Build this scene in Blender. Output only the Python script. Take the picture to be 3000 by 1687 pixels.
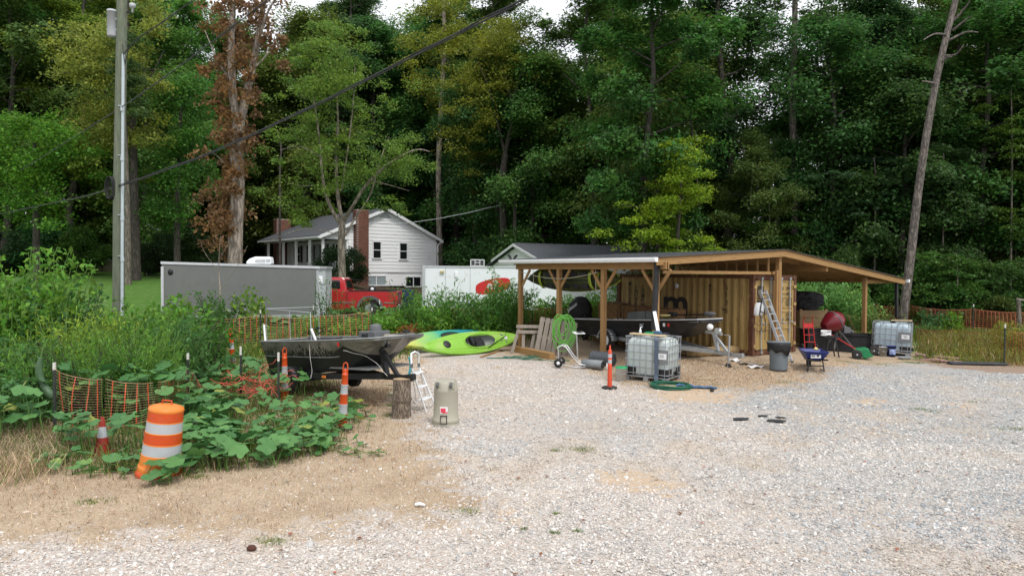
import bpy, math, random
import numpy as np
from mathutils import Vector, Matrix, Euler
R = math.radians
PI = math.pi
for o in list(bpy.data.objects):
 bpy.data.objects.remove(o)
scn = bpy.context.scene
col = scn.collection
random.seed(7)
# ---------------------------------------------------------------- camera
F = 2027.0
CAMZ = 2.8
cd = bpy.data.cameras.new('camera')
cam = bpy.data.objects.new('camera', cd)
col.objects.link(cam)
cd.sensor_width = 36.0
cd.lens = 36.0 * F / 3000.0
cd.clip_start = 0.1
cd.clip_end = 900
cam.location = (0, 0, CAMZ)
CAMR = (Matrix.Rotation(R(90 - 1.23), 4, 'X') @ Matrix.Rotation(R(0.4), 4, 'Z'))
cam.rotation_euler = CAMR.to_euler()
scn.camera = cam
# ---------------------------------------------------------------- light: bright overcast
world = bpy.data.worlds.new('World')
scn.world = world
world.use_nodes = True
wt = world.node_tree
wt.nodes.clear()
sky = wt.nodes.new('ShaderNodeTexSky')
sky.sky_type = 'NISHITA'
sky.sun_disc = False
sky.sun_elevation = R(58)
sky.sun_rotation = R(150)
sky.dust_density = 3.0
hs = wt.nodes.new('ShaderNodeHueSaturation')
hs.inputs['Saturation'].default_value = 0.22
hs.inputs['Value'].default_value = 1.0
mixc = wt.nodes.new('ShaderNodeMix'); mixc.data_type = 'RGBA'
mixc.inputs[0].default_value = 0.62
mixc.inputs[7].default_value = (9.6, 9.8, 10.4, 1)
bg = wt.nodes.new('ShaderNodeBackground')
bg.inputs['Strength'].default_value = 0.12
wo = wt.nodes.new('ShaderNodeOutputWorld')
wt.links.new(sky.outputs[0], hs.inputs['Color'])
wt.links.new(hs.outputs[0], mixc.inputs[6])
wt.links.new(mixc.outputs[2], bg.inputs['Color'])
wt.links.new(bg.outputs[0], wo.inputs[0])
sl = bpy.data.lights.new('sun', 'SUN')
sl.energy = 1.5
sl.angle = R(13)
sl.color = (1.0, 0.965, 0.91)
sun = bpy.data.objects.new('sun', sl)
col.objects.link(sun)
# sun from the right and slightly behind the camera
az, el = R(150), R(58)
sdir = Vector((math.sin(az) * math.cos(el), math.cos(az) * math.cos(el), math.sin(el)))
sun.rotation_euler = sdir.to_track_quat('Z', 'Y').to_euler()
sun.location = (0, 0, 40)
scn.view_settings.view_transform = 'Standard'
scn.view_settings.look = 'None'
scn.view_settings.gamma = 1.0
scn.view_settings.exposure = 0.46
scn.view_settings.use_curve_mapping = False
# ---------------------------------------------------------------- terrain
def S(a, b, v):
 t = np.clip((v - a) / (b - a), 0, 1)
 return t * t * (3 - 2 * t)
def terr(X, Y):
 X = np.asarray(X, float); Y = np.asarray(Y, float)
 rf = 1 - S(9.0, 12.5, X)
 z = 0.2 * S(18.4, 20.8, Y) * rf
 z = z + 0.10 * S(12, 7, Y) * S(0, -5, X)
 w = 1 - 0.85 * S(2, 16, X)
 z = z + w * (0.55 * S(23, 32, Y) + 0.022 * np.clip(Y - 30, 0, 40))
 z = z + S(-9, -19, X) * (0.75 * S(18, 32, Y) + 0.022 * np.clip(Y - 28, 0, 35))
 z = z + 0.03 * np.sin(X * 0.9 + 1.3) * np.sin(Y * 0.7) * S(19, 28, Y)
 z = z + 0.09 * np.clip(Y - 75, 0, 90)
 return z
def tz(x, y):
 return float(terr(x, y))
M3 = CAMR.to_3x3()
def ray(px, py):
 return M3 @ Vector(((px - 1500) / F, -(py - 843.5) / F, -1.0))
def P(px, py, D):
 d = ray(px, py)
 return Vector((0, 0, CAMZ)) + d * (D / d.y)
def G(px, py):
 d = ray(px, py)
 t = 3.0
 while t < 150:
  p = Vector((0, 0, CAMZ)) + d * (t / d.y)
  if p.z <= tz(p.x, p.y):
   break
  t += 0.05
 return Vector((p.x, p.y, tz(p.x, p.y)))
def gp(px, D):
 p = P(px, 900, D)
 return Vector((p.x, p.y, tz(p.x, p.y)))
# ---------------------------------------------------------------- mesh builder
class MB:
 def __init__(s):
  s.v = []; s.f = []; s.m = []; s.sm = []
  s.mi = 0; s.smooth = False
 def add(s, vs, fs, smooth=None):
  n = len(s.v)
  s.v.extend([tuple(v) for v in vs])
  for f in fs:
   s.f.append(tuple(i + n for i in f)); s.m.append(s.mi)
   s.sm.append(s.smooth if smooth is None else smooth)
  return s
 def box(s, c, d, rot=None, b=0.0):
  hx, hy, hz = d[0] / 2, d[1] / 2, d[2] / 2
  vs = [Vector((x * hx, y * hy, z * hz)) for x in (-1, 1) for y in (-1, 1) for z in (-1, 1)]
  if rot is not None:
   m = Euler(rot).to_matrix() if not isinstance(rot, Matrix) else rot
   vs = [m @ v for v in vs]
  vs = [v + Vector(c) for v in vs]
  return s.add(vs, [(0, 1, 3, 2), (4, 6, 7, 5), (0, 4, 5, 1), (2, 3, 7, 6), (0, 2, 6, 4), (1, 5, 7, 3)], False)
 def beam(s, p0, p1, w, h, up=(0, 0, 1)):
  p0 = Vector(p0); p1 = Vector(p1); d = p1 - p0; L = d.length
  if L < 1e-6: return s
  d.normalize(); up = Vector(up)
  if abs(d.dot(up)) > 0.99: up = Vector((0, 1, 0))
  x = d.cross(up).normalized(); y = x.cross(d).normalized()
  vs = []
  for p in (p0, p1):
   for a, b in ((-1, -1), (1, -1), (1, 1), (-1, 1)):
    vs.append(p + x * (a * w / 2) + y * (b * h / 2))
  return s.add(vs, [(3, 2, 1, 0), (4, 5, 6, 7), (0, 1, 5, 4), (1, 2, 6, 5), (2, 3, 7, 6), (3, 0, 4, 7)], False)
 def tube(s, pts, r, seg=8, caps=True, closed=False):
  pts = [Vector(p) for p in pts]; n = len(pts)
  rs = r if isinstance(r, (list, tuple)) else [r] * n
  u = None; vs = []
  for i, p in enumerate(pts):
   if closed: d = pts[(i + 1) % n] - pts[i - 1]
   else: d = pts[min(i + 1, n - 1)] - pts[max(i - 1, 0)]
   if d.length < 1e-9: d = Vector((0, 0, 1))
   d.normalize()
   if u is None:
    u = d.orthogonal().normalized()
   else:
    u = (u - d * u.dot(d))
    if u.length < 1e-6: u = d.orthogonal()
    u.normalize()
   w = d.cross(u)
   for k in range(seg):
    a = 2 * PI * k / seg
    vs.append(p + (u * math.cos(a) + w * math.sin(a)) * rs[i])
  fs = []
  for i in range(n if closed else n - 1):
   j = (i + 1) % n
   for k in range(seg):
    k2 = (k + 1) % seg
    fs.append((i * seg + k, i * seg + k2, j * seg + k2, j * seg + k))
  s.add(vs, fs, True)
  if caps and not closed:
   s.add(vs[:seg], [tuple(reversed(range(seg)))], False); s.add(vs[-seg:], [tuple(range(seg))], False)
  return s
 def cyl(s, p0, p1, r0, r1=None, seg=16, caps=True):
  return s.tube([p0, p1], [r0, r0 if r1 is None else r1], seg, caps)
 def lathe(s, prof, seg=24, c=(0, 0, 0), axis='Z', smooth=True, sx=1, sy=1):
  vs = []
  for r, z in prof:
   for k in range(seg):
    a = 2 * PI * k / seg
    x, y = r * math.cos(a) * sx, r * math.sin(a) * sy
    if axis == 'Z': v = (x, y, z)
    elif axis == 'X': v = (z, x, y)
    else: v = (y, z, x)
    vs.append((v[0] + c[0], v[1] + c[1], v[2] + c[2]))
  fs = []
  for i in range(len(prof) - 1):
   for k in range(seg):
    k2 = (k + 1) % seg
    fs.append((i * seg + k, i * seg + k2, (i + 1) * seg + k2, (i + 1) * seg + k))
  s.add(vs, fs, smooth); b = len(s.v) - len(vs)
  for q, fl in ((0, True), (len(prof) - 1, False)):
   if prof[q][0] > 1e-4:
    cv = [s.v[b + q * seg + k] for k in range(seg)]
    s.add(cv, [tuple(reversed(range(seg))) if fl else tuple(range(seg))], False)
  return s
 def prism(s, poly, off):          # poly: 3D points, extruded by vector off
  off = Vector(off); n = len(poly)
  a = [Vector(p) for p in poly]
  vs = a + [p + off for p in a]
  fs = [tuple(reversed(range(n))), tuple(range(n, 2 * n))]
  for k in range(n):
   k2 = (k + 1) % n
   fs.append((k, k2, n + k2, n + k))
  return s.add(vs, fs, False)
 def loft(s, rings, close=True, caps=True, smooth=True):
  n = len(rings[0]); vs = [p for r in rings for p in r]; fs = []
  for i in range(len(rings) - 1):
   for k in range(n if close else n - 1):
    k2 = (k + 1) % n
    fs.append((i * n + k, i * n + k2, (i + 1) * n + k2, (i + 1) * n + k))
  if caps:
   fs.append(tuple(reversed(range(n)))); fs.append(tuple((len(rings) - 1) * n + k for k in range(n)))
  return s.add(vs, fs, smooth)
 def sheet(s, fn, nu, nv, smooth=True):
  vs = [fn(i / nu, j / nv) for i in range(nu + 1) for j in range(nv + 1)]
  fs = [(i * (nv + 1) + j, (i + 1) * (nv + 1) + j, (i + 1) * (nv + 1) + j + 1, i * (nv + 1) + j + 1) for i in range(nu) for j in range(nv)]
  return s.add(vs, fs, smooth)
 def mesh(s, name, mats):
  me = bpy.data.meshes.new(name)
  me.from_pydata(s.v, [], s.f)
  for m in (mats if isinstance(mats, (list, tuple)) else [mats]):
   me.materials.append(m)
  me.polygons.foreach_set('material_index', s.m)
  me.polygons.foreach_set('use_smooth', s.sm)
  me.update()
  return me
 def build(s, name, mats, parent=None, loc=None, rot=None, bevel=0, solid=0, fix=False, **props):
  me = s.mesh(name, mats)
  if fix:
   import bmesh
   bm = bmesh.new(); bm.from_mesh(me); bmesh.ops.recalc_face_normals(bm, faces=bm.faces); bm.to_mesh(me); bm.free()
  return link(name, me, parent, loc, rot, bevel, solid, **props)
def link(name, me, parent=None, loc=None, rot=None, bevel=0, solid=0, **props):
 o = bpy.data.objects.new(name, me)
 col.objects.link(o)
 if parent is not None: o.parent = parent
 if loc is not None: o.location = loc
 if rot is not None: o.rotation_euler = rot
 if solid:
  md = o.modifiers.new('solid', 'SOLIDIFY'); md.thickness = solid; md.offset = 0
 if bevel:
  md = o.modifiers.new('bevel', 'BEVEL'); md.width = bevel; md.segments = 2; md.limit_method = 'ANGLE'; md.angle_limit = R(40)
 for k, v in props.items(): o[k] = v
 return o
def thing(name, label, cat, loc=(0, 0, 0), rz=0.0, group=None, rot=None):
 o = bpy.data.objects.new(name, None)
 col.objects.link(o)
 o.empty_display_size = 0.2
 o.location = loc
 o.rotation_euler = rot if rot is not None else (0, 0, rz)
 o['label'] = label; o['category'] = cat
 if group: o['group'] = group
 return o
def tag(o, label, cat, group=None):
 o['label'] = label; o['category'] = cat
 if group: o['group'] = group
 return o
def npmesh(name, V, Fq, mats, smooth=False, mi=None):
 V = np.ascontiguousarray(V, np.float32); Fq = np.ascontiguousarray(Fq, np.int32)
 k = Fq.shape[1]; me = bpy.data.meshes.new(name)
 me.vertices.add(len(V)); me.vertices.foreach_set('co', V.ravel())
 me.loops.add(Fq.size); me.loops.foreach_set('vertex_index', Fq.ravel())
 me.polygons.add(len(Fq))
 me.polygons.foreach_set('loop_start', np.arange(0, Fq.size, k, dtype=np.int32))
 me.polygons.foreach_set('loop_total', np.full(len(Fq), k, np.int32))
 if smooth: me.polygons.foreach_set('use_smooth', np.ones(len(Fq), bool))
 for m in (mats if isinstance(mats, (list, tuple)) else [mats]): me.materials.append(m)
 if mi is not None: me.polygons.foreach_set('material_index', np.asarray(mi, np.int32))
 me.update(calc_edges=True)
 return me
def dup_tree(root, loc, rz=None, label=None, group=None, scale=None, color=None):
 r = root.copy(); col.objects.link(r); r.location = loc
 if rz is not None: r.rotation_euler.z = rz
 if label: r['label'] = label
 if group: r['group'] = group
 if scale is not None: r.scale = scale if not isinstance(scale, (int, float)) else (scale,) * 3
 if color and r.type != 'EMPTY': r.color = color
 for ch in list(root.children):
  c = ch.copy(); col.objects.link(c); c.parent = r
  if color: c.color = color
  for g in ch.children:
   d = g.copy(); col.objects.link(d); d.parent = c
   if color: d.color = color
 return r
# ---------------------------------------------------------------- materials
def nodes(name):
 m = bpy.data.materials.new(name); m.use_nodes = True
 nt = m.node_tree; b = nt.nodes['Principled BSDF']
 return m, nt, b
def mat(name, c, rough=0.6, metal=0.0, var=0.12, scale=6.0, bump=0.0, bscale=60.0, spec=0.4, dirt=None, dirtamt=0.0, dscale=2.0, stretch=(1, 1, 1), emit=None, coat=0.0, trans=0.0):
 """Principled material whose colour varies softly with object-space noise."""
 m, nt, b = nodes(name); L = nt.links
 tc = nt.nodes.new('ShaderNodeTexCoord')
 mp = nt.nodes.new('ShaderNodeMapping'); mp.inputs['Scale'].default_value = stretch
 L.new(tc.outputs['Object'], mp.inputs['Vector'])
 nz = nt.nodes.new('ShaderNodeTexNoise'); nz.inputs['Scale'].default_value = scale; nz.inputs['Detail'].default_value = 6; nz.inputs['Roughness'].default_value = 0.65
 L.new(mp.outputs[0], nz.inputs['Vector'])
 rmp = nt.nodes.new('ShaderNodeValToRGB')
 rmp.color_ramp.elements[0].position = 0.3; rmp.color_ramp.elements[1].position = 0.7
 rmp.color_ramp.elements[0].color = (c[0] * (1 - var), c[1] * (1 - var), c[2] * (1 - var), 1)
 rmp.color_ramp.elements[1].color = (min(1, c[0] * (1 + var)), min(1, c[1] * (1 + var)), min(1, c[2] * (1 + var)), 1)
 L.new(nz.outputs[0], rmp.inputs[0])
 out = rmp.outputs[0]
 if dirt:
  n2 = nt.nodes.new('ShaderNodeTexNoise'); n2.inputs['Scale'].default_value = dscale; n2.inputs['Detail'].default_value = 9; n2.inputs['Roughness'].default_value = 0.7
  L.new(mp.outputs[0], n2.inputs['Vector'])
  r2 = nt.nodes.new('ShaderNodeValToRGB'); r2.color_ramp.elements[0].position = 0.62 - 0.3 * dirtamt; r2.color_ramp.elements[1].position = 0.78 - 0.3 * dirtamt
  L.new(n2.outputs[0], r2.inputs[0])
  mx = nt.nodes.new('ShaderNodeMix'); mx.data_type = 'RGBA'
  L.new(r2.outputs[0], mx.inputs[0]); L.new(out, mx.inputs[6]); mx.inputs[7].default_value = (*dirt, 1)
  out = mx.outputs[2]
 L.new(out, b.inputs['Base Color'])
 b.inputs['Roughness'].default_value = rough; b.inputs['Metallic'].default_value = metal
 b.inputs['Specular IOR Level'].default_value = spec
 if coat: b.inputs['Coat Weight'].default_value = coat; b.inputs['Coat Roughness'].default_value = 0.08
 if trans: b.inputs['Transmission Weight'].default_value = trans
 if bump:
  n3 = nt.nodes.new('ShaderNodeTexNoise'); n3.inputs['Scale'].default_value = bscale; n3.inputs['Detail'].default_value = 5
  L.new(mp.outputs[0], n3.inputs['Vector'])
  bp = nt.nodes.new('ShaderNodeBump'); bp.inputs['Strength'].default_value = bump; bp.inputs['Distance'].default_value = 0.02
  L.new(n3.outputs[0], bp.inputs['Height']); L.new(bp.outputs[0], b.inputs['Normal'])
 if emit: b.inputs['Emission Color'].default_value = (*emit, 1); b.inputs['Emission Strength'].default_value = 1
 return m
def leafmat(name, tip=(1.25, 1.12, 0.8), trans=0.48, rough=0.5, c=None):
 """Leaf material: object colour, varied per leaf; some light passes through."""
 m, nt, b = nodes(name); L = nt.links
 geo = nt.nodes.new('ShaderNodeNewGeometry')
 if c is None:
  oi = nt.nodes.new('ShaderNodeObjectInfo'); src = oi.outputs['Color']
 else:
  rgb = nt.nodes.new('ShaderNodeRGB'); rgb.outputs[0].default_value = (*c, 1); src = rgb.outputs[0]
 hs = nt.nodes.new('ShaderNodeHueSaturation')
 mr = nt.nodes.new('ShaderNodeMapRange'); mr.inputs[3].default_value = 0.55; mr.inputs[4].default_value = 1.5
 L.new(geo.outputs['Random Per Island'], mr.inputs[0]); L.new(mr.outputs[0], hs.inputs['Value'])
 mh = nt.nodes.new('ShaderNodeMath'); mh.operation = 'MULTIPLY'; mh.inputs[1].default_value = 7.31
 fr = nt.nodes.new('ShaderNodeMath'); fr.operation = 'FRACT'
 L.new(geo.outputs['Random Per Island'], mh.inputs[0]); L.new(mh.outputs[0], fr.inputs[0])
 m2 = nt.nodes.new('ShaderNodeMapRange'); m2.inputs[3].default_value = 0.475; m2.inputs[4].default_value = 0.512
 L.new(fr.outputs[0], m2.inputs[0]); L.new(m2.outputs[0], hs.inputs['Hue'])
 L.new(src, hs.inputs['Color'])
 tc = nt.nodes.new('ShaderNodeTexCoord')
 nz = nt.nodes.new('ShaderNodeTexNoise'); nz.inputs['Scale'].default_value = 0.55; nz.inputs['Detail'].default_value = 3
 L.new(tc.outputs['Object'], nz.inputs['Vector'])
 mx = nt.nodes.new('ShaderNodeMix'); mx.data_type = 'RGBA'; mx.blend_type = 'MULTIPLY'
 rp = nt.nodes.new('ShaderNodeValToRGB'); rp.color_ramp.elements[0].position = 0.42; rp.color_ramp.elements[1].position = 0.66
 L.new(nz.outputs[0], rp.inputs[0]); L.new(rp.outputs[0], mx.inputs[0])
 L.new(hs.outputs[0], mx.inputs[6]); mx.inputs[7].default_value = (*tip, 1)
 L.new(mx.outputs[2], b.inputs['Base Color'])
 b.inputs['Roughness'].default_value = rough; b.inputs['Specular IOR Level'].default_value = 0.3
 tr = nt.nodes.new('ShaderNodeBsdfTranslucent'); L.new(mx.outputs[2], tr.inputs['Color'])
 ms = nt.nodes.new('ShaderNodeMixShader'); ms.inputs[0].default_value = trans
 L.new(b.outputs[0], ms.inputs[1]); L.new(tr.outputs[0], ms.inputs[2])
 L.new(ms.outputs[0], nt.nodes['Material Output'].inputs[0])
 return m
def woodmat(name, c, dark, grain=(1, 1, 14), scale=3.0, rough=0.75):
 m = mat(name, c, rough, var=0.22, scale=scale, stretch=grain, bump=0.25, bscale=12, dirt=dark, dirtamt=0.25, dscale=2.2)
 return m
def barkmat(name, c, c2, sc=9, patch=None):
 m, nt, b = nodes(name); L = nt.links
 tc = nt.nodes.new('ShaderNodeTexCoord'); mp = nt.nodes.new('ShaderNodeMapping'); mp.inputs['Scale'].default_value = (1, 1, 0.22)
 L.new(tc.outputs['Object'], mp.inputs['Vector'])
 v = nt.nodes.new('ShaderNodeTexVoronoi'); v.inputs['Scale'].default_value = sc; v.feature = 'DISTANCE_TO_EDGE'
 n = nt.nodes.new('ShaderNodeTexNoise'); n.inputs['Scale'].default_value = sc * 1.3; n.inputs['Detail'].default_value = 8
 L.new(mp.outputs[0], n.inputs['Vector'])
 add = nt.nodes.new('ShaderNodeMix'); add.data_type = 'VECTOR'; add.inputs[0].default_value = 0.25
 L.new(mp.outputs[0], add.inputs[4]); L.new(n.outputs['Color'], add.inputs[5]); L.new(add.outputs[1], v.inputs['Vector'])
 rp = nt.nodes.new('ShaderNodeValToRGB'); rp.color_ramp.elements[0].position = 0.0; rp.color_ramp.elements[1].position = 0.22
 rp.color_ramp.elements[0].color = (*c2, 1); rp.color_ramp.elements[1].color = (*c, 1)
 L.new(v.outputs['Distance'], rp.inputs[0])
 mx = nt.nodes.new('ShaderNodeMix'); mx.data_type = 'RGBA'; mx.blend_type = 'MULTIPLY'; mx.inputs[0].default_value = 0.8
 r2 = nt.nodes.new('ShaderNodeValToRGB'); r2.color_ramp.elements[0].position = 0.3; r2.color_ramp.elements[1].position = 0.7
 r2.color_ramp.elements[0].color = (0.55, 0.55, 0.55, 1); r2.color_ramp.elements[1].color = (1.2, 1.2, 1.2, 1)
 L.new(n.outputs[0], r2.inputs[0]); L.new(rp.outputs[0], mx.inputs[6]); L.new(r2.outputs[0], mx.inputs[7])
 L.new(mx.outputs[2], b.inputs['Base Color']); b.inputs['Roughness'].default_value = 0.9
 bp = nt.nodes.new('ShaderNodeBump'); bp.inputs['Strength'].default_value = 0.8; bp.inputs['Distance'].default_value = 0.03
 L.new(v.outputs['Distance'], bp.inputs['Height']); L.new(bp.outputs[0], b.inputs['Normal'])
 return m
MT = {}
MT['leaf'] = leafmat('leaf')
MT['bark_grey'] = barkmat('bark_grey', (0.22, 0.19, 0.15), (0.07, 0.06, 0.05))
MT['bark_pale'] = barkmat('bark_pale', (0.34, 0.29, 0.23), (0.12, 0.10, 0.08), 6)
MT['bark_dark'] = barkmat('bark_dark', (0.10, 0.085, 0.07), (0.03, 0.025, 0.02))
MT['bark_pine'] = barkmat('bark_pine', (0.20, 0.17, 0.145), (0.05, 0.04, 0.035), 9)
# ---------------------------------------------------------------- ground zones
def inpoly(X, Y, poly):
 c = np.zeros(X.shape, bool); n = len(poly)
 for i in range(n):
  x1, y1 = poly[i][0], poly[i][1]; x2, y2 = poly[i - 1][0], poly[i - 1][1]
  cond = ((y1 > Y) != (y2 > Y)) & (X < (x2 - x1) * (Y - y1) / (y2 - y1 + 1e-12) + x1)
  c ^= cond
 return c
def sdist(X, Y, poly):
 d = np.full(X.shape, 1e9); n = len(poly)
 for i in range(n):
  ax, ay = poly[i - 1][0], poly[i - 1][1]; bx, by = poly[i][0], poly[i][1]
  dx, dy = bx - ax, by - ay; L2 = dx * dx + dy * dy + 1e-12
  t = np.clip(((X - ax) * dx + (Y - ay) * dy) / L2, 0, 1)
  d = np.minimum(d, np.hypot(X - ax - t * dx, Y - ay - t * dy))
 return np.where(inpoly(X, Y, poly), d, -d)
def gpoly(pp): return [tuple(G(*p))[:2] for p in pp]
Z_DRY = gpoly([(-900, 1600), (0, 1592), (500, 1575), (1000, 1548), (1200, 1520), (1370, 1480), (1330, 1400), (1290, 1330), (1220, 1270), (1160, 1200), (1150, 1130), (1230, 1060), (1180, 1020), (1000, 1030), (700, 1050), (0, 1090), (-900, 1090)])
Z_SHED = gpoly([(1440, 1040), (1640, 1060), (1760, 1090), (1880, 1135), (2050, 1140), (2230, 1140), (2380, 1115), (2440, 1075), (2680, 1058), (2680, 1000), (1450, 985)])
Z_LOT = gpoly([(-3000, 1560), (0, 1500), (700, 1450), (1150, 1200), (1130, 1080), (1200, 1025), (1440, 1015), (1600, 1005), (2300, 1000), (2420, 1050), (2700, 1062), (3100, 1078), (5200, 1130)]) + [(40, 3), (40, -12), (-40, -12), (-40, 6)]
Z_SAND = [gpoly(p) for p in ([(1700, 1385), (1850, 1370), (1950, 1400), (2030, 1430), (1960, 1455), (1850, 1440), (1760, 1420)],
          [(2480, 1175), (2560, 1165), (2610, 1178), (2560, 1190)], [(2780, 1185), (2840, 1182), (2870, 1196), (2800, 1202)], [(1450, 1490), (1530, 1485), (1540, 1525), (1470, 1530)],
          [(1880, 1145), (2050, 1130), (2180, 1160), (2150, 1185), (1950, 1180)])]
Z_BRICK = gpoly([(2660, 1055), (2760, 1075), (2900, 1090), (3100, 1100), (3300, 1085), (3000, 1065), (2800, 1048)])
Z_PAVE = None
def zones(X, Y):
 lot = np.clip(sdist(X, Y, Z_LOT) / 1.2 + 0.5, 0, 1)
 dry = np.clip(sdist(X, Y, Z_DRY) / 1.5 + 0.5, 0, 1)
 shed = np.clip(sdist(X, Y, Z_SHED) / 1.5 + 0.5, 0, 1)
 sand = np.zeros(X.shape)
 for z in Z_SAND: sand = np.maximum(sand, np.clip(sdist(X, Y, z) / 0.8 + 0.4, 0, 1))
 red = np.clip(sdist(X, Y, Z_BRICK) / 0.5 + 0.5, 0, 1)
 straw = np.maximum(dry, shed)
 return lot, straw, sand, red
# one sheet, finer near the camera
ys = np.concatenate([np.arange(-10, 4, 1.0), np.arange(4, 26, 0.11), np.arange(26, 45, 0.5), np.arange(45, 165, 2.5)])
def xs_for():
 return np.concatenate([np.arange(-140, -20, 3.0), np.arange(-20, -11, 0.5), np.arange(-11, 17, 0.11), np.arange(17, 26, 0.5), np.arange(26, 141, 3.0)])
xs = xs_for()
GX, GY = np.meshgrid(xs, ys)
GZ = terr(GX, GY)
lot, straw, sand, red = zones(GX, GY)
rng = np.random.default_rng(3)
GZ = GZ + rng.normal(0, 0.004, GZ.shape) * (GY < 26)
V = np.stack([GX, GY, GZ], -1).reshape(-1, 3)
ny, nx = GX.shape
ii = np.arange(ny * nx).reshape(ny, nx)
Fq = np.stack([ii[:-1, :-1], ii[:-1, 1:], ii[1:, 1:], ii[1:, :-1]], -1).reshape(-1, 4)
def ground_mat():
 m, nt, b = nodes('ground_cover'); L = nt.links; N = nt.nodes
 geo = N.new('ShaderNodeNewGeometry'); pos = geo.outputs['Position']
 at = N.new('ShaderNodeAttribute'); at.attribute_name = 'zone'
 sep = N.new('ShaderNodeSeparateColor'); L.new(at.outputs['Color'], sep.inputs[0])
 lot, straw, sand = sep.outputs
 red = at.outputs['Alpha']
 def noise(sc, det=5, rough=0.6, out=0):
  n = N.new('ShaderNodeTexNoise'); n.inputs['Scale'].default_value = sc; n.inputs['Detail'].default_value = det; n.inputs['Roughness'].default_value = rough
  L.new(pos, n.inputs['Vector']); return n.outputs[out]
 def ramp(inp, stops):
  r = N.new('ShaderNodeValToRGB'); e = r.color_ramp.elements
  while len(e) < len(stops): e.new(0.5)
  for x, (p, c) in zip(e, stops): x.position = p; x.color = (*c, 1) if len(c) == 3 else c
  L.new(inp, r.inputs[0]); return r.outputs[0]
 def mixc(f, a, bb, bt='MIX'):
  x = N.new('ShaderNodeMix'); x.data_type = 'RGBA'; x.blend_type = bt
  if isinstance(f, float): x.inputs[0].default_value = f
  else: L.new(f, x.inputs[0])
  for s, i in ((a, 6), (bb, 7)):
   if isinstance(s, tuple): x.inputs[i].default_value = (*s, 1)
   else: L.new(s, x.inputs[i])
  return x.outputs[2]
 def math_(op, a, bb, clamp=False):
  x = N.new('ShaderNodeMath'); x.operation = op; x.use_clamp = clamp
  for s, i in ((a, 0), (bb, 1)):
   if isinstance(s, (int, float)): x.inputs[i].default_value = s
   else: L.new(s, x.inputs[i])
  return x.outputs[0]
 def edge(w, amt=0.9, hard=5.0, sc=1.6):
  n = noise(sc, 8, 0.7)
  t = math_('ADD', w, math_('MULTIPLY', math_('SUBTRACT', n, 0.5), amt * 2.6))
  return math_('MULTIPLY', math_('SUBTRACT', t, 0.5 - 0.5 / hard), hard, True)
 def stones(sc, seedoff):
  mp = N.new('ShaderNodeMapping'); mp.inputs['Location'].default_value = (seedoff, seedoff, 0); L.new(pos, mp.inputs['Vector'])
  nn = N.new('ShaderNodeTexNoise'); nn.inputs['Scale'].default_value = sc * 0.5; L.new(mp.outputs[0], nn.inputs['Vector'])
  ad = N.new('ShaderNodeMix'); ad.data_type = 'VECTOR'; ad.inputs[0].default_value = 0.012; L.new(mp.outputs[0], ad.inputs[4]); L.new(nn.outputs[1], ad.inputs[5])
  v = N.new('ShaderNodeTexVoronoi'); v.inputs['Scale'].default_value = sc; L.new(ad.outputs[1], v.inputs['Vector'])
  return v
 v1 = stones(42, 0.0); v2 = stones(60, 3.3)
 sx = N.new('ShaderNodeSeparateColor'); L.new(v1.outputs['Color'], sx.inputs[0])
 warm = ramp(sx.outputs[0], [(0.0, (0.24, 0.225, 0.21)), (0.12, (0.38, 0.345, 0.31)), (0.35, (0.50, 0.465, 0.42)), (0.6, (0.56, 0.49, 0.43)), (0.85, (0.64, 0.60, 0.56)), (1.0, (0.40, 0.26, 0.2))])
 cool = ramp(sx.outputs[0], [(0.0, (0.17, 0.18, 0.19)), (0.25, (0.28, 0.30, 0.30)), (0.5, (0.36, 0.37, 0.37)), (0.78, (0.50, 0.49, 0.47)), (0.93, (0.60, 0.58, 0.55)), (1.0, (0.36, 0.22, 0.17))])
 # the cooler grey stone lies towards the right and in the near-left corner
 spx = N.new('ShaderNodeSeparateXYZ'); L.new(pos, spx.inputs[0])
 gr = math_('MULTIPLY', math_('SUBTRACT', spx.outputs[0], 1.0), 0.11)
 lw = noise(0.22, 4, 0.6)
 cf = math_('ADD', gr, math_('MULTIPLY', math_('SUBTRACT', lw, 0.42), 3.2), True)
 grav = mixc(cf, warm, cool)
 fine = ramp(noise(140, 3), [(0.35, (0.75, 0.75, 0.75)), (0.65, (1.12, 1.12, 1.12))])
 grav = mixc(1.0, grav, fine, 'MULTIPLY')
 dk = ramp(v1.outputs['Distance'], [(0.0, (1, 1, 1)), (0.55, (1, 1, 1)), (0.95, (0.45, 0.42, 0.40))])
 grav = mixc(0.8, grav, dk, 'MULTIPLY')
 dust = ramp(noise(0.9, 8, 0.72), [(0.46, (0, 0, 0)), (0.68, (1, 1, 1))])
 grav = mixc(math_('MULTIPLY', dust, 0.6), grav, (0.50, 0.40, 0.30))
 st = ramp(noise(45, 6, 0.8), [(0.32, (0.20, 0.14, 0.09)), (0.5, (0.42, 0.325, 0.225)), (0.68, (0.62, 0.51, 0.38))])
 st = mixc(math_('MULTIPLY', ramp(noise(1.1, 6), [(0.4, (0, 0, 0)), (0.7, (1, 1, 1))]), 0.5), st, (0.24, 0.17, 0.11))
 sd = ramp(noise(60, 5), [(0.3, (0.42, 0.30, 0.19)), (0.7, (0.56, 0.43, 0.30))])
 soil = ramp(noise(7, 8, 0.7), [(0.3, (0.05, 0.07, 0.02)), (0.5, (0.09, 0.11, 0.035)), (0.7, (0.14, 0.12, 0.06))])
 lawn = ramp(noise(5, 8, 0.7), [(0.3, (0.05, 0.125, 0.018)), (0.7, (0.09, 0.19, 0.03))])
 litter = ramp(noise(9, 8, 0.7), [(0.3, (0.035, 0.025, 0.015)), (0.7, (0.09, 0.06, 0.035))])
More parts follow.
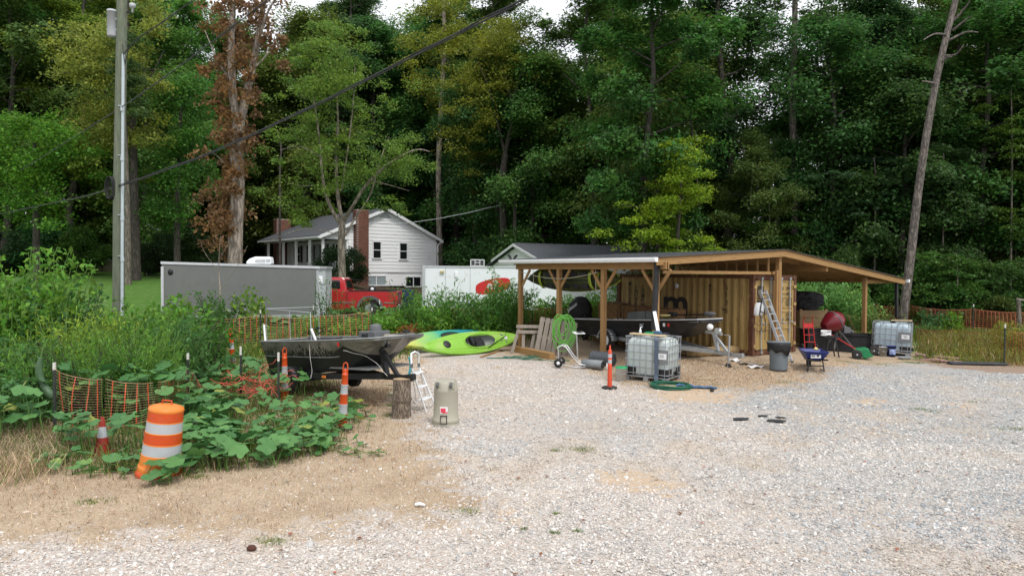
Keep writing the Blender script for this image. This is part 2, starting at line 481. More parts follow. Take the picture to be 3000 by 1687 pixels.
 fl = ramp(math_('MULTIPLY', math_('SUBTRACT', spx.outputs[1], 20.0), 0.1, True), [(0.0, (0, 0, 0)), (1.0, (1, 1, 1))])
 base = mixc(fl, soil, lawn)
 far = math_('MULTIPLY', math_('SUBTRACT', math_('ADD', spx.outputs[1], math_('MULTIPLY', spx.outputs[0], 0.34)), 47.0), 0.3, True)
 base = mixc(far, base, litter)
 c = mixc(edge(lot), base, grav)
 c = mixc(edge(straw, 1.2, 3.0), c, st)
 c = mixc(math_('MULTIPLY', edge(sand, 1.3, 3.0, 5.0), 0.85), c, sd)
 c = mixc(math_('MULTIPLY', edge(red, 1.2, 4.0, 3.0), 0.8), c, (0.27, 0.18, 0.12))
 L.new(c, b.inputs['Base Color']); b.inputs['Roughness'].default_value = 0.9; b.inputs['Specular IOR Level'].default_value = 0.2
 h = math_('ADD', math_('MULTIPLY', v1.outputs['Distance'], -1.0), math_('MULTIPLY', noise(150, 3), 0.3))
 bp = N.new('ShaderNodeBump'); bp.inputs['Strength'].default_value = 0.8; bp.inputs['Distance'].default_value = 0.015
 L.new(h, bp.inputs['Height']); L.new(bp.outputs[0], b.inputs['Normal'])
 return m
gm = npmesh('ground', V, Fq, ground_mat(), smooth=True)
ca = gm.color_attributes.new('zone', 'FLOAT_COLOR', 'POINT')
ca.data.foreach_set('color', np.stack([lot, straw, sand, red], -1).reshape(-1).astype(np.float32))
go = bpy.data.objects.new('ground', gm); col.objects.link(go); go['kind'] = 'structure'
# loose stones of the gravel lot, one scattered mass
def stone_mat():
 m, nt, b = nodes('stone'); L = nt.links
 at = nt.nodes.new('ShaderNodeAttribute'); at.attribute_type = 'INSTANCER'; at.attribute_name = 'scol'
 L.new(at.outputs['Color'], b.inputs['Base Color']); b.inputs['Roughness'].default_value = 0.75; b.inputs['Specular IOR Level'].default_value = 0.3
 return m
def scatter_stones(name, X, Y, Zs, size, colr, m):
 me = bpy.data.meshes.new(name)
 me.vertices.add(len(X)); me.vertices.foreach_set('co', np.stack([X, Y, Zs], -1).astype(np.float32).ravel())
 a = me.attributes.new('scol', 'FLOAT_COLOR', 'POINT'); a.data.foreach_set('color', np.concatenate([colr, np.ones((len(X), 1))], 1).astype(np.float32).ravel())
 a = me.attributes.new('ssize', 'FLOAT_VECTOR', 'POINT'); a.data.foreach_set('vector', size.astype(np.float32).ravel())
 a = me.attributes.new('srot', 'FLOAT_VECTOR', 'POINT')
 rt = np.stack([rng.normal(0, .35, len(X)), rng.normal(0, .35, len(X)), rng.uniform(0, 6.28, len(X))], -1)
 a.data.foreach_set('vector', rt.astype(np.float32).ravel())
 o = bpy.data.objects.new(name, me); col.objects.link(o)
 ng = bpy.data.node_groups.new(name, 'GeometryNodeTree')
 ng.interface.new_socket('Geometry', in_out='INPUT', socket_type='NodeSocketGeometry')
 ng.interface.new_socket('Geometry', in_out='OUTPUT', socket_type='NodeSocketGeometry')
 N = ng.nodes; L = ng.links
 gi = N.new('NodeGroupInput'); gout = N.new('NodeGroupOutput')
 ico = N.new('GeometryNodeMeshIcoSphere'); ico.inputs['Radius'].default_value = 0.5; ico.inputs['Subdivisions'].default_value = 1
 sm = N.new('GeometryNodeSetMaterial'); sm.inputs['Material'].default_value = m
 iop = N.new('GeometryNodeInstanceOnPoints')
 mp = N.new('GeometryNodeMeshToPoints')
 a1 = N.new('GeometryNodeInputNamedAttribute'); a1.data_type = 'FLOAT_VECTOR'; a1.inputs['Name'].default_value = 'ssize'
 a2 = N.new('GeometryNodeInputNamedAttribute'); a2.data_type = 'FLOAT_VECTOR'; a2.inputs['Name'].default_value = 'srot'
 L.new(gi.outputs[0], mp.inputs[0]); L.new(mp.outputs[0], iop.inputs['Points'])
 L.new(ico.outputs[0], sm.inputs[0]); L.new(sm.outputs[0], iop.inputs['Instance'])
 L.new(a1.outputs[0], iop.inputs['Scale']); L.new(a2.outputs[0], iop.inputs['Rotation'])
 L.new(iop.outputs[0], gout.inputs[0])
 md = o.modifiers.new('scatter', 'NODES'); md.node_group = ng
 o['kind'] = 'stuff'
 return o
def frustum_pts(n, y0, y1, m=1.1):
 # density even over ground between depths, a bit wider than the view
 y = np.sqrt(rng.uniform(y0 * y0, y1 * y1, n)); x = rng.uniform(-1, 1, n) * (0.74 * y * m + 0.5)
 return x, y
PAL = 1.07 * np.array([(0.56, 0.52, 0.48), (0.66, 0.63, 0.59), (0.49, 0.44, 0.38), (0.36, 0.36, 0.36), (0.24, 0.26, 0.28), (0.16, 0.17, 0.18), (0.37, 0.26, 0.21), (0.57, 0.50, 0.43), (0.72, 0.70, 0.66), (0.43, 0.41, 0.39)])
def stone_set(n, y0, y1, s0, s1):
 x, y = frustum_pts(n, y0, y1)
 lt, stw, sn, rd = zones(x, y)
 keep = rng.uniform(0, 1, n) < np.clip(lt * 1.2, 0, 1) * (1 - 0.93 * np.clip(stw * 1.4, 0, 1)) * (1 - 0.75 * sn)
 x, y = x[keep], y[keep]; k = len(x)
 cool = np.clip((x - 1) * 0.11 + 0.9 * np.sin(x * 0.5 + 1.7) * np.cos(y * 0.6 - 0.8) + 0.1, 0, 1)
 pw = np.array([.2, .13, .15, .09, .04, .02, .05, .16, .08, .08]); pc = np.array([.12, .06, .04, .22, .17, .08, .04, .04, .06, .17])
 r = rng.uniform(0, 1, k); cw = np.cumsum(pw); cc = np.cumsum(pc)
 iw = np.searchsorted(cw / cw[-1], r); ic = np.searchsorted(cc / cc[-1], r)
 idx = np.where(rng.uniform(0, 1, k) < cool, ic, iw)
 mean_ = np.array([[.34, .37, .38]]) * cool[:, None] + np.array([[.525, .495, .455]]) * (1 - cool[:, None])
 pn = sum(np.sin(x * a + y * b + c) for a, b, c in ((.9, .5, 1), (-.6, 1.3, 2), (1.7, -1.1, .4), (2.9, 2.3, 5), (-3.7, 1.9, 3), (.35, -.8, 4))) / 6
 dst = np.clip((pn - .12) * 2.2, 0, .55)[:, None]
 colr = (PAL[np.clip(idx, 0, 9)] * .58 + mean_ * .42) * (1 - dst) + np.array([[.46, .37, .27]]) * dst
 colr = colr * rng.uniform(.8, 1.15, (k, 1))
 s = rng.lognormal(0, .35, (k, 1)) * rng.uniform(s0, s1, (k, 1))
 size = s * np.stack([rng.uniform(.9, 1.5, k), rng.uniform(.7, 1.05, k), rng.uniform(.45, .75, k)], -1)
 z = terr(x, y) + size[:, 2] * 0.12
 return x, y, z, size, colr
a_ = stone_set(105000, 5.6, 11.5, .014, .026)
b_ = stone_set(42000, 11.5, 20, .024, .036)
sc_ = [np.concatenate([p, q]) for p, q in zip(a_, b_)]
scatter_stones('gravel', sc_[0], sc_[1], sc_[2], sc_[3], sc_[4], stone_mat())
# ---------------------------------------------------------------- grass blades as one mesh per kind
def blades(name, x, y, h, w, lean, mats, mi=None, z=None, droop=0.4, **props):
 n = len(x); z = terr(x, y) if z is None else z
 a = rng.uniform(0, 2 * PI, n); b2 = rng.uniform(0, 2 * PI, n)
 lx, ly = np.cos(a) * lean * h, np.sin(a) * lean * h
 wx, wy = np.cos(b2) * w / 2, np.sin(b2) * w / 2
 base = np.stack([x, y, z - 0.01], -1)
 mid = base + np.stack([lx * .35, ly * .35, h * .6], -1)
 tip = base + np.stack([lx, ly, h * (1 - droop * lean)], -1)
 W = np.stack([wx, wy, np.zeros(n)], -1)
 Vv = np.stack([base - W, base + W, mid + W * .7, mid - W * .7, tip], 1).reshape(-1, 3)
 k = np.arange(n)[:, None] * 5
 F1 = k + np.array([[0, 1, 2, 3]]); F2 = k + np.array([[3, 2, 4, 4]])
 # triangles only: keeps one loop size
 T = np.concatenate([k + np.array([[0, 1, 2]]), k + np.array([[0, 2, 3]]), k + np.array([[3, 2, 4]])], 1).reshape(-1, 3)
 mm = np.repeat(mi, 3) if mi is not None else None
 me = npmesh(name, Vv, T, mats, mi=mm)
 o = bpy.data.objects.new(name, me); col.objects.link(o)
 for kk, v in props.items(): o[kk] = v
 return o
MT['dryblade'] = leafmat('dry_blade', tip=(1.1, 1, .9), trans=.25, c=(0.54, 0.43, 0.29))
MT['tanblade'] = leafmat('tan_blade', tip=(.8, .8, .8), trans=.25, c=(0.30, 0.21, 0.12))
MT['grnblade'] = leafmat('green_blade', trans=.3, c=(0.09, 0.17, 0.03))
MT['yelblade'] = leafmat('yellow_green_blade', trans=.3, c=(0.20, 0.24, 0.05))
MT['rustblade'] = leafmat('rust_blade', trans=.3, c=(0.24, 0.13, 0.05))
# dry mown grass
x, y = frustum_pts(190000, 5.8, 21)
lt, stw, sn, rd = zones(x, y)
thin = 0.5 + 0.5 * np.sin(x * 2.1 + np.sin(y * 1.7) * 2) * np.sin(y * 2.6 + np.sin(x * 1.3) * 2)
keep = rng.uniform(0, 1, len(x)) < stw * (0.35 + 0.65 * thin)
x, y = x[keep], y[keep]; n = len(x)
blades('dry_grass', x, y, rng.uniform(.035, .10, n), rng.uniform(.003, .006, n) * (1 + y * .06), rng.uniform(.5, 1.6, n), [MT['dryblade'], MT['tanblade']], (rng.uniform(0, 1, n) < .35).astype(int), kind='stuff')
# ---------------------------------------------------------------- foliage
def leaf_mesh(name, C, size, nrm=None, aspect=0.55, mats=None, droop=0.0, up=0.55, pts6=False):
 """One folded rhombus per leaf. C centres (n,3); size (n,)."""
 n = len(C)
 N = rng.normal(0, 1, (n, 3)) * (1 - up) + np.array([0, 0, up * 1.6])
 if nrm is not None: N = N + nrm
 N /= np.linalg.norm(N, axis=1, keepdims=True) + 1e-9
 A = rng.normal(0, 1, (n, 3)); A -= N * (A * N).sum(1, keepdims=True); A /= np.linalg.norm(A, axis=1, keepdims=True) + 1e-9
 B = np.cross(N, A)
 s = size[:, None]
 p0 = C - A * s * .5; p2 = C + A * s * .5 - np.array([0, 0, 1]) * s * droop
 p1 = C + B * s * .5 * aspect + N * s * .08; p3 = C - B * s * .5 * aspect + N * s * .08
 Vv = np.stack([p0, p1, p2, p3], 1).reshape(-1, 3)
 Fc = np.arange(n * 4).reshape(-1, 4)
 return npmesh(name, Vv, Fc, mats or [MT['leaf']])
def clump_points(cl, per, flat=0.45, shell=0.75):
 """cl: (k,4) centres + radius -> leaf centres spread through flattened clumps."""
 k = len(cl); idx = np.repeat(np.arange(k), per)
 d = rng.normal(0, 1, (len(idx), 3)); d /= np.linalg.norm(d, axis=1, keepdims=True)
 r = np.abs(rng.normal(.70, .28, (len(idx), 1)))
 o = d * r * cl[idx, 3:4]; o[:, 2] *= flat
 hr = np.hypot(o[:, 0], o[:, 1]); o[:, 2] -= 0.18 * hr * hr / (cl[idx, 3] + 1e-6)
 return cl[idx, :3] + o
def crown_clumps(cx, cy, cz, rx, ry, rz, k, r0, r1, inner=0.35, fn=None):
 d = rng.normal(0, 1, (k, 3)); d /= np.linalg.norm(d, axis=1, keepdims=True)
 r = rng.uniform(inner ** 3, 1, (k, 1)) ** (1 / 3)
 p = d * r * np.array([rx, ry, rz])
 taper = 1 - 0.35 * np.clip(p[:, 2:3] / rz, 0, 1)
 p[:, :2] *= taper
 p += np.array([cx, cy, cz])
 return np.concatenate([p, rng.uniform(r0, r1, (k, 1))], 1)
def wiggle(p0, p1, n, amp, seed=None):
 rr = random.Random(seed); p0 = Vector(p0); p1 = Vector(p1); pts = []
 d = (p1 - p0); L = d.length
 off = Vector((0, 0, 0))
 for i in range(n + 1):
  t = i / n
  if 0 < i < n: off = off * 0.6 + Vector((rr.uniform(-1, 1), rr.uniform(-1, 1), rr.uniform(-.4, .4))) * amp * L
  else: off = off * (0 if i == 0 else 0.5)
  pts.append(p0 + d * t + off)
 return pts
def limb(mb, p0, p1, r0, r1, n=5, amp=0.03, seg=7, seed=None):
 pts = wiggle(p0, p1, n, amp, seed)
 mb.tube(pts, [r0 + (r1 - r0) * i / n for i in range(n + 1)], seg, False)
 return pts
TREEV = []
def forest_variant(i, H, cr, base, style):
 """unit template tree standing at origin: trunk mesh + crown mesh."""
 r = random.Random(100 + i)
 root = bpy.data.objects.new('forest_tree', None)
 mb = MB()
 lean = r.uniform(-.04, .04) * H
 tp = wiggle((0, 0, -0.4), (lean, r.uniform(-.3, .3), H * .93), 9, .012, i)
 mb.tube(tp, [(.27 * (1 - .85 * k / 9) + (.12 if k == 0 else 0)) * H / 20 for k in range(10)], 9, False)
 cls = []
 nl = 26 if style != 'tall' else 20
 for k in range(nl):
  t = base + (0.97 - base) * (k + r.random()) / nl
  j = min(8, int(t * 9)); q = tp[j].lerp(tp[j + 1], t * 9 - j)
  prof = math.sin(PI * min(1, max(0.12, (t - base + .12) / (1.12 - base)))) ** .7
  ln = cr * prof * r.uniform(.65, 1.1); a = k * 2.4 + r.uniform(-.5, .5)
  e = q + Vector((math.cos(a) * ln, math.sin(a) * ln, ln * r.uniform(.05, .55)))
  limb(mb, q, e, .055 * H / 20 + .01, .012, 4, .05, 5, k * 7 + i)
  for u in (0.4, 0.6, 0.8, 0.95, 1.1):
   c = q.lerp(e, u); rad = cr * r.uniform(.12, .36)
   for _ in range(2 if u > .5 else 1):
    cls.append((c.x + r.uniform(-.8, .8), c.y + r.uniform(-.8, .8), c.z + r.uniform(-.5, .6), rad))
 cl = np.array(cls)
 nleaf = 50000
 pts = clump_points(cl, nleaf // len(cl), flat=.6)
 rad = pts - np.array([0, 0, H * .5]); rad /= np.linalg.norm(rad, axis=1, keepdims=True) + 1e-6
 me = leaf_mesh('crown', pts, rng.uniform(.12, .25, len(pts)) * (1.15 if style == 'broad' else 1), rad * .5, .6)
 return mb.mesh('trunk', MT['bark_dark']), me, H
for i, (H, cr, base, st) in enumerate([(21, 4.2, .22, 'broad'), (23, 3.6, .32, 'tall'), (19, 4.8, .15, 'broad'), (17, 3.9, .1, 'broad'), (22, 3.3, .28, 'tall'), (20, 4.0, .08, 'broad')]):
 TREEV.append(forest_variant(i, H, cr, base, st))
SHRUBV = []
def shrub_variant(i, Rr, H, nleaf, ls, k=26, asp=.5, low=0.15):
 cl = crown_clumps(0, 0, H * .5, Rr, Rr, H * .5, k, Rr * .22, Rr * .4, .3)
 cl[:, 2] = np.maximum(cl[:, 2], low * H)
 pts = clump_points(cl, nleaf // k, flat=.7)
 pts = pts[pts[:, 2] > 0.0]
 mb = MB(); r = random.Random(i)
 for q in range(7):
  c = cl[r.randrange(len(cl))]
  limb(mb, (r.uniform(-.15, .15) * Rr, r.uniform(-.15, .15) * Rr, -.1), c[:3], .025 * Rr + .004, .004, 4, .06, 5, q)
 return mb.mesh('stem', MT['bark_dark']), leaf_mesh('foliage', pts, rng.uniform(ls * .6, ls * 1.3, len(pts)), None, asp, up=.45)
for i in range(3): SHRUBV.append(shrub_variant(i, 2.2, 3.6, 9000, .19))
def put_tree(v, loc, s, rz, color, label, group, name='forest_tree', cat='tree', trunkmat=None):
 tr, cr, H = TREEV[v]
 t = thing(name, label, cat, loc, rz, group)
 t.scale = (s, s, s * 1.0)
 a = link('trunk', tr, t); b = link('crown', cr, t); b.color = (*color, 1)
 if trunkmat: a.material_slots[0].link = 'OBJECT'; a.material_slots[0].material = trunkmat
 return t
GRN = [(0.052, 0.14, 0.032), (0.078, 0.17, 0.034), (0.045, 0.12, 0.036), (0.125, 0.195, 0.036), (0.058, 0.14, 0.045), (0.088, 0.155, 0.034)]
rt = random.Random(11)
# ---- rows of forest, each tree an individual
def near_of(px):
 for lo, hi, t in ((-9999, 300, 'behind the left lawn'), (300, 560, 'beside the tan house'), (560, 1290, 'behind the white house'),
                      (1290, 1850, 'behind the garage'), (1850, 2350, 'behind the container'), (2350, 2750, 'behind the carport eave'), (2750, 9999, 'behind the right fence')):
  if lo <= px < hi: return t
rows = [(0, 5.2), (1, 5.2), (2, 5.6), (3, 6.5)]
def row_depth(px, k):
 base = 52 if px < 300 else 58 if px < 560 else 76 if px < 1330 else 70 if px < 1420 else 56 if px < 1850 else 41
 if px > 2700: base = 38
 return base + k * 6.0
ftrees = []
for k, sp in rows:
 px = -420 + k * 130
 while px < 3450:
  D = row_depth(px, k) + rt.uniform(-2, 2)
  ftrees.append((px + rt.uniform(-25, 25), D, k))
  px += sp * F / D * rt.uniform(.75, 1.2)
TONE = ['dark green', 'mid green', 'deep green', 'yellowish green', 'bluish green', 'olive green']
ORD = ['first', 'second', 'third', 'fourth', 'fifth', 'sixth', 'seventh', 'eighth', 'ninth', 'tenth', 'eleventh', 'twelfth']
ftc = {}
for px, D, k in ftrees:
 v = rt.randrange(6); key = (near_of(px), k); ix = ftc.get(key, 0); ftc[key] = ix + 1; c = (ix * 5 + k * 2 + rt.randrange(2)) % 6
 # openings of sky in the photograph: lower, thinner trees there
 s = rt.uniform(1.0, 1.2) * (D / 45) ** 0.5
 if 1440 < px < 1700: s *= .88
 if 2150 < px < 2420: s *= .60
 if 480 < px < 640 or 780 < px < 880: s *= .86
 b = gp(px, D); col_ = tuple(q * rt.uniform(.85, 1.15) * (1.0 if px > 1850 else 1.05 if px > 1300 else 1.25 if px < 600 else 1.2) for q in GRN[c])
 edge_ = ['front', 'second', 'third', 'back'][k]
 put_tree(v, b, s, rt.uniform(0, 6.28), col_, f'{TONE[c]} forest tree {near_of(px)}, {edge_} row, {ORD[ix]} from left', 'forest trees ' + near_of(px))
# ---- the wood beyond, one far mass of leaves
cw_ = []
for px in range(-700, 3800, 20):
 D = 88 + rt.uniform(-6, 6)
 for _ in range(6):
  top = 16 if not (2180 < px < 2420 or 1430 < px < 1700 or 480 < px < 640) else 9
  p = gp(px + rt.uniform(-30, 30), D); cw_.append((p.x, p.y + rt.uniform(-3, 3), p.z + rt.uniform(.5, top) * rt.uniform(.6, 1), rt.uniform(1.6, 2.8)))
cw_ = np.array(cw_); pp_ = clump_points(cw_, 36, .7)
fm = leaf_mesh('far_woodland', pp_, rng.uniform(.4, .9, len(pp_)), None, .8, up=.3)
fo_ = bpy.data.objects.new('far_woodland', fm); col.objects.link(fo_); fo_['kind'] = 'stuff'; fo_.color = (.045, .12, .03, 1)
# ---- shrub layer at the wood's edge
shr = []
for k in range(3):
 px = -350
 while px < 3400:
  D = row_depth(px, 0) - 2.5 + k * 5.5 + rt.uniform(-1, 1)
  if not (560 < px < 1290 and k == 0) and not (300 < px < 560 and k == 0):
   shr.append((px, D, k))
  px += 2.7 * F / D * rt.uniform(.8, 1.2)
shc = {}
for px, D, k in shr:
 st, fo = SHRUBV[rt.randrange(3)]
 nm = near_of(px); c = rt.randrange(3); ix = shc.get((nm, k), 0); shc[(nm, k)] = ix + 1
 t = thing('woodland_shrub', f'undergrowth shrub {["at the wood edge", "under front trees", "far back"][k]} {nm}, {ORD[ix % 12] if ix < 12 else "far"} from left', 'shrub', gp(px, D), rt.uniform(0, 6), 'undergrowth shrubs ' + nm)
 s = rt.uniform(.7, 1.15); t.scale = (s, s, s * rt.uniform(.7, 1.2))
 link('stem', st, t); f = link('foliage', fo, t); f.color = (*[q * rt.uniform(.7, 1.0) for q in GRN[c]], 1)
# ---- single trees that the photograph shows apart
def px_path(pp, D):
 """trunk path through picture points at a depth, for placing only"""
 return [P(a, b, D if len(q) < 1 else D + q[0]) for a, b, *q in pp]
def tree(name, label, base, limbs, clumps, per, lsize, color, bark, flat=.45, aspect=.6, group=None, up=.5):
 t = thing(name, label, 'tree', base, 0, group)
 mb = MB(); B = Vector(base)
 for pts, r0, r1 in limbs:
  q = [Vector(p) - B for p in pts]; n = len(q)
  # subdivide smoothly
  s = []
  for i in range(n - 1):
   a = q[max(i - 1, 0)]; b = q[i]; c = q[i + 1]; d = q[min(i + 2, n - 1)]
   for u in range(4):
    x = u / 4; s.append(0.5 * ((2 * b) + (c - a) * x + (2 * a - 5 * b + 4 * c - d) * x * x + (3 * b - a - 3 * c + d) * x ** 3))
  s.append(q[-1]); m = len(s)
  mb.tube(s, [r0 + (r1 - r0) * i / (m - 1) for i in range(m)], 9, False)
 mb.build('trunk', bark, t)
 if len(clumps):
  cl = np.array(clumps, float); cl[:, :3] -= np.array(B)
  pts = clump_points(cl, per, flat)
  me = leaf_mesh('crown', pts, rng.uniform(lsize * .6, lsize * 1.3, len(pts)), None, aspect, up=up)
  o = link('crown', me, t); o.color = (*color, 1)
 return t
def clumps_px(regions, D, dd, k, r0, r1, seed):
 """clumps spread inside picture-plane boxes (px0,py0,px1,py1,weight) at a depth spread"""
 r = random.Random(seed); out = []; w = [q[4] for q in regions]
 for _ in range(k):
  a = r.choices(regions, w)[0]
  u = r.gauss(.5, .24); v = r.random()
  p = P(a[0] + (a[2] - a[0]) * u, a[1] + (a[3] - a[1]) * v, D + r.uniform(-dd, dd))
  out.append((p.x, p.y, p.z, r.uniform(r0, r1)))
 return out
# brown tree
D = 31.5
b0 = gp(690, D)
lim = [([b0 - Vector((0, 0, .3)), P(690, 700, D), P(697, 560, D), P(693, 450, D), P(700, 340, D)], .34, .27),
       ([P(698, 380, D), P(683, 280, D), P(678, 150, D - .3), P(682, 0, D - .5), P(680, -160, D - .6)], .2, .11),
       ([P(702, 370, D), P(722, 280, D + .2), P(745, 170, D + .4), P(768, 40, D + .5), P(790, -140, D + .6)], .21, .1),
       ([P(745, 175, D + .4), P(775, 60, D - .4), P(815, -20, D - .8)], .08, .03), ([P(684, 250, D), P(640, 180, D + .3), P(600, 90, D + .6)], .06, .02),
       ([P(735, 210, D), P(790, 150, D), P(835, 60, D)], .05, .02), ([P(694, 520, D), P(650, 470, D), P(615, 440, D)], .03, .01)]
cl = clumps_px([(590, 0, 830, 160, 3.2), (580, 160, 790, 370, 4.2), (600, 370, 760, 470, 2), (600, 470, 735, 560, 1.6), (590, 560, 730, 650, 1.5), (580, 650, 710, 760, 1.5), (560, -120, 880, 20, 1.6)], D, 1.3, 150, .25, .62, 5)
tree('dying_tree', 'big forked tree covered in dead brown leaves behind the grey trailer', b0, lim, cl, 66, .19, (0.185, 0.115, 0.052), MT['bark_pale'], flat=.8, up=.2)
# pale tree before the house
D = 40
b0 = gp(1003, D)
lim = [([b0 - Vector((0, 0, .3)), P(1002, 800, D), P(1000, 720, D), P(1003, 640, D)], .24, .19),
       ([P(1003, 650, D), P(988, 560, D), P(985, 440, D), P(990, 340, D), P(980, 220, D)], .12, .03),
       ([P(1000, 660, D), P(965, 600, D - .5), P(945, 520, D - 1), P(935, 400, D - 1), P(915, 260, D - 1)], .12, .03),
       ([P(1005, 650, D), P(1030, 610, D - .5), P(1075, 540, D - 1), P(1140, 480, D - 1.5), P(1215, 440, D - 2), P(1260, 445, D - 2)], .12, .025),
       ([P(1012, 690, D), P(1040, 640, D + .5), P(1085, 570, D + .6), P(1110, 480, D + 1), P(1140, 400, D + 1)], .07, .02),
       ([P(1000, 560, D), P(1020, 430, D), P(1035, 300, D), P(1040, 180, D)], .06, .02), ([P(1090, 530, D - 1), P(1150, 545, D - 1.6), P(1200, 560, D - 2)], .03, .01),
       ([P(940, 460, D), P(880, 430, D), P(820, 440, D)], .04, .01), ([P(948, 540, D), P(890, 545, D), P(840, 535, D)], .03, .01),
       ([P(1004, 700, D - .3), P(960, 678, D - 1), P(880, 672, D - 2), P(790, 705, D - 2.5)], .03, .008)]
cl = clumps_px([(830, 70, 1100, 260, 3), (790, 220, 1180, 420, 3.4), (780, 400, 1230, 560, 2.3), (1090, 420, 1260, 520, 1), (1050, 580, 1180, 650, .5), (800, 560, 960, 660, .35)], D, 2.8, 250, .35, .85, 6)
tree('shade_tree', 'light green spreading tree with pale bare limbs before the white house', b0, lim, cl, 115, .15, (0.13, 0.24, 0.045), MT['bark_pale'], flat=.5)
# big yellow green tree top left, behind the pole
D = 44
b0 = gp(400, D)
cl = clumps_px([(330, -60, 520, 100, 2), (170, 60, 490, 220, 3), (150, 170, 500, 330, 2.5), (200, 300, 480, 450, 1.6), (370, 380, 480, 560, .5)], D, 2.5, 120, .7, 1.4, 8)
tree('maple_tree', 'tall maple with yellow green leaf clumps behind the utility pole', b0, [([b0, P(392, 500, D), P(385, 300, D), P(372, 100, D), P(380, -80, D)], .3, .08), ([P(388, 400, D), P(330, 300, D), P(230, 180, D)], .1, .03), ([P(386, 330, D), P(430, 250, D), P(480, 150, D)], .1, .03)],
     cl, 190, .2, (0.21, 0.27, 0.055), MT['bark_dark'], flat=.4)
# bright green tree far left
D = 42
b0 = gp(110, D)
cl = clumps_px([(-100, 330, 230, 480, 3), (-100, 440, 330, 600, 3), (120, 350, 200, 420, 1), (-60, 560, 260, 660, 1)], D, 2.5, 100, .7, 1.5, 18)
tree('broadleaf_tree', 'bright green round tree at the left edge above the lawn', b0, [([b0, P(105, 600, D), P(100, 420, D)], .25, .08)], cl, 190, .2, (0.09, 0.24, 0.03), MT['bark_dark'])
# mid green tree between pole and brown tree
D = 46
b0 = gp(520, D)
cl = clumps_px([(470, 230, 640, 420, 3), (390, 400, 620, 560, 3), (400, 540, 560, 680, 1.6)], D, 2.5, 90, .7, 1.4, 28)
tree('broadleaf_tree', 'mid green leafy tree between the utility pole and the brown tree', b0, [([b0, P(520, 600, D), P(530, 300, D)], .25, .08)], cl, 190, .19, (0.065, 0.19, 0.035), MT['bark_dark'])
# bare dark trunk just right of the pole
b0 = gp(372, 40)
tree('broadleaf_tree', 'dark straight trunk on the lawn just right of the utility pole', b0, [([b0, P(370, 640, 40), P(366, 480, 40), P(360, 250, 40)], .27, .16)], clumps_px([(330, 100, 420, 330, 1)], 40, 1.5, 26, .5, .9, 3), 130, .2, (0.05, 0.1, .03), MT['bark_grey'])
# yellow green maple over the carport
D = 37
b0 = gp(1975, D)
cl = clumps_px([(1930, 400, 2060, 480, 1.6), (1870, 470, 2100, 560, 2.6), (1900, 540, 2090, 620, 1.6), (1780, 590, 2100, 690, 3), (1820, 680, 2100, 745, 2)], D, 1.6, 90, .45, .95, 38)
tree('maple_tree', 'small yellow green maple glowing against the dark wood above the carport', b0, [([b0, P(1985, 700, D), P(1995, 560, D), P(1990, 430, D)], .12, .03), ([P(1990, 640, D), P(1900, 610, D), P(1810, 600, D)], .04, .01)],
     cl, 190, .15, (0.20, 0.33, 0.03), MT['bark_dark'], flat=.35)
# leaning pine at right
D = 34
b0 = gp(2640, D)
lim = [([b0 - Vector((0, 0, .3)), P(2668, 750, D), P(2690, 560, D), P(2722, 350, D), P(2755, 180, D), P(2800, 0, D), P(2835, -150, D)], .22, .12)]
for a, b_, c, d, e, f in ((2780, 105, 2740, 100, 2705, 118), (2778, 120, 2830, 95, 2868, 96), (2795, 60, 2830, 20, 2850, -10), (2765, 165, 2800, 160, 2825, 130), (2740, 245, 2712, 240, 2700, 238), (2790, 90, 2828, 60, 2850, 48), (2752, 190, 2775, 170, 2790, 168)):
 lim.append(([P(a, b_, D), P(c, d, D - .4), P(e, f, D - .8)], .07, .02))
tree('pine_tree', 'leaning bare pine trunk with grey dead branch stubs beside the right downspout', b0, lim, [], 0, .1, (0, 0, 0), MT['bark_pine'])
# thin pine in the sky gap
D = 43
b0 = gp(2328, D)
lim = [([b0, P(2328, 600, D), P(2322, 300, D), P(2328, 100, D), P(2330, -120, D)], .24, .15)]
for s_, yy in ((-1, 80), (1, 170), (-1, 140), (1, 40), (-1, 270), (1, 210)):
 lim.append(([P(2327, yy, D), P(2327 + s_ * 40, yy - 8, D - .4), P(2327 + s_ * 85, yy + 10, D - .6)], .04, .012))
tree('pine_tree', 'straight slim pine trunk standing in the bright sky gap', b0, lim, clumps_px([(2240, -60, 2420, 40, 1), (2230, 100, 2290, 200, .4)], D, 1.5, 20, .4, .8, 4), 120, .17, (0.04, .085, .02), MT['bark_pine'])
D = 46
b0 = gp(2640, D)
tree('oak_tree', 'thick dark oak trunk dividing high up left of the leaning pine', b0, [([b0, P(2625, 700, D), P(2620, 450, D), P(2622, 250, D), P(2612, 100, D), P(2616, -100, D)], .42, .24), ([P(2618, 330, D), P(2590, 180, D), P(2560, 40, D), P(2550, -60, D)], .16, .1), ([P(2615, 250, D), P(2540, 160, D), P(2440, 110, D)], .1, .03), ([P(2560, 50, D), P(2480, 120, D), P(2410, 60, D)], .1, .03)],
     clumps_px([(2380, -20, 2560, 150, 1), (2430, 150, 2700, 330, 1.2), (2560, -60, 2760, 100, 1)], D, 2.5, 70, .6, 1.2, 5), 150, .2, (0.04, .09, .03), MT['bark_dark'])
